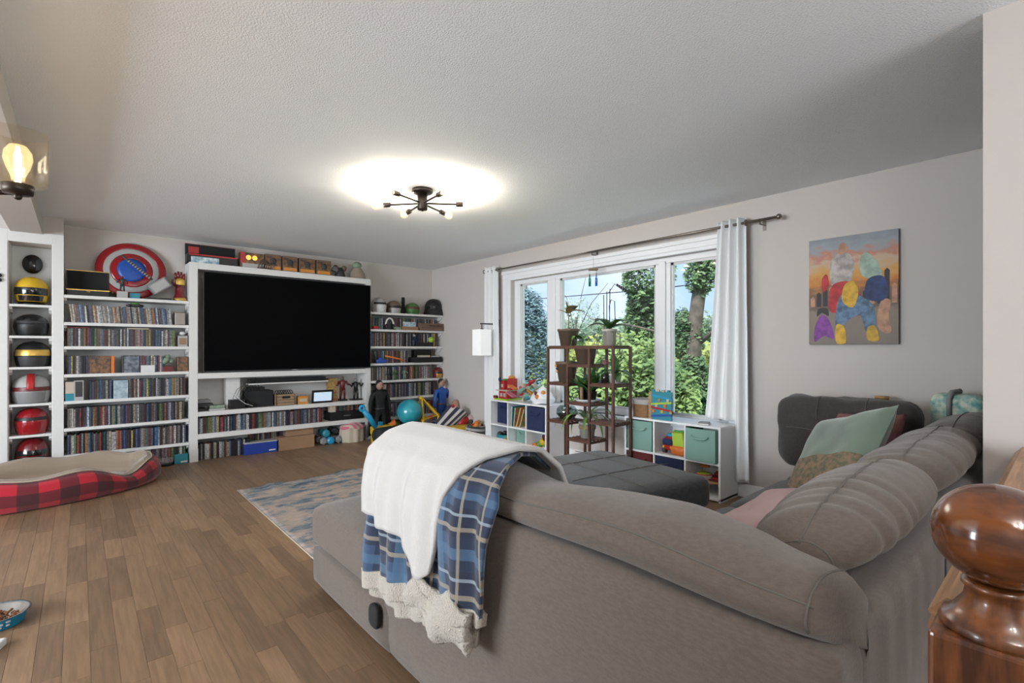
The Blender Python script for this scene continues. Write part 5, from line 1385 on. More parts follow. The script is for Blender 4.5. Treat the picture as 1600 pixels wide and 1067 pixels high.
for k, (pa, pb) in enumerate(((413, 438), (440, 463.5), (466, 491), (493, 515.5))):
    a, c = P(pa, 415, -0.26).x, P(pb, 415, -0.26).x
    t = thing('collector_box', labs[k], 'box', ((a + c) / 2, -0.25, z), 'orange collector boxes')
    bx((a, -0.30, z), (c, -0.2, z + 0.185)).build('carton', 'kraft', t, 0.003)
    bx((a + 0.012, -0.303, z + 0.055), (c - 0.012, -0.30, z + 0.165)).build('window', 'card_art', t)
    bx((a + 0.012, -0.303, z + 0.01), (c - 0.012, -0.30, z + 0.048)).build('name_plate', 'amber', t)
    MB().ell(((a + c) / 2, -0.305, z + 0.105), (0.035, 0.008, 0.04), 10, 8).build('figure', 'dark_grey', t)
p = P(412, 410, -0.29)
b = MB()
for k in range(7): b.tube([(p.x - 0.07 + k * 0.025, -0.318, z), (p.x - 0.06 + k * 0.026, -0.322, z + 0.05), (p.x - 0.03 + k * 0.02, -0.318, z + 0.10 + 0.02 * math.sin(k))], [0.008, 0.007, 0.004], 6)
one('wire_model', 'dark spindly model standing before the collector boxes', 'model', b, 'pewter')
p = P(531, 425, -0.2)
t = thing('vehicle_model', 'dark grey armoured model with round shoulder pods on the media unit', 'model', (p.x, -0.2, z))
MB().tube([(p.x, -0.2, z), (p.x, -0.2, z + 0.06), (p.x, -0.2, z + 0.13)], [0.075, 0.06, 0.03], 12).build('model_body', 'dark_grey', t)
for s in (-1, 1): MB().ell((p.x + s * 0.055, -0.2, z + 0.125), (0.035, 0.03, 0.038), 14, 10).build('pod', 'kraft', t)
MB().lathe([(0, -0.012), (0.045, -0.01), (0.045, 0.01), (0, 0.012)], (p.x - 0.075, -0.22, z + 0.09), 18, 'y').build('disc', 'grey', t)
MB().tube([(p.x - 0.15, -0.24, z + 0.09), (p.x - 0.06, -0.24, z + 0.06)], 0.006, 6).build('barrel', 'black', t)
p = P(559, 430, -0.2)
t = thing('plush_toy', 'tan cloth plush toy with sage top at the end of the media unit', 'plush toy', (p.x, -0.2, z))
MB().lathe([(0, 0), (0.105, 0), (0.11, 0.03), (0.09, 0.09), (0.055, 0.14), (0.035, 0.16), (0, 0.165)], (p.x, -0.2, z), 20).build('cloth_body', 'tan_plush', t)
MB().ell((p.x - 0.01, -0.2, z + 0.19), (0.062, 0.055, 0.045), 18, 12).build('top', 'leaf_grey', t)

# ---- devices under the television
z = 0.535
def dev(name, label, cat, px0, px1, h, m, y0=-0.29, y1=-0.12, zz=z, bv=0.004):
    a, c = P(px0, 630, y0).x, P(px1, 630, y0).x
    return one(name, label, cat, bx((a, y0, zz), (c, y1, zz + h)), m, bv)
dev('game_console', 'black console lowest of the stack at the post', 'console', 309, 324, 0.03, 'black')
dev('game_console', 'black console in the middle of the stack at the post', 'console', 309, 333, 0.035, 'dark_grey', -0.25, -0.1, z + 0.045)
dev('game_console', 'dark console topmost of the stack at the post', 'console', 309, 329, 0.035, 'grey', -0.24, -0.1, z + 0.085)
dev('retro_console', 'flat grey console under the green one', 'console', 327, 352, 0.022, 'light_grey')
dev('retro_console', 'flat dark green console on the grey one', 'console', 328, 351, 0.03, 'leaf_grey', -0.27, -0.13, z + 0.024)
dev('media_box', 'small black cube speaker beside the white panel', 'speaker', 359, 383, 0.105, 'black')
b0 = P(384, 630, -0.24)
t = thing('receiver', 'wide black receiver block behind the cables', 'receiver', (b0.x + 0.2, -0.18, z))
a, c = P(385, 630, -0.25).x, P(427, 630, -0.25).x
bx((a, -0.25, z), (c, -0.06, z + 0.19)).build('case', 'black_soft', t, 0.006); bx((a + 0.02, -0.24, z + 0.19), (a + 0.2, -0.12, z + 0.235)).build('top_unit', 'black', t, 0.004)
cb = MB()
for k in range(5):
    q = a + 0.02 + k * 0.03
    cb.tube([(q, -0.26, z + 0.20), (q - 0.05, -0.27, z + 0.27 + 0.02 * k), (q - 0.12, -0.26, z + 0.22), (q - 0.16, -0.25, z + 0.12 + 0.01 * k), (q - 0.10, -0.28, z + 0.06), (q - 0.02, -0.29, z + 0.012)], 0.003, 6)
one('cable_bundle', 'loops of black cable hanging before the receiver', 'cable', cb, 'black')
one('extension_cord', 'white cord running across the shelf before the receiver', 'cable', MB().tube([P(356, 613, -0.3), P(366, 616, -0.3), P(374, 624, -0.3), P(384, 631, -0.3), P(395, 634, -0.3)], 0.0035, 6), 'white_plastic')
a, c = P(431, 630, -0.28).x, P(461, 630, -0.28).x
t = thing('wooden_crate', 'small wooden crate full of black cables', 'crate', ((a + c) / 2, -0.22, z))
for k in range(4):
    bx((a, -0.29, z + 0.004 + k * 0.034), (c, -0.28, z + 0.034 + k * 0.034)).build('slat', 'tan', t, 0.002)
    bx((a, -0.15, z + 0.004 + k * 0.034), (c, -0.14, z + 0.034 + k * 0.034)).build('slat', 'tan', t)
    for q in (a, c - 0.01): bx((q, -0.29, z + 0.004 + k * 0.034), (q + 0.01, -0.14, z + 0.034 + k * 0.034)).build('slat', 'tan', t)
bx((a + 0.07, -0.292, z + 0.085), (c - 0.06, -0.289, z + 0.115)).build('hand_hole', 'black', t)
cb = MB()
for k in range(7):
    x_ = a + 0.03 + k * (c - a - 0.06) / 6
    cb.tube([(x_ + 0.03 * math.cos(q) , -0.21 + 0.02 * math.sin(q * 2), z + 0.13 + 0.05 * max(0, math.sin(q))) for q in [i * PI / 6 for i in range(13)]], 0.004, 6)
cb.build('cable_coil', 'black', t)
a, c = P(466, 628, -0.28).x, P(481, 628, -0.28).x
t = thing('small_carton', 'little yellow-brown carton beside the crate', 'box', ((a + c) / 2, -0.25, z))
bx((a, -0.29, z), (c, -0.2, z + 0.10)).build('carton', 'amber', t, 0.003); bx((a + 0.012, -0.292, z + 0.03), (c - 0.012, -0.29, z + 0.07)).build('printed_panel', 'cream', t)
a, c = P(487, 627, -0.30).x, P(520, 623, -0.30).x
t = thing('digital_frame', 'black digital photo frame glowing pale blue', 'photo frame', ((a + c) / 2, -0.29, z))
Mf = turn(((a + c) / 2, -0.29, z), 0, 0.12)
bx((a, -0.305, z), (c, -0.285, z + 0.165), Mf).build('frame', 'black', t, 0.004); bx((a + 0.022, -0.307, z + 0.028), (c - 0.022, -0.305, z + 0.140), Mf).build('screen', 'screen_lit', t)
a, c = P(511, 605, -0.16).x, P(526, 605, -0.16).x
one('toy_carton', 'red and yellow toy carton standing behind the photo frame', 'box', bx((a, -0.2, z), (c, -0.12, z + 0.30)), 'mixed_toy', 0.003)
figurine('dark red figurine with raised arm beside the toy carton', P(535, 610, -0.2).x, -0.2, z, 0.30, 'dark_red', 'kraft', (0.1, 0.02, 'black'), 0.9)
t = figurine('black figurine aiming sideways at the end of the device shelf', P(556, 610, -0.22).x, -0.22, z, 0.27, 'black', 'grey', (0.13, 0.015, 'black'), 1.6)
bx((P(516, 640, -0.28).x, -0.285, 0.292), (P(567, 640, -0.28).x, -0.1, 0.40))
a, c = P(516, 645, -0.285).x, P(568, 640, -0.285).x
t = thing('black_drawer_box', 'flat black drawer box on the shelf under the figurines', 'box', ((a + c) / 2, -0.2, 0.292))
bx((a, -0.30, 0.292), (c, -0.06, 0.402)).build('box_body', 'black', t, 0.004); bx((a + 0.17, -0.303, 0.345), (c - 0.19, -0.30, 0.351)).build('slot', 'grey', t)
one('small_carton', 'small cream carton standing on the black drawer box', 'box', bx((a, -0.29, 0.403), (a + 0.07, -0.2, 0.478)), 'cream', 0.003)
# ---- floor row
a, c = P(381, 705, -0.29).x, P(432, 697, -0.29).x
t = thing('storage_box', 'royal blue flat box with clear lid on the floor under the unit', 'box', ((a + c) / 2, -0.25, 0))
bx((a, -0.32, 0), (c, -0.19, 0.125)).build('box_body', 'box_blue', t, 0.004); bx((a - 0.004, -0.324, 0.125), (c + 0.004, -0.186, 0.138)).build('lid', 'light_grey', t, 0.003); bx((c - 0.09, -0.322, 0.02), (c - 0.02, -0.32, 0.035)).build('label_strip', 'white_plastic', t)
a2, c2 = P(435, 700, -0.30).x, P(490, 695, -0.30).x
t = thing('cardboard_box', 'long brown cardboard box on the floor beside the blue box', 'box', ((a2 + c2) / 2, -0.25, 0))
bx((a2, -0.33, 0), (c2, -0.1, 0.15)).build('carton', 'cardboard', t, 0.003); bx((a2 - 0.004, -0.333, 0.135), (c2 + 0.004, -0.1, 0.153)).build('lid', 'cardboard', t, 0.002)
a, c = P(445, 680, -0.22).x, P(487, 676, -0.22).x
t = thing('cardboard_box', 'smaller cardboard box stacked on the long one', 'box', ((a + c) / 2, -0.2, 0.154))
bx((a, -0.28, 0.154), (c, -0.1, 0.232)).build('carton', 'cardboard', t, 0.003); bx((a, -0.281, 0.19), (c, -0.28, 0.196)).build('tape', 'tan', t)

# ---- things on the corner bookcase
def rs(px0, px1, k, h, m, name, label, cat, y0=-0.30, y1=-0.20, dz=0.0):
    a, c = P(px0, 520, y0).x, P(px1, 520, y0).x
    return one(name, label, cat, bx((a, y0, RT[k] + dz), (c, y1, RT[k] + dz + h)), m, 0.003)
t = thing('carton', 'brown carton printed MANDALORIAN at the wall end of the corner shelf'.replace('printed MANDALORIAN', 'with black lettering'), 'box', (-0.16, -0.27, RT[1]))
bx((-0.40, -0.34, RT[1]), (-0.012, -0.245, RT[1] + 0.105)).build('box_body', 'kraft', t, 0.003)
words('MANDALORIAN', 0.032, (-0.155, -0.3415, RT[1] + 0.07), (PI / 2, 0, 0), 'black', 'lettering', t)
bx((-0.40, -0.342, RT[1] + 0.04), (-0.012, -0.340, RT[1] + 0.044)).build('lid_line', 'black', t)
t = thing('carton', 'open brown carton with blue and white print beside the lettered carton', 'box', (-0.55, -0.28, RT[1]))
bx((-0.68, -0.30, RT[1]), (-0.42, -0.245, RT[1] + 0.05)).build('tray', 'cardboard', t); bx((-0.64, -0.26, RT[1] + 0.05), (-0.44, -0.245, RT[1] + 0.12)).build('printed_panel', 'blue_art', t)
rs(584, 591, 1, 0.045, 'red', 'toy_block', 'bright red toy car by the television edge', 'toy', -0.29, -0.25)
p = P(609, 505, -0.27)
t = thing('headset', 'white headset standing on the corner shelf', 'headset', (p.x, -0.27, RT[1]))
MB().tube([(p.x + 0.06 * math.cos(a), -0.27, RT[1] + 0.06 + 0.10 * math.sin(a)) for a in [i * PI / 14 for i in range(15)]], 0.012, 8).build('band', 'white_plastic', t)
for s in (-1, 1): MB().ell((p.x + s * 0.055, -0.27, RT[1] + 0.045), (0.02, 0.03, 0.04), 12, 8).build('ear_pad', 'black', t)
p = P(622, 512, -0.31)
one('toy_ship', 'small white and green toy ship at the shelf edge', 'toy', MB().ell((p.x, -0.29, RT[1] + 0.025), (0.06, 0.02, 0.02), 14, 8, 0.8).box((p.x - 0.02, -0.31, RT[1]), (p.x + 0.06, -0.27, RT[1] + 0.012)), 'leaf_grey')
p = P(674, 532, -0.28)
t = thing('spiky_ball', 'bright yellow-green toy ball on the corner shelf', 'toy', (p.x, -0.28, RT[2]))
one_ = MB().ell((p.x, -0.27, RT[2] + 0.10), (0.045, 0.04, 0.045), 18, 12).build('ball', 'lime', t)
bx((p.x - 0.03, -0.29, RT[2]), (p.x + 0.03, -0.25, RT[2] + 0.06)).build('foot', 'black', t)
rs(650, 672, 2, 0.06, 'black', 'toy_vehicle', 'long black toy vehicle beside the yellow ball', 'toy', -0.30, -0.25)
figurine('small dark blue figurine left of the black vehicle'.replace('left of', 'next to'), P(648, 532, -0.27).x, -0.27, RT[2], 0.17, 'navy', 'light_grey', None, 0.6)
t = thing('printer', 'flat black scanner holding cartons on the corner shelf', 'scanner', (-0.28, -0.25, RT[3]))
bx((-0.50, -0.33, RT[3]), (-0.03, -0.06, RT[3] + 0.075)).build('case', 'black_soft', t, 0.008); bx((-0.40, -0.15, RT[3] + 0.075), (-0.10, -0.06, RT[3] + 0.185)).build('lid', 'black', t, 0.008); bx((-0.38, -0.30, RT[3] + 0.075), (-0.22, -0.2, RT[3] + 0.105)).build('carton', 'cream', t, 0.002)
bx((-0.19, -0.30, RT[3] + 0.075), (-0.06, -0.2, RT[3] + 0.092)).build('carton', 'light_grey', t, 0.002)
p = P(596, 566, -0.28)
one('toy_vehicle', 'blue toy vehicle low on the corner shelf by the television', 'toy', MB().ell((p.x, -0.27, RT[3] + 0.03), (0.085, 0.03, 0.03), 16, 8, 0.6).ell((p.x - 0.01, -0.27, RT[3] + 0.06), (0.035, 0.025, 0.025), 12, 8), 'blue')
one('toy_sword', 'orange wooden toy sword leaning across the corner shelf', 'toy', MB().tube([P(602, 556, -0.29), P(625, 561, -0.295), P(634, 565, -0.295)], [0.012, 0.012, 0.006], 6), 'orange')
b = MB()
for k in range(5): b.tube([P(581 + k, 548 + 3 * k, -0.28), P(585, 556 - k, -0.29), P(583 + k, 566, -0.285)], 0.006, 6)
one('toy_insect', 'black spindly toy hanging by the television edge', 'toy', b, 'black')
p = P(684, 582, -0.27)
t = helmet('dark red toy mask with gold collar at the wall end of the corner shelf', p.x, RT[4], 0.13, 0.16, ('dark_red', 'black', 'gold'), y=-0.26, visor=0.5, slit=0.06, group='helmets on display')
for px, m, lab in ((607, 'dark_grey', 'dark standing figurine before the cases by the television'), (618, 'leaf', 'green standing figurine second from the television'), (632, 'leaf_grey', 'wide grey-green standing figurine before the cases')):
    figurine(lab, P(px, 585, -0.28).x, -0.28, RT[4], 0.155, m, 'kraft', None, 0.4)

# ================================================================== CUBE SHELVES AND CONTENTS
UF, UB, UH, TH = -0.325, -0.022, 0.60, 0.018
def cubes(label, y0, y1):
    # y0 > y1 ; y0 is the end nearer the room corner
    t = thing('cube_shelf', label, 'shelf', ((UF + UB) / 2, (y0 + y1) / 2, 0), 'white cube shelves under the window')
    bx((UF, y1, UH - TH), (UB, y0, UH)).build('top_board', 'laminate_white', t, 0.0015)
    bx((UF, y1, 0.012), (UB, y0, 0.012 + TH)).build('bottom_board', 'laminate_white', t, 0.0015)
    for q in (y0 - TH, y1): bx((UF, q, 0), (UB, q + TH, UH - TH)).build('side_board', 'laminate_white', t, 0.0015)
    zm = (UH) / 2
    bx((UF + 0.003, y1 + TH, zm - TH / 2), (UB, y0 - TH, zm + TH / 2)).build('middle_board', 'laminate_white', t, 0.001)
    cw = (y0 - y1 - 2 * TH - 0.03) / 3
    ys = []
    for k in range(3):
        a = y0 - TH - k * (cw + 0.015); ys.append((a, a - cw))
        if k < 2:
            for zz in ((0.03, zm - TH / 2), (zm + TH / 2, UH - TH)): bx((UF + 0.003, a - cw - 0.015, zz[0]), (UB, a - cw, zz[1])).build('divider', 'laminate_white', t, 0.001)
    bx((UB, y1 + 0.002, 0.013), (UB + 0.004, y0 - 0.002, UH - 0.002)).build('back_board', 'laminate_white', t)
    return t, ys, zm
def fbin(label, ya, yb, z0, m, h=0.262, inset=0.012, push=0.0):
    t = thing('fabric_bin', label, 'bin', ((UF + UB) / 2, (ya + yb) / 2, z0), 'fabric bins in the cube shelves')
    a, c = ya - inset, yb + inset
    b = MB(); x0, x1 = UF + 0.004 + push, UB - 0.02
    b.box((x0, c, z0), (x0 + 0.006, a, z0 + h)); b.box((x1, c, z0), (x1 + 0.006, a, z0 + h)); b.box((x0, c, z0), (x1, c + 0.006, z0 + h)); b.box((x0, a - 0.006, z0), (x1, a, z0 + h)); b.box((x0, c, z0), (x1, a, z0 + 0.006))
    b.build('body', m, t, 0.003)
    ym = (a + c) / 2; zz = z0 + h * 0.74
    MB().tube([(x0 - 0.003, ym + 0.075, zz + 0.012), (x0 - 0.014, ym + 0.05, zz - 0.008), (x0 - 0.018, ym, zz - 0.012), (x0 - 0.014, ym - 0.05, zz - 0.008), (x0 - 0.003, ym - 0.075, zz + 0.012)], [0.006, 0.009, 0.010, 0.009, 0.006], 8).build('handle', m, t)
    return t
uL, yL, zm = cubes('white cube shelf with toys on top near the room corner', -1.84, -2.81)
uR, yR, zm = cubes('white cube shelf beside the ottoman under the curtain', -3.83, -4.74)
ZU, ZLo = zm + TH / 2, 0.03
fbin('navy bin, upper cube nearest the room corner', *yL[0], ZU, 'navy', push=0.09)
fbin('navy bin, upper cube nearest the plant stand', *yL[2], ZU, 'navy')
fbin('sage green bin, lower middle cube of the corner shelf', *yL[1], ZLo, 'sage', push=0.12)
fbin('sage green bin, upper cube beside the plant stand', *yR[0], ZU, 'sage')
fbin('sage green bin, upper cube nearest the curtain', *yR[2], ZU, 'sage', push=-0.03)
fbin('navy bin, lower middle cube behind the ottoman', *yR[1], ZLo, 'navy')
fbin('dark red bin, lower cube behind the ottoman corner', *yR[0], ZLo, 'dark_red')
one('hardback_book', 'cream board standing between the green bin and the side board', 'book', bx((UF + 0.03, yR[2][1] + 0.0005, ZU), (UB - 0.03, yR[2][1] + 0.0105, ZU + 0.25)), 'cream')
# leaning picture books
a, c = yL[1]
for k, (dy, lean, m, h, w_, lab) in enumerate(((0.02, 0.05, 'teal', 0.235, 0.22, 'teal-spined picture book nearest the divider'), (0.05, 0.12, 'mixed_toy', 0.225, 0.20, 'red patterned picture book leaning second'), (0.085, 0.32, 'amber', 0.24, 0.22, 'tall yellow-edged picture book leaning steeply'), (0.13, 0.34, 'comic', 0.235, 0.22, 'colourful comic-covered picture book leaning steeply in front'))):
    yy = a - 0.012 - dy
    M = turn((0, yy, ZU), 0, lean)
    t = thing('picture_book', lab + ' of the cube shelf', 'book', (UF + 0.1, yy, ZU), 'picture books in the cube shelf')
    x0 = UF + 0.02 + 0.01 * k
    bx((x0, yy - 0.018, ZU), (x0 + w_, yy, ZU + h), M).build('cover', m, t, 0.002)
    bx((x0 - 0.001, yy - 0.015, ZU + 0.004), (x0 + 0.003, yy - 0.003, ZU + h - 0.004), M).build('page_edge', 'cream', t)
# teal basket, penguin-free plush pile -> plain toys
ya, yb = yL[0]
t = thing('toy_basket', 'teal oval basket of toys, lower cube nearest the room corner', 'basket', (UF + 0.13, (ya + yb) / 2, ZLo))
MB().lathe([(0, 0), (0.115, 0), (0.135, 0.10), (0.128, 0.145), (0.10, 0.15)], (UF + 0.14, (ya + yb) / 2, ZLo), 24).build('basket_body', 'teal', t)
b = MB()
for k in range(8): b.ell((UF + 0.10 + RND.uniform(-0.05, 0.09), (ya + yb) / 2 + RND.uniform(-0.08, 0.08), ZLo + 0.15 + RND.uniform(0, 0.02)), (0.035, 0.03, 0.025), 8, 6)
b.build('toys', 'dark_grey', t)
MB().tube([(UF + 0.05, yb + 0.06, ZLo + 0.14), (UF + 0.0, yb + 0.05, ZLo + 0.08), (UF + 0.02, yb + 0.04, ZLo + 0.02)], 0.012, 8).build('strap', 'yellow', t)
ya, yb = yL[2]; ym = (ya + yb) / 2
t = thing('stacking_toy', 'yellow, white and green activity toy, lower cube nearest the plant stand', 'toy', (UF + 0.12, ym, ZLo))
for dy, dz, r_, m in ((0.10, 0.09, 0.035, 'orange'), (0.05, 0.045, 0.045, 'white_plastic'), (-0.01, 0.05, 0.05, 'yellow'), (-0.06, 0.06, 0.05, 'white_plastic'), (0.03, 0.12, 0.035, 'green'), (-0.03, 0.15, 0.045, 'yellow'), (-0.08, 0.20, 0.045, 'dark_red'), (-0.06, 0.12, 0.03, 'green'), (-0.05, 0.21, 0.03, 'black')):
    MB().ell((UF + 0.10, ym + dy, ZLo + dz), (r_, r_, r_ * 0.9), 16, 10, 0.8).build('block', m, t)
# toys in the other unit
ya, yb = yR[1]
t = thing('toy_bus', 'round red toy bus with a dark face window, middle cube', 'toy', (UF + 0.1, ya - 0.11, ZU))
MB().ell((UF + 0.12, ya - 0.105, ZU + 0.085), (0.085, 0.068, 0.062), 20, 14, 0.65).build('body', 'red', t)
MB().ell((UF + 0.04, ya - 0.105, ZU + 0.105), (0.012, 0.05, 0.03), 12, 8, 0.7).build('windscreen', 'navy', t)
for dy in (-0.045, 0.045):
    MB().lathe([(0, -0.014), (0.026, -0.014), (0.026, 0.014), (0, 0.014)], (UF + 0.075, ya - 0.105 + dy, ZU + 0.026), 14, 'y').build('wheel', 'dark_grey', t)
    MB().ell((UF + 0.036, ya - 0.105 + dy * 0.8, ZU + 0.06), (0.006, 0.012, 0.012), 10, 8).build('headlamp', 'yellow', t)
MB().ell((UF + 0.12, ya - 0.105, ZU + 0.155), (0.05, 0.045, 0.02), 14, 8).build('roof_light', 'sky_blue', t)
t = thing('toy_truck', 'lime green and orange toy truck beside the red bus', 'toy', (UF + 0.1, yb + 0.07, ZU))
bx((UF + 0.04, yb + 0.012, ZU + 0.055), (UF + 0.2, yb + 0.12, ZU + 0.20), turn((UF + 0.1, yb + 0.07, ZU), 0, -0.12)).build('bin_body', 'lime', t, 0.012); MB().ell((UF + 0.07, yb + 0.075, ZU + 0.042), (0.05, 0.075, 0.042), 16, 10, 0.6).build('base', 'orange', t)
bx((UF + 0.03, yb + 0.02, ZU + 0.20), (UF + 0.06, yb + 0.115, ZU + 0.215)).build('lid', 'green', t, 0.004)
MB().tube([(UF + 0.05, yb + 0.125, ZU + 0.06), (UF + 0.05, yb + 0.13, ZU + 0.20)], 0.008, 8).build('hinge_arm', 'orange', t)
ya, yb = yR[2]; ym = (ya + yb) / 2
t = thing('music_table', 'round wooden toy table with drum and xylophone, lower cube nearest the curtain', 'toy', (UF + 0.12, ym, ZLo))
MB().lathe([(0, 0.10), (0.125, 0.10), (0.127, 0.112), (0, 0.114)], (UF + 0.13, ym, ZLo), 28).build('table_top', 'wood_light', t)
for q in range(3):
    a = q * 2.1 + 0.6; MB().tube([(UF + 0.13 + 0.09 * math.cos(a), ym + 0.09 * math.sin(a), ZLo + 0.10), (UF + 0.13 + 0.105 * math.cos(a), ym + 0.105 * math.sin(a), ZLo)], 0.011, 8).build('leg', 'wood_light', t)
MB().lathe([(0, 0.114), (0.065, 0.114), (0.066, 0.155), (0.06, 0.16), (0, 0.16)], (UF + 0.10, ym + 0.03, ZLo), 22).build('drum', 'cream', t); MB().lathe([(0, 0.16), (0.05, 0.16), (0.045, 0.166), (0, 0.166)], (UF + 0.10, ym + 0.03, ZLo), 20).build('drum_skin', 'lime', t)
MB().lathe([(0.060, 0.152), (0.068, 0.156), (0.060, 0.162)], (UF + 0.10, ym + 0.03, ZLo), 22).build('drum_rim', 'red', t)
MB().lathe([(0, 0.205), (0.04, 0.205), (0.045, 0.212), (0, 0.216)], (UF + 0.15, ym + 0.05, ZLo), 18).build('cymbal', 'orange', t); MB().tube([(UF + 0.15, ym + 0.05, ZLo + 0.11), (UF + 0.15, ym + 0.05, ZLo + 0.21)], 0.004, 6).build('cymbal_rod', 'wood_light', t)
for k in range(5): bx((UF + 0.06 + k * 0.03, ym - 0.10, ZLo + 0.118 + k * 0.008), (UF + 0.082 + k * 0.03, ym - 0.03, ZLo + 0.128 + k * 0.012)).build('bar', 'red' if k % 2 else 'dark_red', t, 0.002)
# on top of the corner unit: toy garage, ramp and cloth sack
zt = UH
t = thing('toy_house', 'red toy fire house with towers, green base and ramps on the corner cube shelf', 'toy', (UF + 0.14, -2.02, zt))
bx((UF + 0.02, -2.14, zt), (UF + 0.26, -1.89, zt + 0.018)).build('base', 'lime', t, 0.006)
bx((UF + 0.05, -2.10, zt + 0.018), (UF + 0.22, -1.95, zt + 0.11)).build('ground_floor', 'red', t, 0.006)
bx((UF + 0.03, -2.12, zt + 0.11), (UF + 0.24, -1.92, zt + 0.122)).build('deck', 'cream', t, 0.004)
for y_, h, m in ((-1.97, 0.23, 'red'), (-2.09, 0.26, 'red')):
    bx((UF + 0.09, y_ - 0.032, zt + 0.12), (UF + 0.2, y_ + 0.032, zt + h)).build('tower', m, t, 0.005)
    bx((UF + 0.085, y_ - 0.015, zt + 0.15), (UF + 0.09, y_ + 0.015, zt + 0.19)).build('window', 'cream', t)
MB().ell((UF + 0.14, -2.09, zt + 0.275), (0.05, 0.04, 0.022), 14, 8).build('roof', 'amber', t); MB().ell((UF + 0.14, -1.97, zt + 0.24), (0.045, 0.04, 0.014), 14, 8).build('roof', 'green', t)
MB().ell((UF + 0.07, -1.945, zt + 0.245), (0.018, 0.018, 0.028), 10, 8).build('figure', 'navy', t)
MB().prism([(UF + 0.05, -2.12, zt + 0.175), (UF + 0.05, -2.22, zt + 0.135), (UF + 0.05, -2.22, zt + 0.148), (UF + 0.05, -2.12, zt + 0.19)], (0.07, 0, 0)).build('ramp', 'orange', t)
MB().prism([(UF + 0.03, -2.10, zt + 0.095), (UF + 0.03, -2.23, zt + 0.045), (UF + 0.03, -2.23, zt + 0.06), (UF + 0.03, -2.10, zt + 0.112)], (0.07, 0, 0)).build('ramp', 'pink', t)
bx((UF + 0.025, -1.93, zt + 0.018), (UF + 0.06, -1.87, zt + 0.05)).build('car', 'dark_red', t, 0.006)
for y_ in (-2.0, -2.06): bx((UF + 0.046, y_ - 0.02, zt + 0.04), (UF + 0.05, y_ + 0.02, zt + 0.085)).build('door', 'light_grey', t)
t = thing('play_gym_toy', 'tangle of pastel wooden toy pieces behind the white sack', 'toy', (UF + 0.17, -2.33, zt))
for k in range(22):
    cx_, cy_ = UF + 0.12 + RND.uniform(-0.03, 0.12), -2.27 - RND.uniform(0, 0.22)
    m = RND.choice(['teal', 'cream', 'sage', 'amber', 'pink', 'sky_blue', 'yellow', 'leaf_grey', 'red'])
    hh = RND.uniform(0.02, 0.19); s_ = RND.uniform(0.016, 0.03)
    M = turn((cx_, cy_, zt + hh), RND.uniform(0, 3), RND.uniform(-0.6, 0.6), RND.uniform(-0.6, 0.6))
    bx((cx_ - s_, cy_ - s_ * 1.6, zt + max(0.03, hh) - s_ * 0.5), (cx_ + s_, cy_ + s_ * 1.6, zt + max(0.03, hh) + s_ * 0.6), M).build('piece', m, t, 0.004)
for y_ in (-2.28, -2.46): bx((UF + 0.14, y_ - 0.012, zt), (UF + 0.2, y_ + 0.012, zt + 0.21)).build('upright', 'cream', t, 0.003)
MB().tube([(UF + 0.16, -2.38, zt + 0.19), (UF + 0.12, -2.44, zt + 0.235), (UF + 0.13, -2.50, zt + 0.26)], [0.02, 0.024, 0.012], 8).build('arrow', 'red', t)
t = thing('cloth_sack', 'white cloth sack with three coloured rosettes on the corner cube shelf', 'bag', (UF + 0.13, -2.62, zt))
def fn(u, v):
    a = 2 * PI * u; r_ = lerp([(0, 0.11), (0.3, 0.155), (0.6, 0.12), (0.85, 0.055), (1, 0.012)], v)
    r_ *= 1 + 0.06 * math.sin(a * 5 + v * 6)
    return Vector((UF + 0.14 + r_ * 0.8 * math.cos(a), -2.62 + r_ * math.sin(a), zt + 0.002 + v * 0.20 + 0.01 * math.sin(a * 2)))
MB().grid(fn, 40, 20, cu=True).build('sack_body', 'cream_white' if 'cream_white' in MATS else 'white_trim', t)
for az, vv, m in ((3.0, 0.60, 'dark_red'), (3.3, 0.40, 'orange'), (3.85, 0.60, 'amber')):
    q = fn(az / (2 * PI), vv)
    MB().ell(q, (0.014, 0.027, 0.027), 14, 8, 1.0, Matrix.Rotation(az, 3, 'Z')).build('rosette', m, t)
# on top of the other unit
p = atx(997, 650, -0.18)
wb = thing('wicker_basket', 'wicker basket with a white cloth liner on the cube shelf', 'basket', (-0.19, -3.915, zt))
def wfn(lo, hi, r0, r1):
    def fn(u, v):
        a = 2 * PI * u; sg = lambda x: math.copysign(abs(x) ** 0.55, x); r_ = r0 + (r1 - r0) * v
        return Vector((-0.19 + r_ * sg(math.cos(a)), -3.955 + r_ * 1.0 * sg(math.sin(a)), zt + lo + (hi - lo) * v))
    return fn
MB().grid(wfn(0.0, 0.13, 0.085, 0.095), 40, 12, cu=True).build('wicker_body', 'wicker', wb, solid=0.008)
MB().grid(wfn(0.115, 0.16, 0.101, 0.108), 40, 6, cu=True).build('liner', 'fleece', wb, solid=0.006)
MB().grid(wfn(0.002, 0.003, 0.01, 0.086), 40, 4, cu=True).build('bottom', 'wicker', wb)
t = thing('toy_car_ramp', 'wooden toy car ramp tower with blue, green and red tracks', 'toy', (-0.22, -4.14, zt))
y0_, y1_ = -4.07, -4.30
for q in (-0.30, -0.10): MB().prism([(q, y0_ - 0.0, zt), (q, y0_ - 0.03, zt), (q, y0_ - 0.03, zt + 0.235), (q, y0_, zt + 0.235)], (0.012, 0, 0)).build('upright', 'wood_light', t)
for zz in (0.06, 0.14, 0.215): bx((-0.29, y0_ - 0.03, zt + zz), (-0.10, y0_, zt + zz + 0.012)).build('rung', 'wood_light', t)
bx((-0.302, y1_, zt), (-0.288, y0_ - 0.03, zt + 0.245)).build('front_panel', 'teal', t, 0.002)
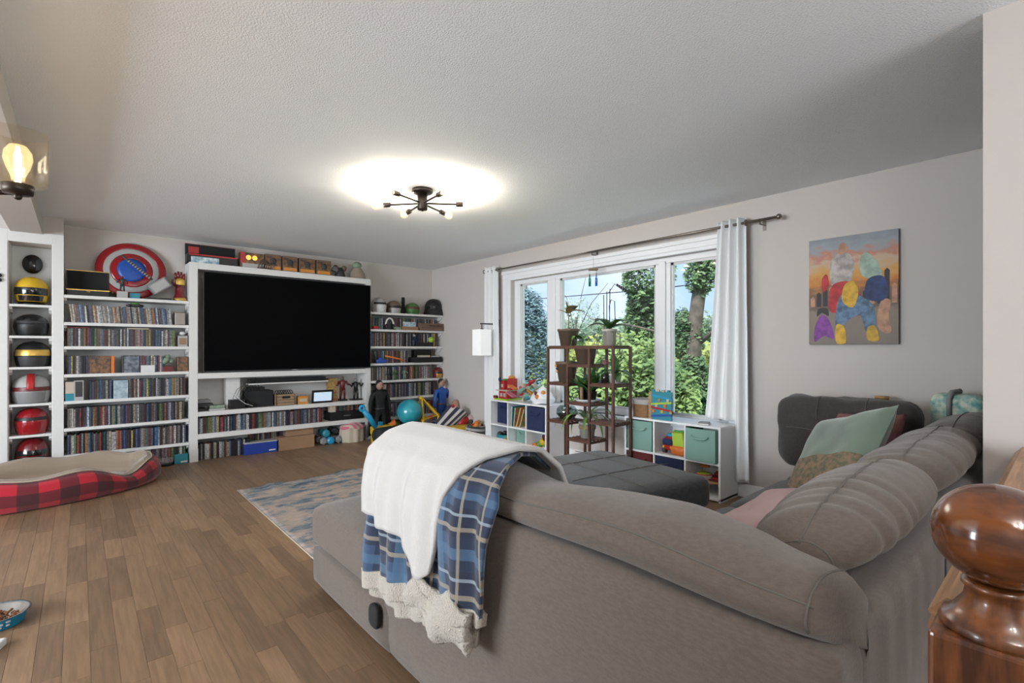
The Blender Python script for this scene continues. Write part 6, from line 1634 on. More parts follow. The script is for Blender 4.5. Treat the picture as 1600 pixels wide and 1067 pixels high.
for k, (zz, m, s_) in enumerate(((0.19, 'sky_blue', 1), (0.135, 'lime', -1), (0.085, 'red', 1), (0.03, 'blue', -1))):
    MB().prism([(-0.308, y0_ - 0.03, zt + zz + s_ * 0.012), (-0.308, y1_, zt + zz - s_ * 0.012), (-0.308, y1_, zt + zz - s_ * 0.012 + 0.018), (-0.308, y0_ - 0.03, zt + zz + s_ * 0.012 + 0.018)], (0.01, 0, 0)).build('track', m, t)
for k in range(7):
    zz = 0.06 + 0.05 * (k % 3); yy = y0_ - 0.055 - 0.028 * k
    bx((-0.309, yy - 0.012, zt + zz), (-0.300, yy + 0.012, zt + zz + 0.026)).build('printed_shape', ['orange', 'cream', 'mixed_toy', 'yellow'][k % 4], t)
for k in range(4): bx((-0.304, y1_ + 0.02 + k * 0.05, zt + 0.245), (-0.286, y1_ + 0.045 + k * 0.05, zt + 0.262)).build('battlement', 'teal' if k in (0, 3) else 'cream', t)
t = thing('game_tablet', 'flat white and grey device on the shelf beside the curtain hem', 'device', (-0.25, -4.58, zt))
Mg = turn((-0.26, -4.58, zt), 0.25)
bx((-0.315, -4.62, zt), (-0.23, -4.53, zt + 0.014), Mg).build('case', 'white_plastic', t, 0.005); bx((-0.31, -4.615, zt + 0.014), (-0.235, -4.535, zt + 0.024), Mg).build('cover', 'grey', t, 0.004)

# ================================================================== PLANT STAND
PY = [-3.11, -3.373, -3.641, -3.909]; PF, PBk = -0.60, -0.345
ps = thing('plant_stand', 'brown slatted wooden plant stand with staggered shelves before the window', 'plant stand', (-0.47, -3.5, 0))
PT = 1.243
hts = [1.245, 1.245, 1.245, 1.245]
for k, y_ in enumerate(PY):
    for x_ in (PF, PBk):
        bx((x_ - 0.011, y_ - 0.011, 0), (x_ + 0.011, y_ + 0.011, PT)).build('post', 'stand_wood', ps, 0.002)
def pshelf(k, z):
    a, c = PY[k] , PY[k + 1]
    for x_ in (PF, PBk): bx((x_ - 0.008, c + 0.011, z - 0.022), (x_ + 0.008, a - 0.011, z - 0.002)).build('rail', 'stand_wood', ps)
    for i in range(5):
        x_ = PF + 0.02 + i * (PBk - PF - 0.04) / 4
        bx((x_ - 0.014, c + 0.002, z - 0.002), (x_ + 0.014, a - 0.002, z + 0.008)).build('slat', 'stand_wood', ps, 0.001)
    for y_ in (a, c): bx((PF + 0.011, y_ - 0.007, z - 0.024), (PBk - 0.011, y_ + 0.007, z - 0.003)).build('cross_bar', 'stand_wood', ps)
SHV = [(0, PT), (1, PT), (2, PT), (0, 0.885), (0, 0.515), (1, 1.07), (1, 0.71), (1, 0.365), (2, 0.90), (2, 0.555)]
for k, z_ in SHV: pshelf(k, z_ if z_ != PT else PT)
def pot(t, x, y, z, r0, r1, h, m, rim=True, soil=True):
    MB().lathe([(0, 0), (r0, 0), (r1, h * 0.86)] + ([(r1 * 1.06, h * 0.86), (r1 * 1.08, h)] if rim else [(r1, h)]) + [(r1 * 0.94, h), (r1 * 0.9, h * 0.9)], (x, y, z), 28).build('pot', m, t)
    if soil: MB().lathe([(0, h * 0.9), (r1 * 0.92, h * 0.9)], (x, y, z), 20).build('soil', 'soil', t)
def blade(mb, base, az, length, width, up=0.9, droop=1.2, n=8, fold=0.15):
    base = Vector(base); d = Vector((math.cos(az), math.sin(az), 0)); s = Vector((-d.y, d.x, 0))
    V, F = [], []
    p = base.copy(); el = up; st = length / n
    for i in range(n + 1):
        t_ = i / n; w_ = width * (math.sin(PI * min(1, 0.12 + 0.88 * t_)) ** 0.8) * 0.5 if i < n else 0.001
        V += [p - s * w_ + Vector((0, 0, w_ * fold * 2)), p, p + s * w_ + Vector((0, 0, w_ * fold * 2))]
        p = p + (d * math.cos(el) + Vector((0, 0, math.sin(el)))) * st; el -= droop / n
    for i in range(n):
        a = i * 3
        F += [(a, a + 1, a + 4, a + 3), (a + 1, a + 2, a + 5, a + 4)]
    mb.add(V, F, True)
def plant(label, x, y, z, potargs, name='potted_plant'):
    t = thing(name, label, 'plant', (x, y, z))
    if potargs: pot(t, x, y, z, *potargs)
    return t
def leafset(t, items, m, nm='leaf'):
    for it in items:
        mb = MB(); blade(mb, *it[0], **it[1]); mb.build(nm, m, t)
sz = 0.008
# top shelf
px_, z_ = -0.47, PT + sz
y1p = atx(888, 530, px_).y
t = plant('rust-leaved cutting in a large brown pot on top of the stand', px_, y1p, z_, (0.075, 0.102, 0.165, 'pot_brown'))
MB().tube([(px_, y1p, z_ + 0.14), (px_, y1p - 0.005, z_ + 0.25), (px_, y1p, z_ + 0.36)], 0.005, 6).build('stem', 'leaf_rust', t)
leafset(t, [(((px_, y1p, z_ + 0.32), -2.0, 0.22, 0.11), dict(up=0.5, droop=0.5)), (((px_, y1p, z_ + 0.30), 2.2, 0.12, 0.06), dict(up=0.9, droop=1.0)), (((px_, y1p, z_ + 0.33), -1.3, 0.19, 0.09), dict(up=0.3, droop=0.8)), (((px_, y1p, z_ + 0.34), 1.6, 0.12, 0.03), dict(up=1.4, droop=0.3)), (((px_, y1p, z_ + 0.30), 0.6, 0.11, 0.05), dict(up=0.2, droop=0.6))], 'leaf_rust')
yv = atx(912, 530, px_).y
t = plant('small light green vine in a grey glass beside the brown pot', px_ - 0.06, yv, z_, None)
MB().lathe([(0, 0), (0.04, 0), (0.052, 0.05), (0.045, 0.10), (0.043, 0.10), (0.04, 0.01)], (px_ - 0.06, yv, z_), 20).build('glass', 'vase_glass', t)
leafset(t, [(((px_ - 0.06, yv, z_ + 0.06), a, 0.14, 0.055), dict(up=0.8, droop=1.9)) for a in (1.7, 2.4, 3.2, 4.2, 0.4)], 'leaf_light')
MB().tube([(px_ - 0.06, yv, z_ + 0.09), (px_ - 0.09, yv + 0.06, z_ + 0.07), (px_ - 0.13, yv + 0.07, z_ - 0.05), (px_ - 0.135, yv + 0.075, z_ - 0.18)], 0.003, 5).build('runner', 'leaf_light', t)
yo = atx(952, 530, px_).y
t = plant('orchid with tall tied stems and dark strap leaves in a cream pot', px_, yo, z_, (0.05, 0.066, 0.15, 'pot_cream'), 'orchid')
leafset(t, [(((px_, yo, z_ + 0.15), a, l * 1.2, 0.10), dict(up=u, droop=1.6)) for a, l, u in ((1.3, 0.22, 1.0), (-1.6, 0.25, 0.8), (-1.2, 0.24, 0.5), (2.2, 0.2, 0.7), (-2.4, 0.18, 0.9), (0.4, 0.2, 0.9), (1.8, 0.17, 1.2))], 'leaf')
for dy, h in ((0.03, 0.50), (0.0, 0.52), (0.06, 0.47)): MB().tube([(px_, yo + dy, z_ + 0.12), (px_ + 0.01, yo + dy * 1.2, z_ + h)], 0.004, 6).build('stake', 'soil', t)
MB().tube([(px_, yo - 0.01, z_ + 0.14), (px_, yo, z_ + 0.36), (px_, yo - 0.02, z_ + 0.42), (px_, yo - 0.06, z_ + 0.40), (px_, yo - 0.065, z_ + 0.25), (px_, yo - 0.05, z_ + 0.16)], 0.004, 6).build('flower_stem', 'soil', t)
MB().tube([(px_, yo + 0.01, z_ + 0.48), (px_, yo - 0.06, z_ + 0.56), (px_, yo - 0.14, z_ + 0.50), (px_, yo - 0.20, z_ + 0.47)], 0.003, 6).build('flower_stem', 'soil', t)
for k in range(6): MB().ell((px_, yo - 0.09 - 0.022 * k, z_ + 0.545 - 0.013 * k), (0.012, 0.010, 0.014), 8, 6).build('bud', 'dark_grey', t)
for k in range(9):
    a = k * 0.8
    MB().tube([(px_ + 0.04 * math.cos(a), yo + 0.04 * math.sin(a), z_ + 0.14), (px_ + 0.10 * math.cos(a), yo + 0.11 * math.sin(a), z_ + 0.10), (px_ + 0.10 * math.cos(a) - 0.02, yo + 0.12 * math.sin(a), z_ - 0.03 - 0.02 * (k % 4))], 0.0035, 5).build('air_root', 'leaf_grey', t)
# lower shelves
ym_ = (PY[1] + PY[2]) / 2; yl_ = (PY[0] + PY[1]) / 2; yr_ = (PY[2] + PY[3]) / 2
t = plant('empty-looking large brown pot on the upper middle shelf', -0.47, ym_ + 0.02, 1.07 + sz, (0.078, 0.105, 0.155, 'pot_brown'))
t = plant('large brown pot with a paper butterfly sticker', -0.47, yl_, 0.885 + sz, (0.078, 0.105, 0.20, 'pot_brown'))
for k, (dy, dz) in enumerate(((0.05, 0.17), (0.045, 0.14), (0.055, 0.11), (0.04, 0.09))):
    MB().ell((-0.575 + 0.012 * k, yl_ + dy, 0.885 + dz), (0.006, 0.016, 0.014), 8, 6).build('sticker', 'amber' if k % 2 == 0 else 'black', t)
leafset(t, [(((-0.47, yl_, 1.07), a, 0.16, 0.05), dict(up=0.7, droop=2.2)) for a in (4.0, 4.6, 5.2)], 'leaf')
t = plant('bushy dark green plants in black pots on a white saucer', -0.47, ym_, 0.71 + sz, None)
MB().lathe([(0, 0), (0.10, 0), (0.128, 0.025), (0.12, 0.025), (0.095, 0.006), (0, 0.006)], (-0.47, ym_, 0.71 + sz), 30).build('saucer', 'white_plastic', t)
for dy in (0.05, -0.05): pot(t, -0.47, ym_ + dy, 0.725 + sz, 0.04, 0.052, 0.085, 'black')
leafset(t, [(((-0.47 + RND.uniform(-0.03, 0.03), ym_ + RND.choice((0.05, -0.05)), 0.80), RND.uniform(0, 6.28), RND.uniform(0.14, 0.28), 0.065), dict(up=RND.uniform(0.8, 1.5), droop=RND.uniform(0.5, 1.8), n=5)) for _ in range(42)], 'leaf')
leafset(t, [(((-0.47, ym_ + 0.05, 0.80), RND.uniform(0, 6.28), 0.2, 0.04), dict(up=1.2, droop=1.0, n=5)) for _ in range(8)], 'leaf_light')
MB().tube([(-0.55, ym_ + 0.0, 0.74), (-0.555, ym_ - 0.0, 0.86)], 0.018, 6).build('marker', 'tan', t)
t = plant('dark bulb rooted in a glass vase on the window-side shelf', -0.47, yr_ + 0.055, 0.90 + sz, None)
MB().lathe([(0, 0), (0.04, 0), (0.043, 0.09), (0.04, 0.09), (0.037, 0.004)], (-0.47, yr_ + 0.055, 0.90 + sz), 22).build('glass', 'vase_glass', t); MB().lathe([(0, 0.006), (0.034, 0.006), (0.034, 0.075), (0, 0.08)], (-0.47, yr_ + 0.055, 0.90 + sz), 16).build('roots', 'soil', t)
MB().tube([(-0.47, yr_ + 0.055, 0.98), (-0.47, yr_ + 0.055, 1.07)], [0.012, 0.006], 8).build('stem', 'leaf', t); MB().ell((-0.47, yr_ + 0.055, 1.095), (0.028, 0.028, 0.026), 12, 8).build('flower', 'rose_knit', t)
t = plant('orchid with round leaves in a small white pot on the window-side shelf', -0.47, yr_ - 0.06, 0.90 + sz, (0.042, 0.055, 0.085, 'white_plastic'), 'orchid')
leafset(t, [(((-0.47, yr_ - 0.06, 0.98), a, l, 0.085), dict(up=u, droop=dr)) for a, l, u, dr in ((-1.5, 0.20, 0.9, 2.4), (1.5, 0.18, 0.8, 1.6), (1.1, 0.20, 1.5, 0.3), (-2.4, 0.18, 0.6, 2.2))], 'leaf')
MB().tube([(-0.47, yr_ - 0.06, 0.97), (-0.47, yr_ - 0.07, 1.10), (-0.47, yr_ - 0.10, 1.14), (-0.47, yr_ - 0.16, 1.13)], 0.0035, 6).build('flower_stem', 'leaf', t)
t = plant('glass bowl terrarium with dark spiky greens on the low shelf', -0.47, yl_, 0.515 + sz, None)
MB().lathe([(0, 0), (0.06, 0), (0.105, 0.05), (0.10, 0.10), (0.075, 0.13), (0.073, 0.128), (0.097, 0.10), (0.10, 0.05), (0.05, 0.005)], (-0.47, yl_, 0.515 + sz), 26).build('glass', 'vase_glass', t)
MB().lathe([(0, 0.006), (0.06, 0.01), (0.095, 0.05), (0, 0.06)], (-0.47, yl_, 0.515 + sz), 20).build('soil', 'soil', t)
leafset(t, [(((-0.47 + RND.uniform(-0.04, 0.04), yl_ + RND.uniform(-0.04, 0.04), 0.57), RND.uniform(0, 6.28), 0.11, 0.018), dict(up=RND.uniform(0.7, 1.5), droop=0.8, n=4)) for _ in range(18)], 'leaf')
t = plant('spider plant with long arching leaves in a grey and tan pot low on the stand', -0.47, ym_, 0.365 + sz, (0.065, 0.078, 0.15, 'light_grey'))
MB().lathe([(0.0785, 0.085), (0.082, 0.088), (0.083, 0.115), (0.0795, 0.118)], (-0.47, ym_, 0.365 + sz), 24).build('band', 'tan', t)
leafset(t, [(((-0.47, ym_, 0.51), a, l, 0.03), dict(up=u, droop=2.6, n=9)) for a, l, u in [(k * 0.62, RND.uniform(0.36, 0.55), RND.uniform(0.7, 1.3)) for k in range(13)]], 'leaf_light')
leafset(t, [(((-0.47, ym_, 0.51), a, l, 0.028), dict(up=u, droop=2.2, n=9)) for a, l, u in [(0.3 + k * 0.9, RND.uniform(0.22, 0.36), RND.uniform(0.9, 1.4)) for k in range(7)]], 'leaf_grey')

# ================================================================== TOY CORNER ON THE FLOOR
def doll(label, x, y, h, suit, skin_m, hair, belt, rz=0.0, cape=None):
    t = thing('toy_doll', label, 'doll', (x, y, 0), 'large toy dolls')
    k = h
    me = bpy.data.meshes.new('body')
    J = [(0, 0, 0.50), (0, 0, 0.60), (0, -0.005, 0.72), (0, 0, 0.80), (0, 0, 0.85)]
    E_ = [(0, 1), (1, 2), (2, 3), (3, 4)]; Rr = [0.085, 0.078, 0.105, 0.06, 0.04]
    for s in (-1, 1):
        o = len(J)
        J += [(s * 0.06, 0, 0.46), (s * 0.075, -0.01, 0.27), (s * 0.085, 0.01, 0.05), (s * 0.09, -0.045, 0.018)]; Rr += [0.065, 0.048, 0.032, 0.024]
        E_ += [(0, o), (o, o + 1), (o + 1, o + 2), (o + 2, o + 3)]
        o = len(J)
        J += [(s * 0.13, 0, 0.785), (s * 0.185, -0.005, 0.62), (s * 0.20, -0.03, 0.47)]; Rr += [0.05, 0.038, 0.027]
        E_ += [(2, o), (o, o + 1), (o + 1, o + 2)]
    c_, s_ = math.cos(rz), math.sin(rz)
    me.from_pydata([((a * c_ - b * s_) * k, (a * s_ + b * c_) * k, z * k) for a, b, z in J], E_, [])
    me.materials.append(MATS[suit])
    o = bpy.data.objects.new('body', me); COL.objects.link(o); o.parent = t
    o.modifiers.new('skin', 'SKIN'); sk = me.skin_vertices[0].data
    for i, r_ in enumerate(Rr): sk[i].radius = (r_ * k, r_ * k * 0.8)
    sk[0].use_root = True
    m_ = o.modifiers.new('sub', 'SUBSURF'); m_.levels = 2; m_.render_levels = 2
    def W(a, b, z): return Vector((x + (a * c_ - b * s_) * k, y + (a * s_ + b * c_) * k, z * k))
    Mr = Matrix.Rotation(rz, 3, 'Z')
    MB().ell(W(0, -0.005, 0.915), (0.056 * k, 0.062 * k, 0.075 * k), 20, 14, 1.0, Mr).build('head', skin_m, t)
    MB().ell(W(0, 0.012, 0.945), (0.060 * k, 0.062 * k, 0.060 * k), 18, 12, 1.0, Mr).build('hair', hair, t)
    for s in (-1, 1):
        MB().ell(W(s * 0.022, -0.062, 0.922), (0.009 * k, 0.006 * k, 0.006 * k), 8, 6, 1.0, Mr).build('eye', 'black', t)
        hb = MB().ell(W(s * 0.205, -0.04, 0.435), (0.022 * k, 0.026 * k, 0.034 * k), 10, 8, 1.0, Mr)
        for q in range(4): hb.tube([W(s * 0.205 + (q - 1.5) * 0.011, -0.045, 0.41), W(s * 0.20 + (q - 1.5) * 0.011, -0.055, 0.385 + 0.006 * abs(q - 1.5))], 0.006 * k, 6)
        hb.tube([W(s * 0.19, -0.05, 0.44), W(s * 0.178, -0.066, 0.415)], 0.007 * k, 6)
        hb.build('hand', skin_m if cape is None else suit, t)
    MB().ell(W(0, -0.068, 0.905), (0.008 * k, 0.012 * k, 0.012 * k), 8, 6, 1.0, Mr).build('nose', skin_m, t)
    MB().ell(W(0, -0.062, 0.878), (0.016 * k, 0.005 * k, 0.004 * k), 8, 6, 1.0, Mr).build('mouth', 'dark_red', t)
    MB().grid(lambda u, v: W(0.092 * math.cos(2 * PI * u), 0.074 * math.sin(2 * PI * u), 0.515 + 0.03 * v), 26, 4, cu=True).build('belt', belt, t, solid=0.004)
    if cape:
        MB().grid(lambda u, v: W((0.15 + 0.09 * v) * math.sin((u - 0.5) * PI * 1.15), (0.055 + 0.05 * v) * math.cos((u - 0.5) * PI * 1.15) + 0.008 * math.sin(u * 28) * v, 0.84 - 0.76 * v), 50, 20).build('coat', cape, t, solid=0.006)
    return t
p = aty(593, 600, -0.47); doll('tall doll in plain black clothes and long black coat', p.x, -0.47, 0.80, 'black_soft', 'skin', 'black', 'dark_grey', 0.15, 'black_soft')
p = aty(690, 600, -0.45); doll('tall dark-haired doll in plain blue clothes with brown belt', p.x, -0.45, 0.78, 'blue', 'skin', 'black', 'kraft', 0.2)
# rolled mat
m0, m1 = atz(590, 694, 0), atz(640, 684, 0); d_ = (m1 - m0).normalized()
r_ = 0.10; n_ = Vector((-d_.y, d_.x, 0)); t = thing('exercise_mat', 'thick black rolled exercise mat on the floor before the black doll', 'mat', (m0.x, m0.y, 0))
c0 = m0 + Vector((0, 0, r_)) + n_ * 0.02
MB().tube([c0, c0 + d_ * 0.02, c0 + d_ * 0.70, c0 + d_ * 0.72], [r_ * 0.93, r_, r_, r_ * 0.93], 28).build('roll', 'rubber_mat', t)
MB().tube([c0 - d_ * 0.004 + (n_ * math.cos(a) + Vector((0, 0, 1)) * math.sin(a)) * (0.02 + 0.0042 * a) for a in [i * 0.28 for i in range(62)]], 0.004, 5).build('spiral_edge', 'dark_grey', t)
for q in (0.22, 0.5): MB().tube([c0 + d_ * q, c0 + d_ * (q + 0.025)], r_ * 1.02, 28).build('strap', 'black', t)
# bag
p = atz(557, 691, 0)
t = thing('woven_bag', 'beige woven drawstring bag topped with pink striped cloth', 'bag', (p.x, p.y + 0.1, 0)); cy_ = p.y + 0.13
MB().grid(lambda u, v: Vector((p.x + lerp([(0, 0.15), (0.5, 0.165), (1, 0.15)], v) * math.cos(2 * PI * u) * (1 + 0.05 * math.sin(u * 60)), cy_ + 0.13 * math.sin(2 * PI * u) * (1 + 0.05 * math.sin(u * 60)), 0.002 + 0.19 * v)), 60, 10, cu=True).build('bag_body', 'cream', t)
o = MB().grid(lambda u, v: Vector((p.x + 0.165 * (1 - v ** 2) * math.cos(2 * PI * u), cy_ + 0.14 * (1 - v ** 2) * math.sin(2 * PI * u), 0.18 + 0.085 * v + 0.012 * math.sin(u * 30) * (1 - v))), 40, 10, cu=True).build('cloth', 'pink_stripe', t)
weave(o, lambda co, i: (co.x + co.y * 0.6, co.z))
# dumbbells
cols = [('dark_grey', 500, 693, 0), ('grey', 508, 696, 0), ('sky_blue', 519, 695, 0), ('grey', 531, 693, 0), ('rose_knit', 537, 691, 0), ('teal', 512, 683, 0.09), ('dark_grey', 526, 679, 0.09)]
dl = ['black dumbbell nearest the cardboard boxes', 'grey dumbbell in front of the black one', 'bright blue dumbbell in the floor pile', 'pale grey dumbbell beside the blue one', 'dusty pink dumbbell next to the woven bag', 'teal dumbbell on top of the pile', 'dark dumbbell on top of the pile behind the pale grey one']
for (m, px, py, z0), lab in zip(cols, dl):
    q = atz(px, py, 0)
    if z0: q = atz(px, py + 12, 0)
    t = thing('dumbbell', lab, 'dumbbell', (q.x, q.y + 0.1, z0), 'dumbbells on the floor')
    for dy in (0.0, 0.14): MB().lathe([(0, -0.03), (0.03, -0.03), (0.048, -0.015), (0.048, 0.015), (0.03, 0.03), (0, 0.03)], (q.x, q.y + 0.05 + dy, z0 + 0.048), 6 if m == 'grey' else 12, 'y', smooth=False).build('head', m, t)
    MB().tube([(q.x, q.y + 0.07, z0 + 0.048), (q.x, q.y + 0.17, z0 + 0.048)], 0.015, 10).build('grip', 'black', t)
# bin and ball, yellow frame
bc_ = aty(640, 643, -0.70)
t = thing('storage_tub', 'clear blue-grey plastic tub full of toys under the ball', 'tub', (bc_.x, -0.70, 0))
MB().lathe([(0, 0), (0.15, 0), (0.175, 0.20), (0.182, 0.205), (0.172, 0.205)], (bc_.x, -0.70, 0), 30).build('tub_wall', 'vase_glass', t)
b = MB()
for k in range(16): b.ell((bc_.x + RND.uniform(-0.09, 0.09), -0.70 + RND.uniform(-0.09, 0.09), 0.05 + RND.uniform(0, 0.12)), (0.04, 0.04, 0.035), 10, 8)
b.build('toys', 'navy', t)
t = thing('play_ball', 'shiny turquoise ball resting on the tub before the blue doll', 'ball', (bc_.x, -0.70, 0.21))
MB().ell((bc_.x, -0.70, 0.375), (0.17, 0.17, 0.17), 36, 24).build('skin', 'ball_film', t)
MB().lathe([(0, 0.2), (0.012, 0.2), (0.012, 0.208), (0, 0.208)], (bc_.x, -0.70, 0), 10).build('valve', 'white_plastic', t)
p = aty(660, 628, -0.72)
t = thing('ride_on_frame', 'yellow plastic triangular toy frame leaning beside the ball', 'toy', (p.x + 0.1, -0.72, 0))
A, B, C_ = aty(659, 622, -0.80), aty(661, 656, -0.80), aty(685, 648, -0.80)
MB().tube([A, B, C_], 0.022, 8, closed=True).build('frame', 'yellow', t)
A2, B2, C2 = (v + Vector((0.02, 0.09, 0)) for v in (A, B, C_))
MB().tube([A2, B2, C2], 0.022, 8, closed=True).build('frame', 'yellow', t)
for q in (A, B, C_): MB().tube([q, q + Vector((0.02, 0.09, 0))], 0.022, 8).build('cross_tube', 'yellow', t)
for q in (B, C_): MB().tube([q, Vector((q.x, q.y, 0.0))], 0.018, 8).build('leg', 'yellow', t)
MB().ell(B.lerp(C_, 0.5), (0.03, 0.02, 0.03), 10, 8).build('knob', 'red', t)
# turquoise arm toy with yellow base and orange funnel
q0, q1, q2 = aty(566, 638, -0.66), aty(577, 652, -0.66), aty(587, 668, -0.66)
t = thing('water_table_toy', 'turquoise toy arm on a yellow base with orange funnel', 'toy', (q2.x + 0.1, -0.66, 0))
MB().tube([q0 + Vector((0.03 * math.cos(a), 0, 0.03 * math.sin(a))) for a in [i * PI / 8 for i in range(16)]], 0.018, 8, closed=True).build('ring_end', 'sky_blue', t)
MB().tube([q0 + Vector((0.02, 0, -0.03)), q1, q2], [0.03, 0.035, 0.03], 10).build('arm', 'sky_blue', t)
e0, e1 = aty(584, 672, -0.62), aty(617, 668, -0.62)
bx((e0.x, -0.60, 0.10), (e1.x, -0.50, e0.z + 0.04)).build('tray', 'yellow', t, 0.015)
for x_ in (e0.x + 0.03, e1.x - 0.03): bx((x_ - 0.02, -0.58, 0), (x_ + 0.02, -0.52, 0.10)).build('leg', 'yellow', t)
f0 = aty(613, 662, -0.58)
MB().lathe([(0.012, -0.05), (0.015, -0.02), (0.06, 0.03), (0.055, 0.035), (0.0, -0.01)], (f0.x, -0.56, f0.z), 20, 'x').build('funnel', 'orange', t)
bx((e0.x + 0.10, -0.58, e0.z + 0.04), (e0.x + 0.15, -0.53, e0.z + 0.09)).build('cup', 'sky_blue', t, 0.006); MB().ell((f0.x + 0.08, -0.55, e0.z + 0.03), (0.03, 0.03, 0.03), 10, 8).build('knob', 'green', t)
bx((f0.x + 0.075, -0.56, 0), (f0.x + 0.085, -0.54, e0.z)).build('post', 'green', t)
# striped cone bag
t = thing('striped_tote', 'large navy and white striped cloth tote tipped over the bus', 'bag', (-0.30, -0.95, 0))
K = [aty(678, 664, -0.95), aty(704, 632, -0.95), aty(727, 652, -0.95), aty(716, 668, -0.95)]
def fn(u, v):
    a = K[0].lerp(K[1], v); b2 = K[3].lerp(K[2], v); q = a.lerp(b2, u)
    return q + Vector((0.05, -0.10, 0.0)) * math.sin(PI * u) * (0.4 + 0.6 * v)
uvl = []
def fn2(u, v): uvl.append((u * 0.33, v * 0.3)); return fn(u, v)
mb = MB().grid(fn2, 20, 16)
nb_ = len(mb.v); mb.grid(lambda u, v: fn(1 - u, v) * 1.0 + Vector((0.06, 0.16, 0.0)) * math.sin(PI * u) + Vector((0, 0.02, 0)), 20, 16)
uvl += [((1 - i / 19) * 0.33, j / 15 * 0.3) for i in range(20) for j in range(16)]
o = mb.build('cloth', 'stripe_cloth', t, solid=0.004); weave(o, lambda co, i: uvl[i])
MB().tube([K[0] + Vector((0, 0.05, 0)), Vector((K[0].x + 0.1, K[0].y + 0.06, 0.12)), Vector((K[0].x + 0.2, K[0].y + 0.1, 0.0))], 0.05, 10).build('stuffing', 'stripe_navy' if 'stripe_navy' in MATS else 'navy', t)
MB().ell(K[1] + Vector((0.02, -0.03, -0.02)), (0.03, 0.02, 0.025), 10, 8).build('badge', 'red', t)
# bus
bp0, bp1 = atz(704, 690, 0), atz(744, 686, 0)
t = thing('toy_school_bus', 'yellow plastic toy bus with open square windows on the floor', 'toy', (-0.3, -1.15, 0))
dx_ = (bp1 - bp0); L_ = dx_.length * 0.95; ang = math.atan2(dx_.y, dx_.x)
Mb = Matrix.Translation((bp0.x, bp0.y, 0)) @ Matrix.Rotation(ang, 4, 'Z')
b = MB()
b.box((0, 0, 0.03), (L_, 0.012, 0.075), Mb); b.box((0, 0, 0.145), (L_, 0.012, 0.175), Mb)
for k in range(5): b.box((k * (L_ - 0.03) / 4, 0, 0.075), (k * (L_ - 0.03) / 4 + 0.03, 0.012, 0.145), Mb)
b.build('side_wall', 'yellow', t, 0.003)
bx((0, 0.01, 0.17), (L_, 0.17, 0.185), Mb).build('roof', 'yellow', t, 0.01); bx((0, 0.16, 0.03), (L_, 0.172, 0.175), Mb).build('side_wall', 'yellow', t); bx((0, 0.01, 0.02), (L_, 0.17, 0.035), Mb).build('chassis', 'black', t)
bx((L_ - 0.012, 0.01, 0.03), (L_, 0.17, 0.175), Mb).build('end_wall', 'yellow', t); bx((0, 0.01, 0.03), (0.012, 0.17, 0.1), Mb).build('end_wall', 'yellow', t)
for k in (0.2, 0.8):
    q = Mb @ Vector((L_ * k, -0.004, 0.028)); MB().tube([q, q + (Mb.to_3x3() @ Vector((0, 0.18, 0)))], 0.028, 14).build('wheel_pair', 'black', t)
# dolls thrown in the corner
p = aty(718, 640, -0.80)
t = thing('baby_doll', 'bare soft doll upside down behind the striped tote', 'doll', (p.x, -0.75, 0))
MB().ell((p.x, -0.70, p.z + 0.0), (0.065, 0.06, 0.14), 18, 14).build('body', 'skin', t); MB().ell((p.x - 0.02, -0.70, p.z - 0.20), (0.07, 0.07, 0.075), 16, 12).build('head', 'skin', t)
bx((p.x + 0.0, -0.79, p.z - 0.10), (p.x + 0.07, -0.75, p.z - 0.0), turn((p.x, -0.77, p.z), 0, 0, 0.5)).build('nappy', 'sky_blue', t, 0.01); MB().ell((p.x + 0.07, -0.72, p.z - 0.1), (0.03, 0.05, 0.10), 12, 8).build('sleeve', 'black', t)
bx((p.x - 0.05, -0.75, 0), (p.x + 0.05, -0.66, max(0.05, p.z - 0.26))).build('cushion', 'tan_plush', t, 0.01)
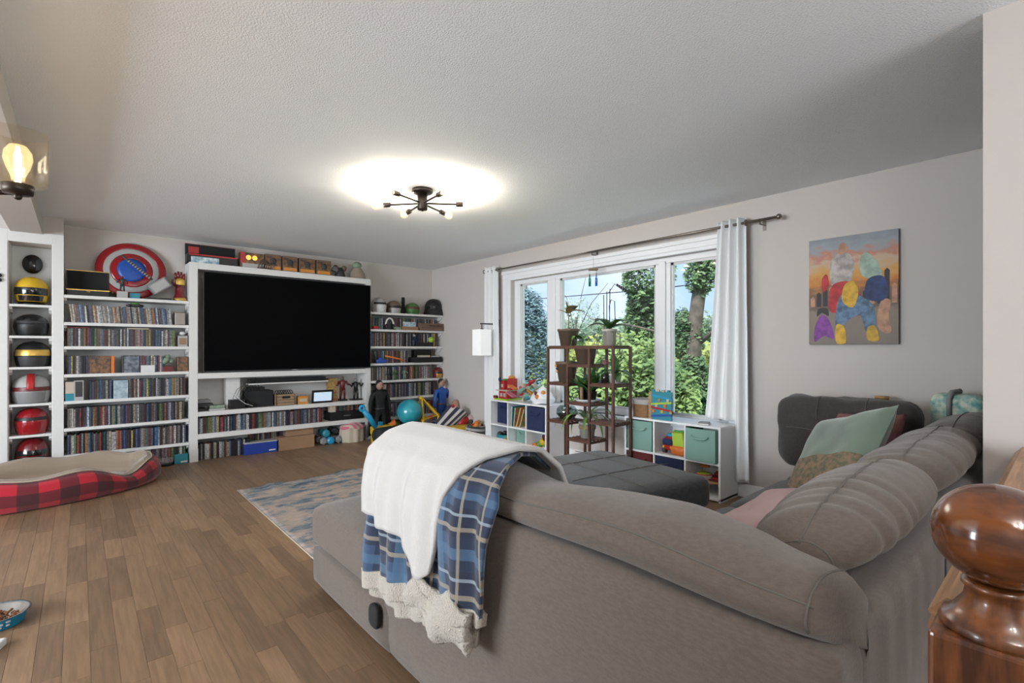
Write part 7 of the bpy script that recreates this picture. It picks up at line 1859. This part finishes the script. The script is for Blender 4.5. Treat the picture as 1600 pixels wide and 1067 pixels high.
p = aty(740, 655, -1.05)
t = thing('rag_doll', 'doll with pale pink head and red jacket lying above the basket', 'doll', (p.x - 0.05, -1.0, 0))
MB().ell((p.x - 0.02, -1.02, p.z + 0.01), (0.055, 0.055, 0.055), 16, 12).build('head', 'pink_cloth', t); MB().tube([(p.x - 0.06, -1.0, p.z + 0.0), (p.x - 0.14, -0.98, p.z - 0.03), (p.x - 0.20, -0.96, p.z - 0.08)], [0.04, 0.055, 0.05], 12).build('jacket', 'red', t)
MB().tube([(p.x - 0.20, -0.96, p.z - 0.08), (p.x - 0.20, -0.93, 0.02)], [0.045, 0.04], 10).build('legs', 'navy', t)
# striped basket
p = atz(752, 690, 0); bx_, by_ = -0.20, -1.38
t = thing('striped_basket', 'grey and black striped cloth basket heaped with toys', 'basket', (bx_, by_, 0))
uvl2 = []
def fn(u, v):
    uvl2.append((u, v * 0.2 + 0.08 * u)); return Vector((bx_ + (0.11 + 0.02 * v) * math.cos(2 * PI * u), by_ + (0.11 + 0.02 * v) * math.sin(2 * PI * u), 0.002 + 0.21 * v))
o = MB().grid(fn, 40, 12, cu=True).build('basket_wall', 'stripe_grey', t, solid=0.005); weave(o, lambda co, i: uvl2[i])
MB().lathe([(0, 0.01), (0.11, 0.012)], (bx_, by_, 0), 24).build('bottom', 'grey', t)
MB().tube([(bx_ - 0.12, by_ + 0.05, 0.19), (bx_ - 0.155, by_ + 0.02, 0.10), (bx_ - 0.15, by_ - 0.03, 0.09), (bx_ - 0.12, by_ - 0.06, 0.19)], 0.008, 8).build('rope_handle', 'cream', t)
for k in range(14):
    a = RND.uniform(0, 6.28); rr = 0.085 * RND.random() ** 0.5
    MB().ell((bx_ + rr * math.cos(a), by_ + rr * math.sin(a), 0.16 + 0.11 * RND.random()), (RND.uniform(0.025, 0.045), 0.035, 0.03), 10, 8).build('toy', RND.choice(['orange', 'mixed_toy', 'leaf', 'red', 'amber', 'teal', 'dark_grey']), t)

for o in bpy.data.objects:
    if '_at' in o: del o['_at']
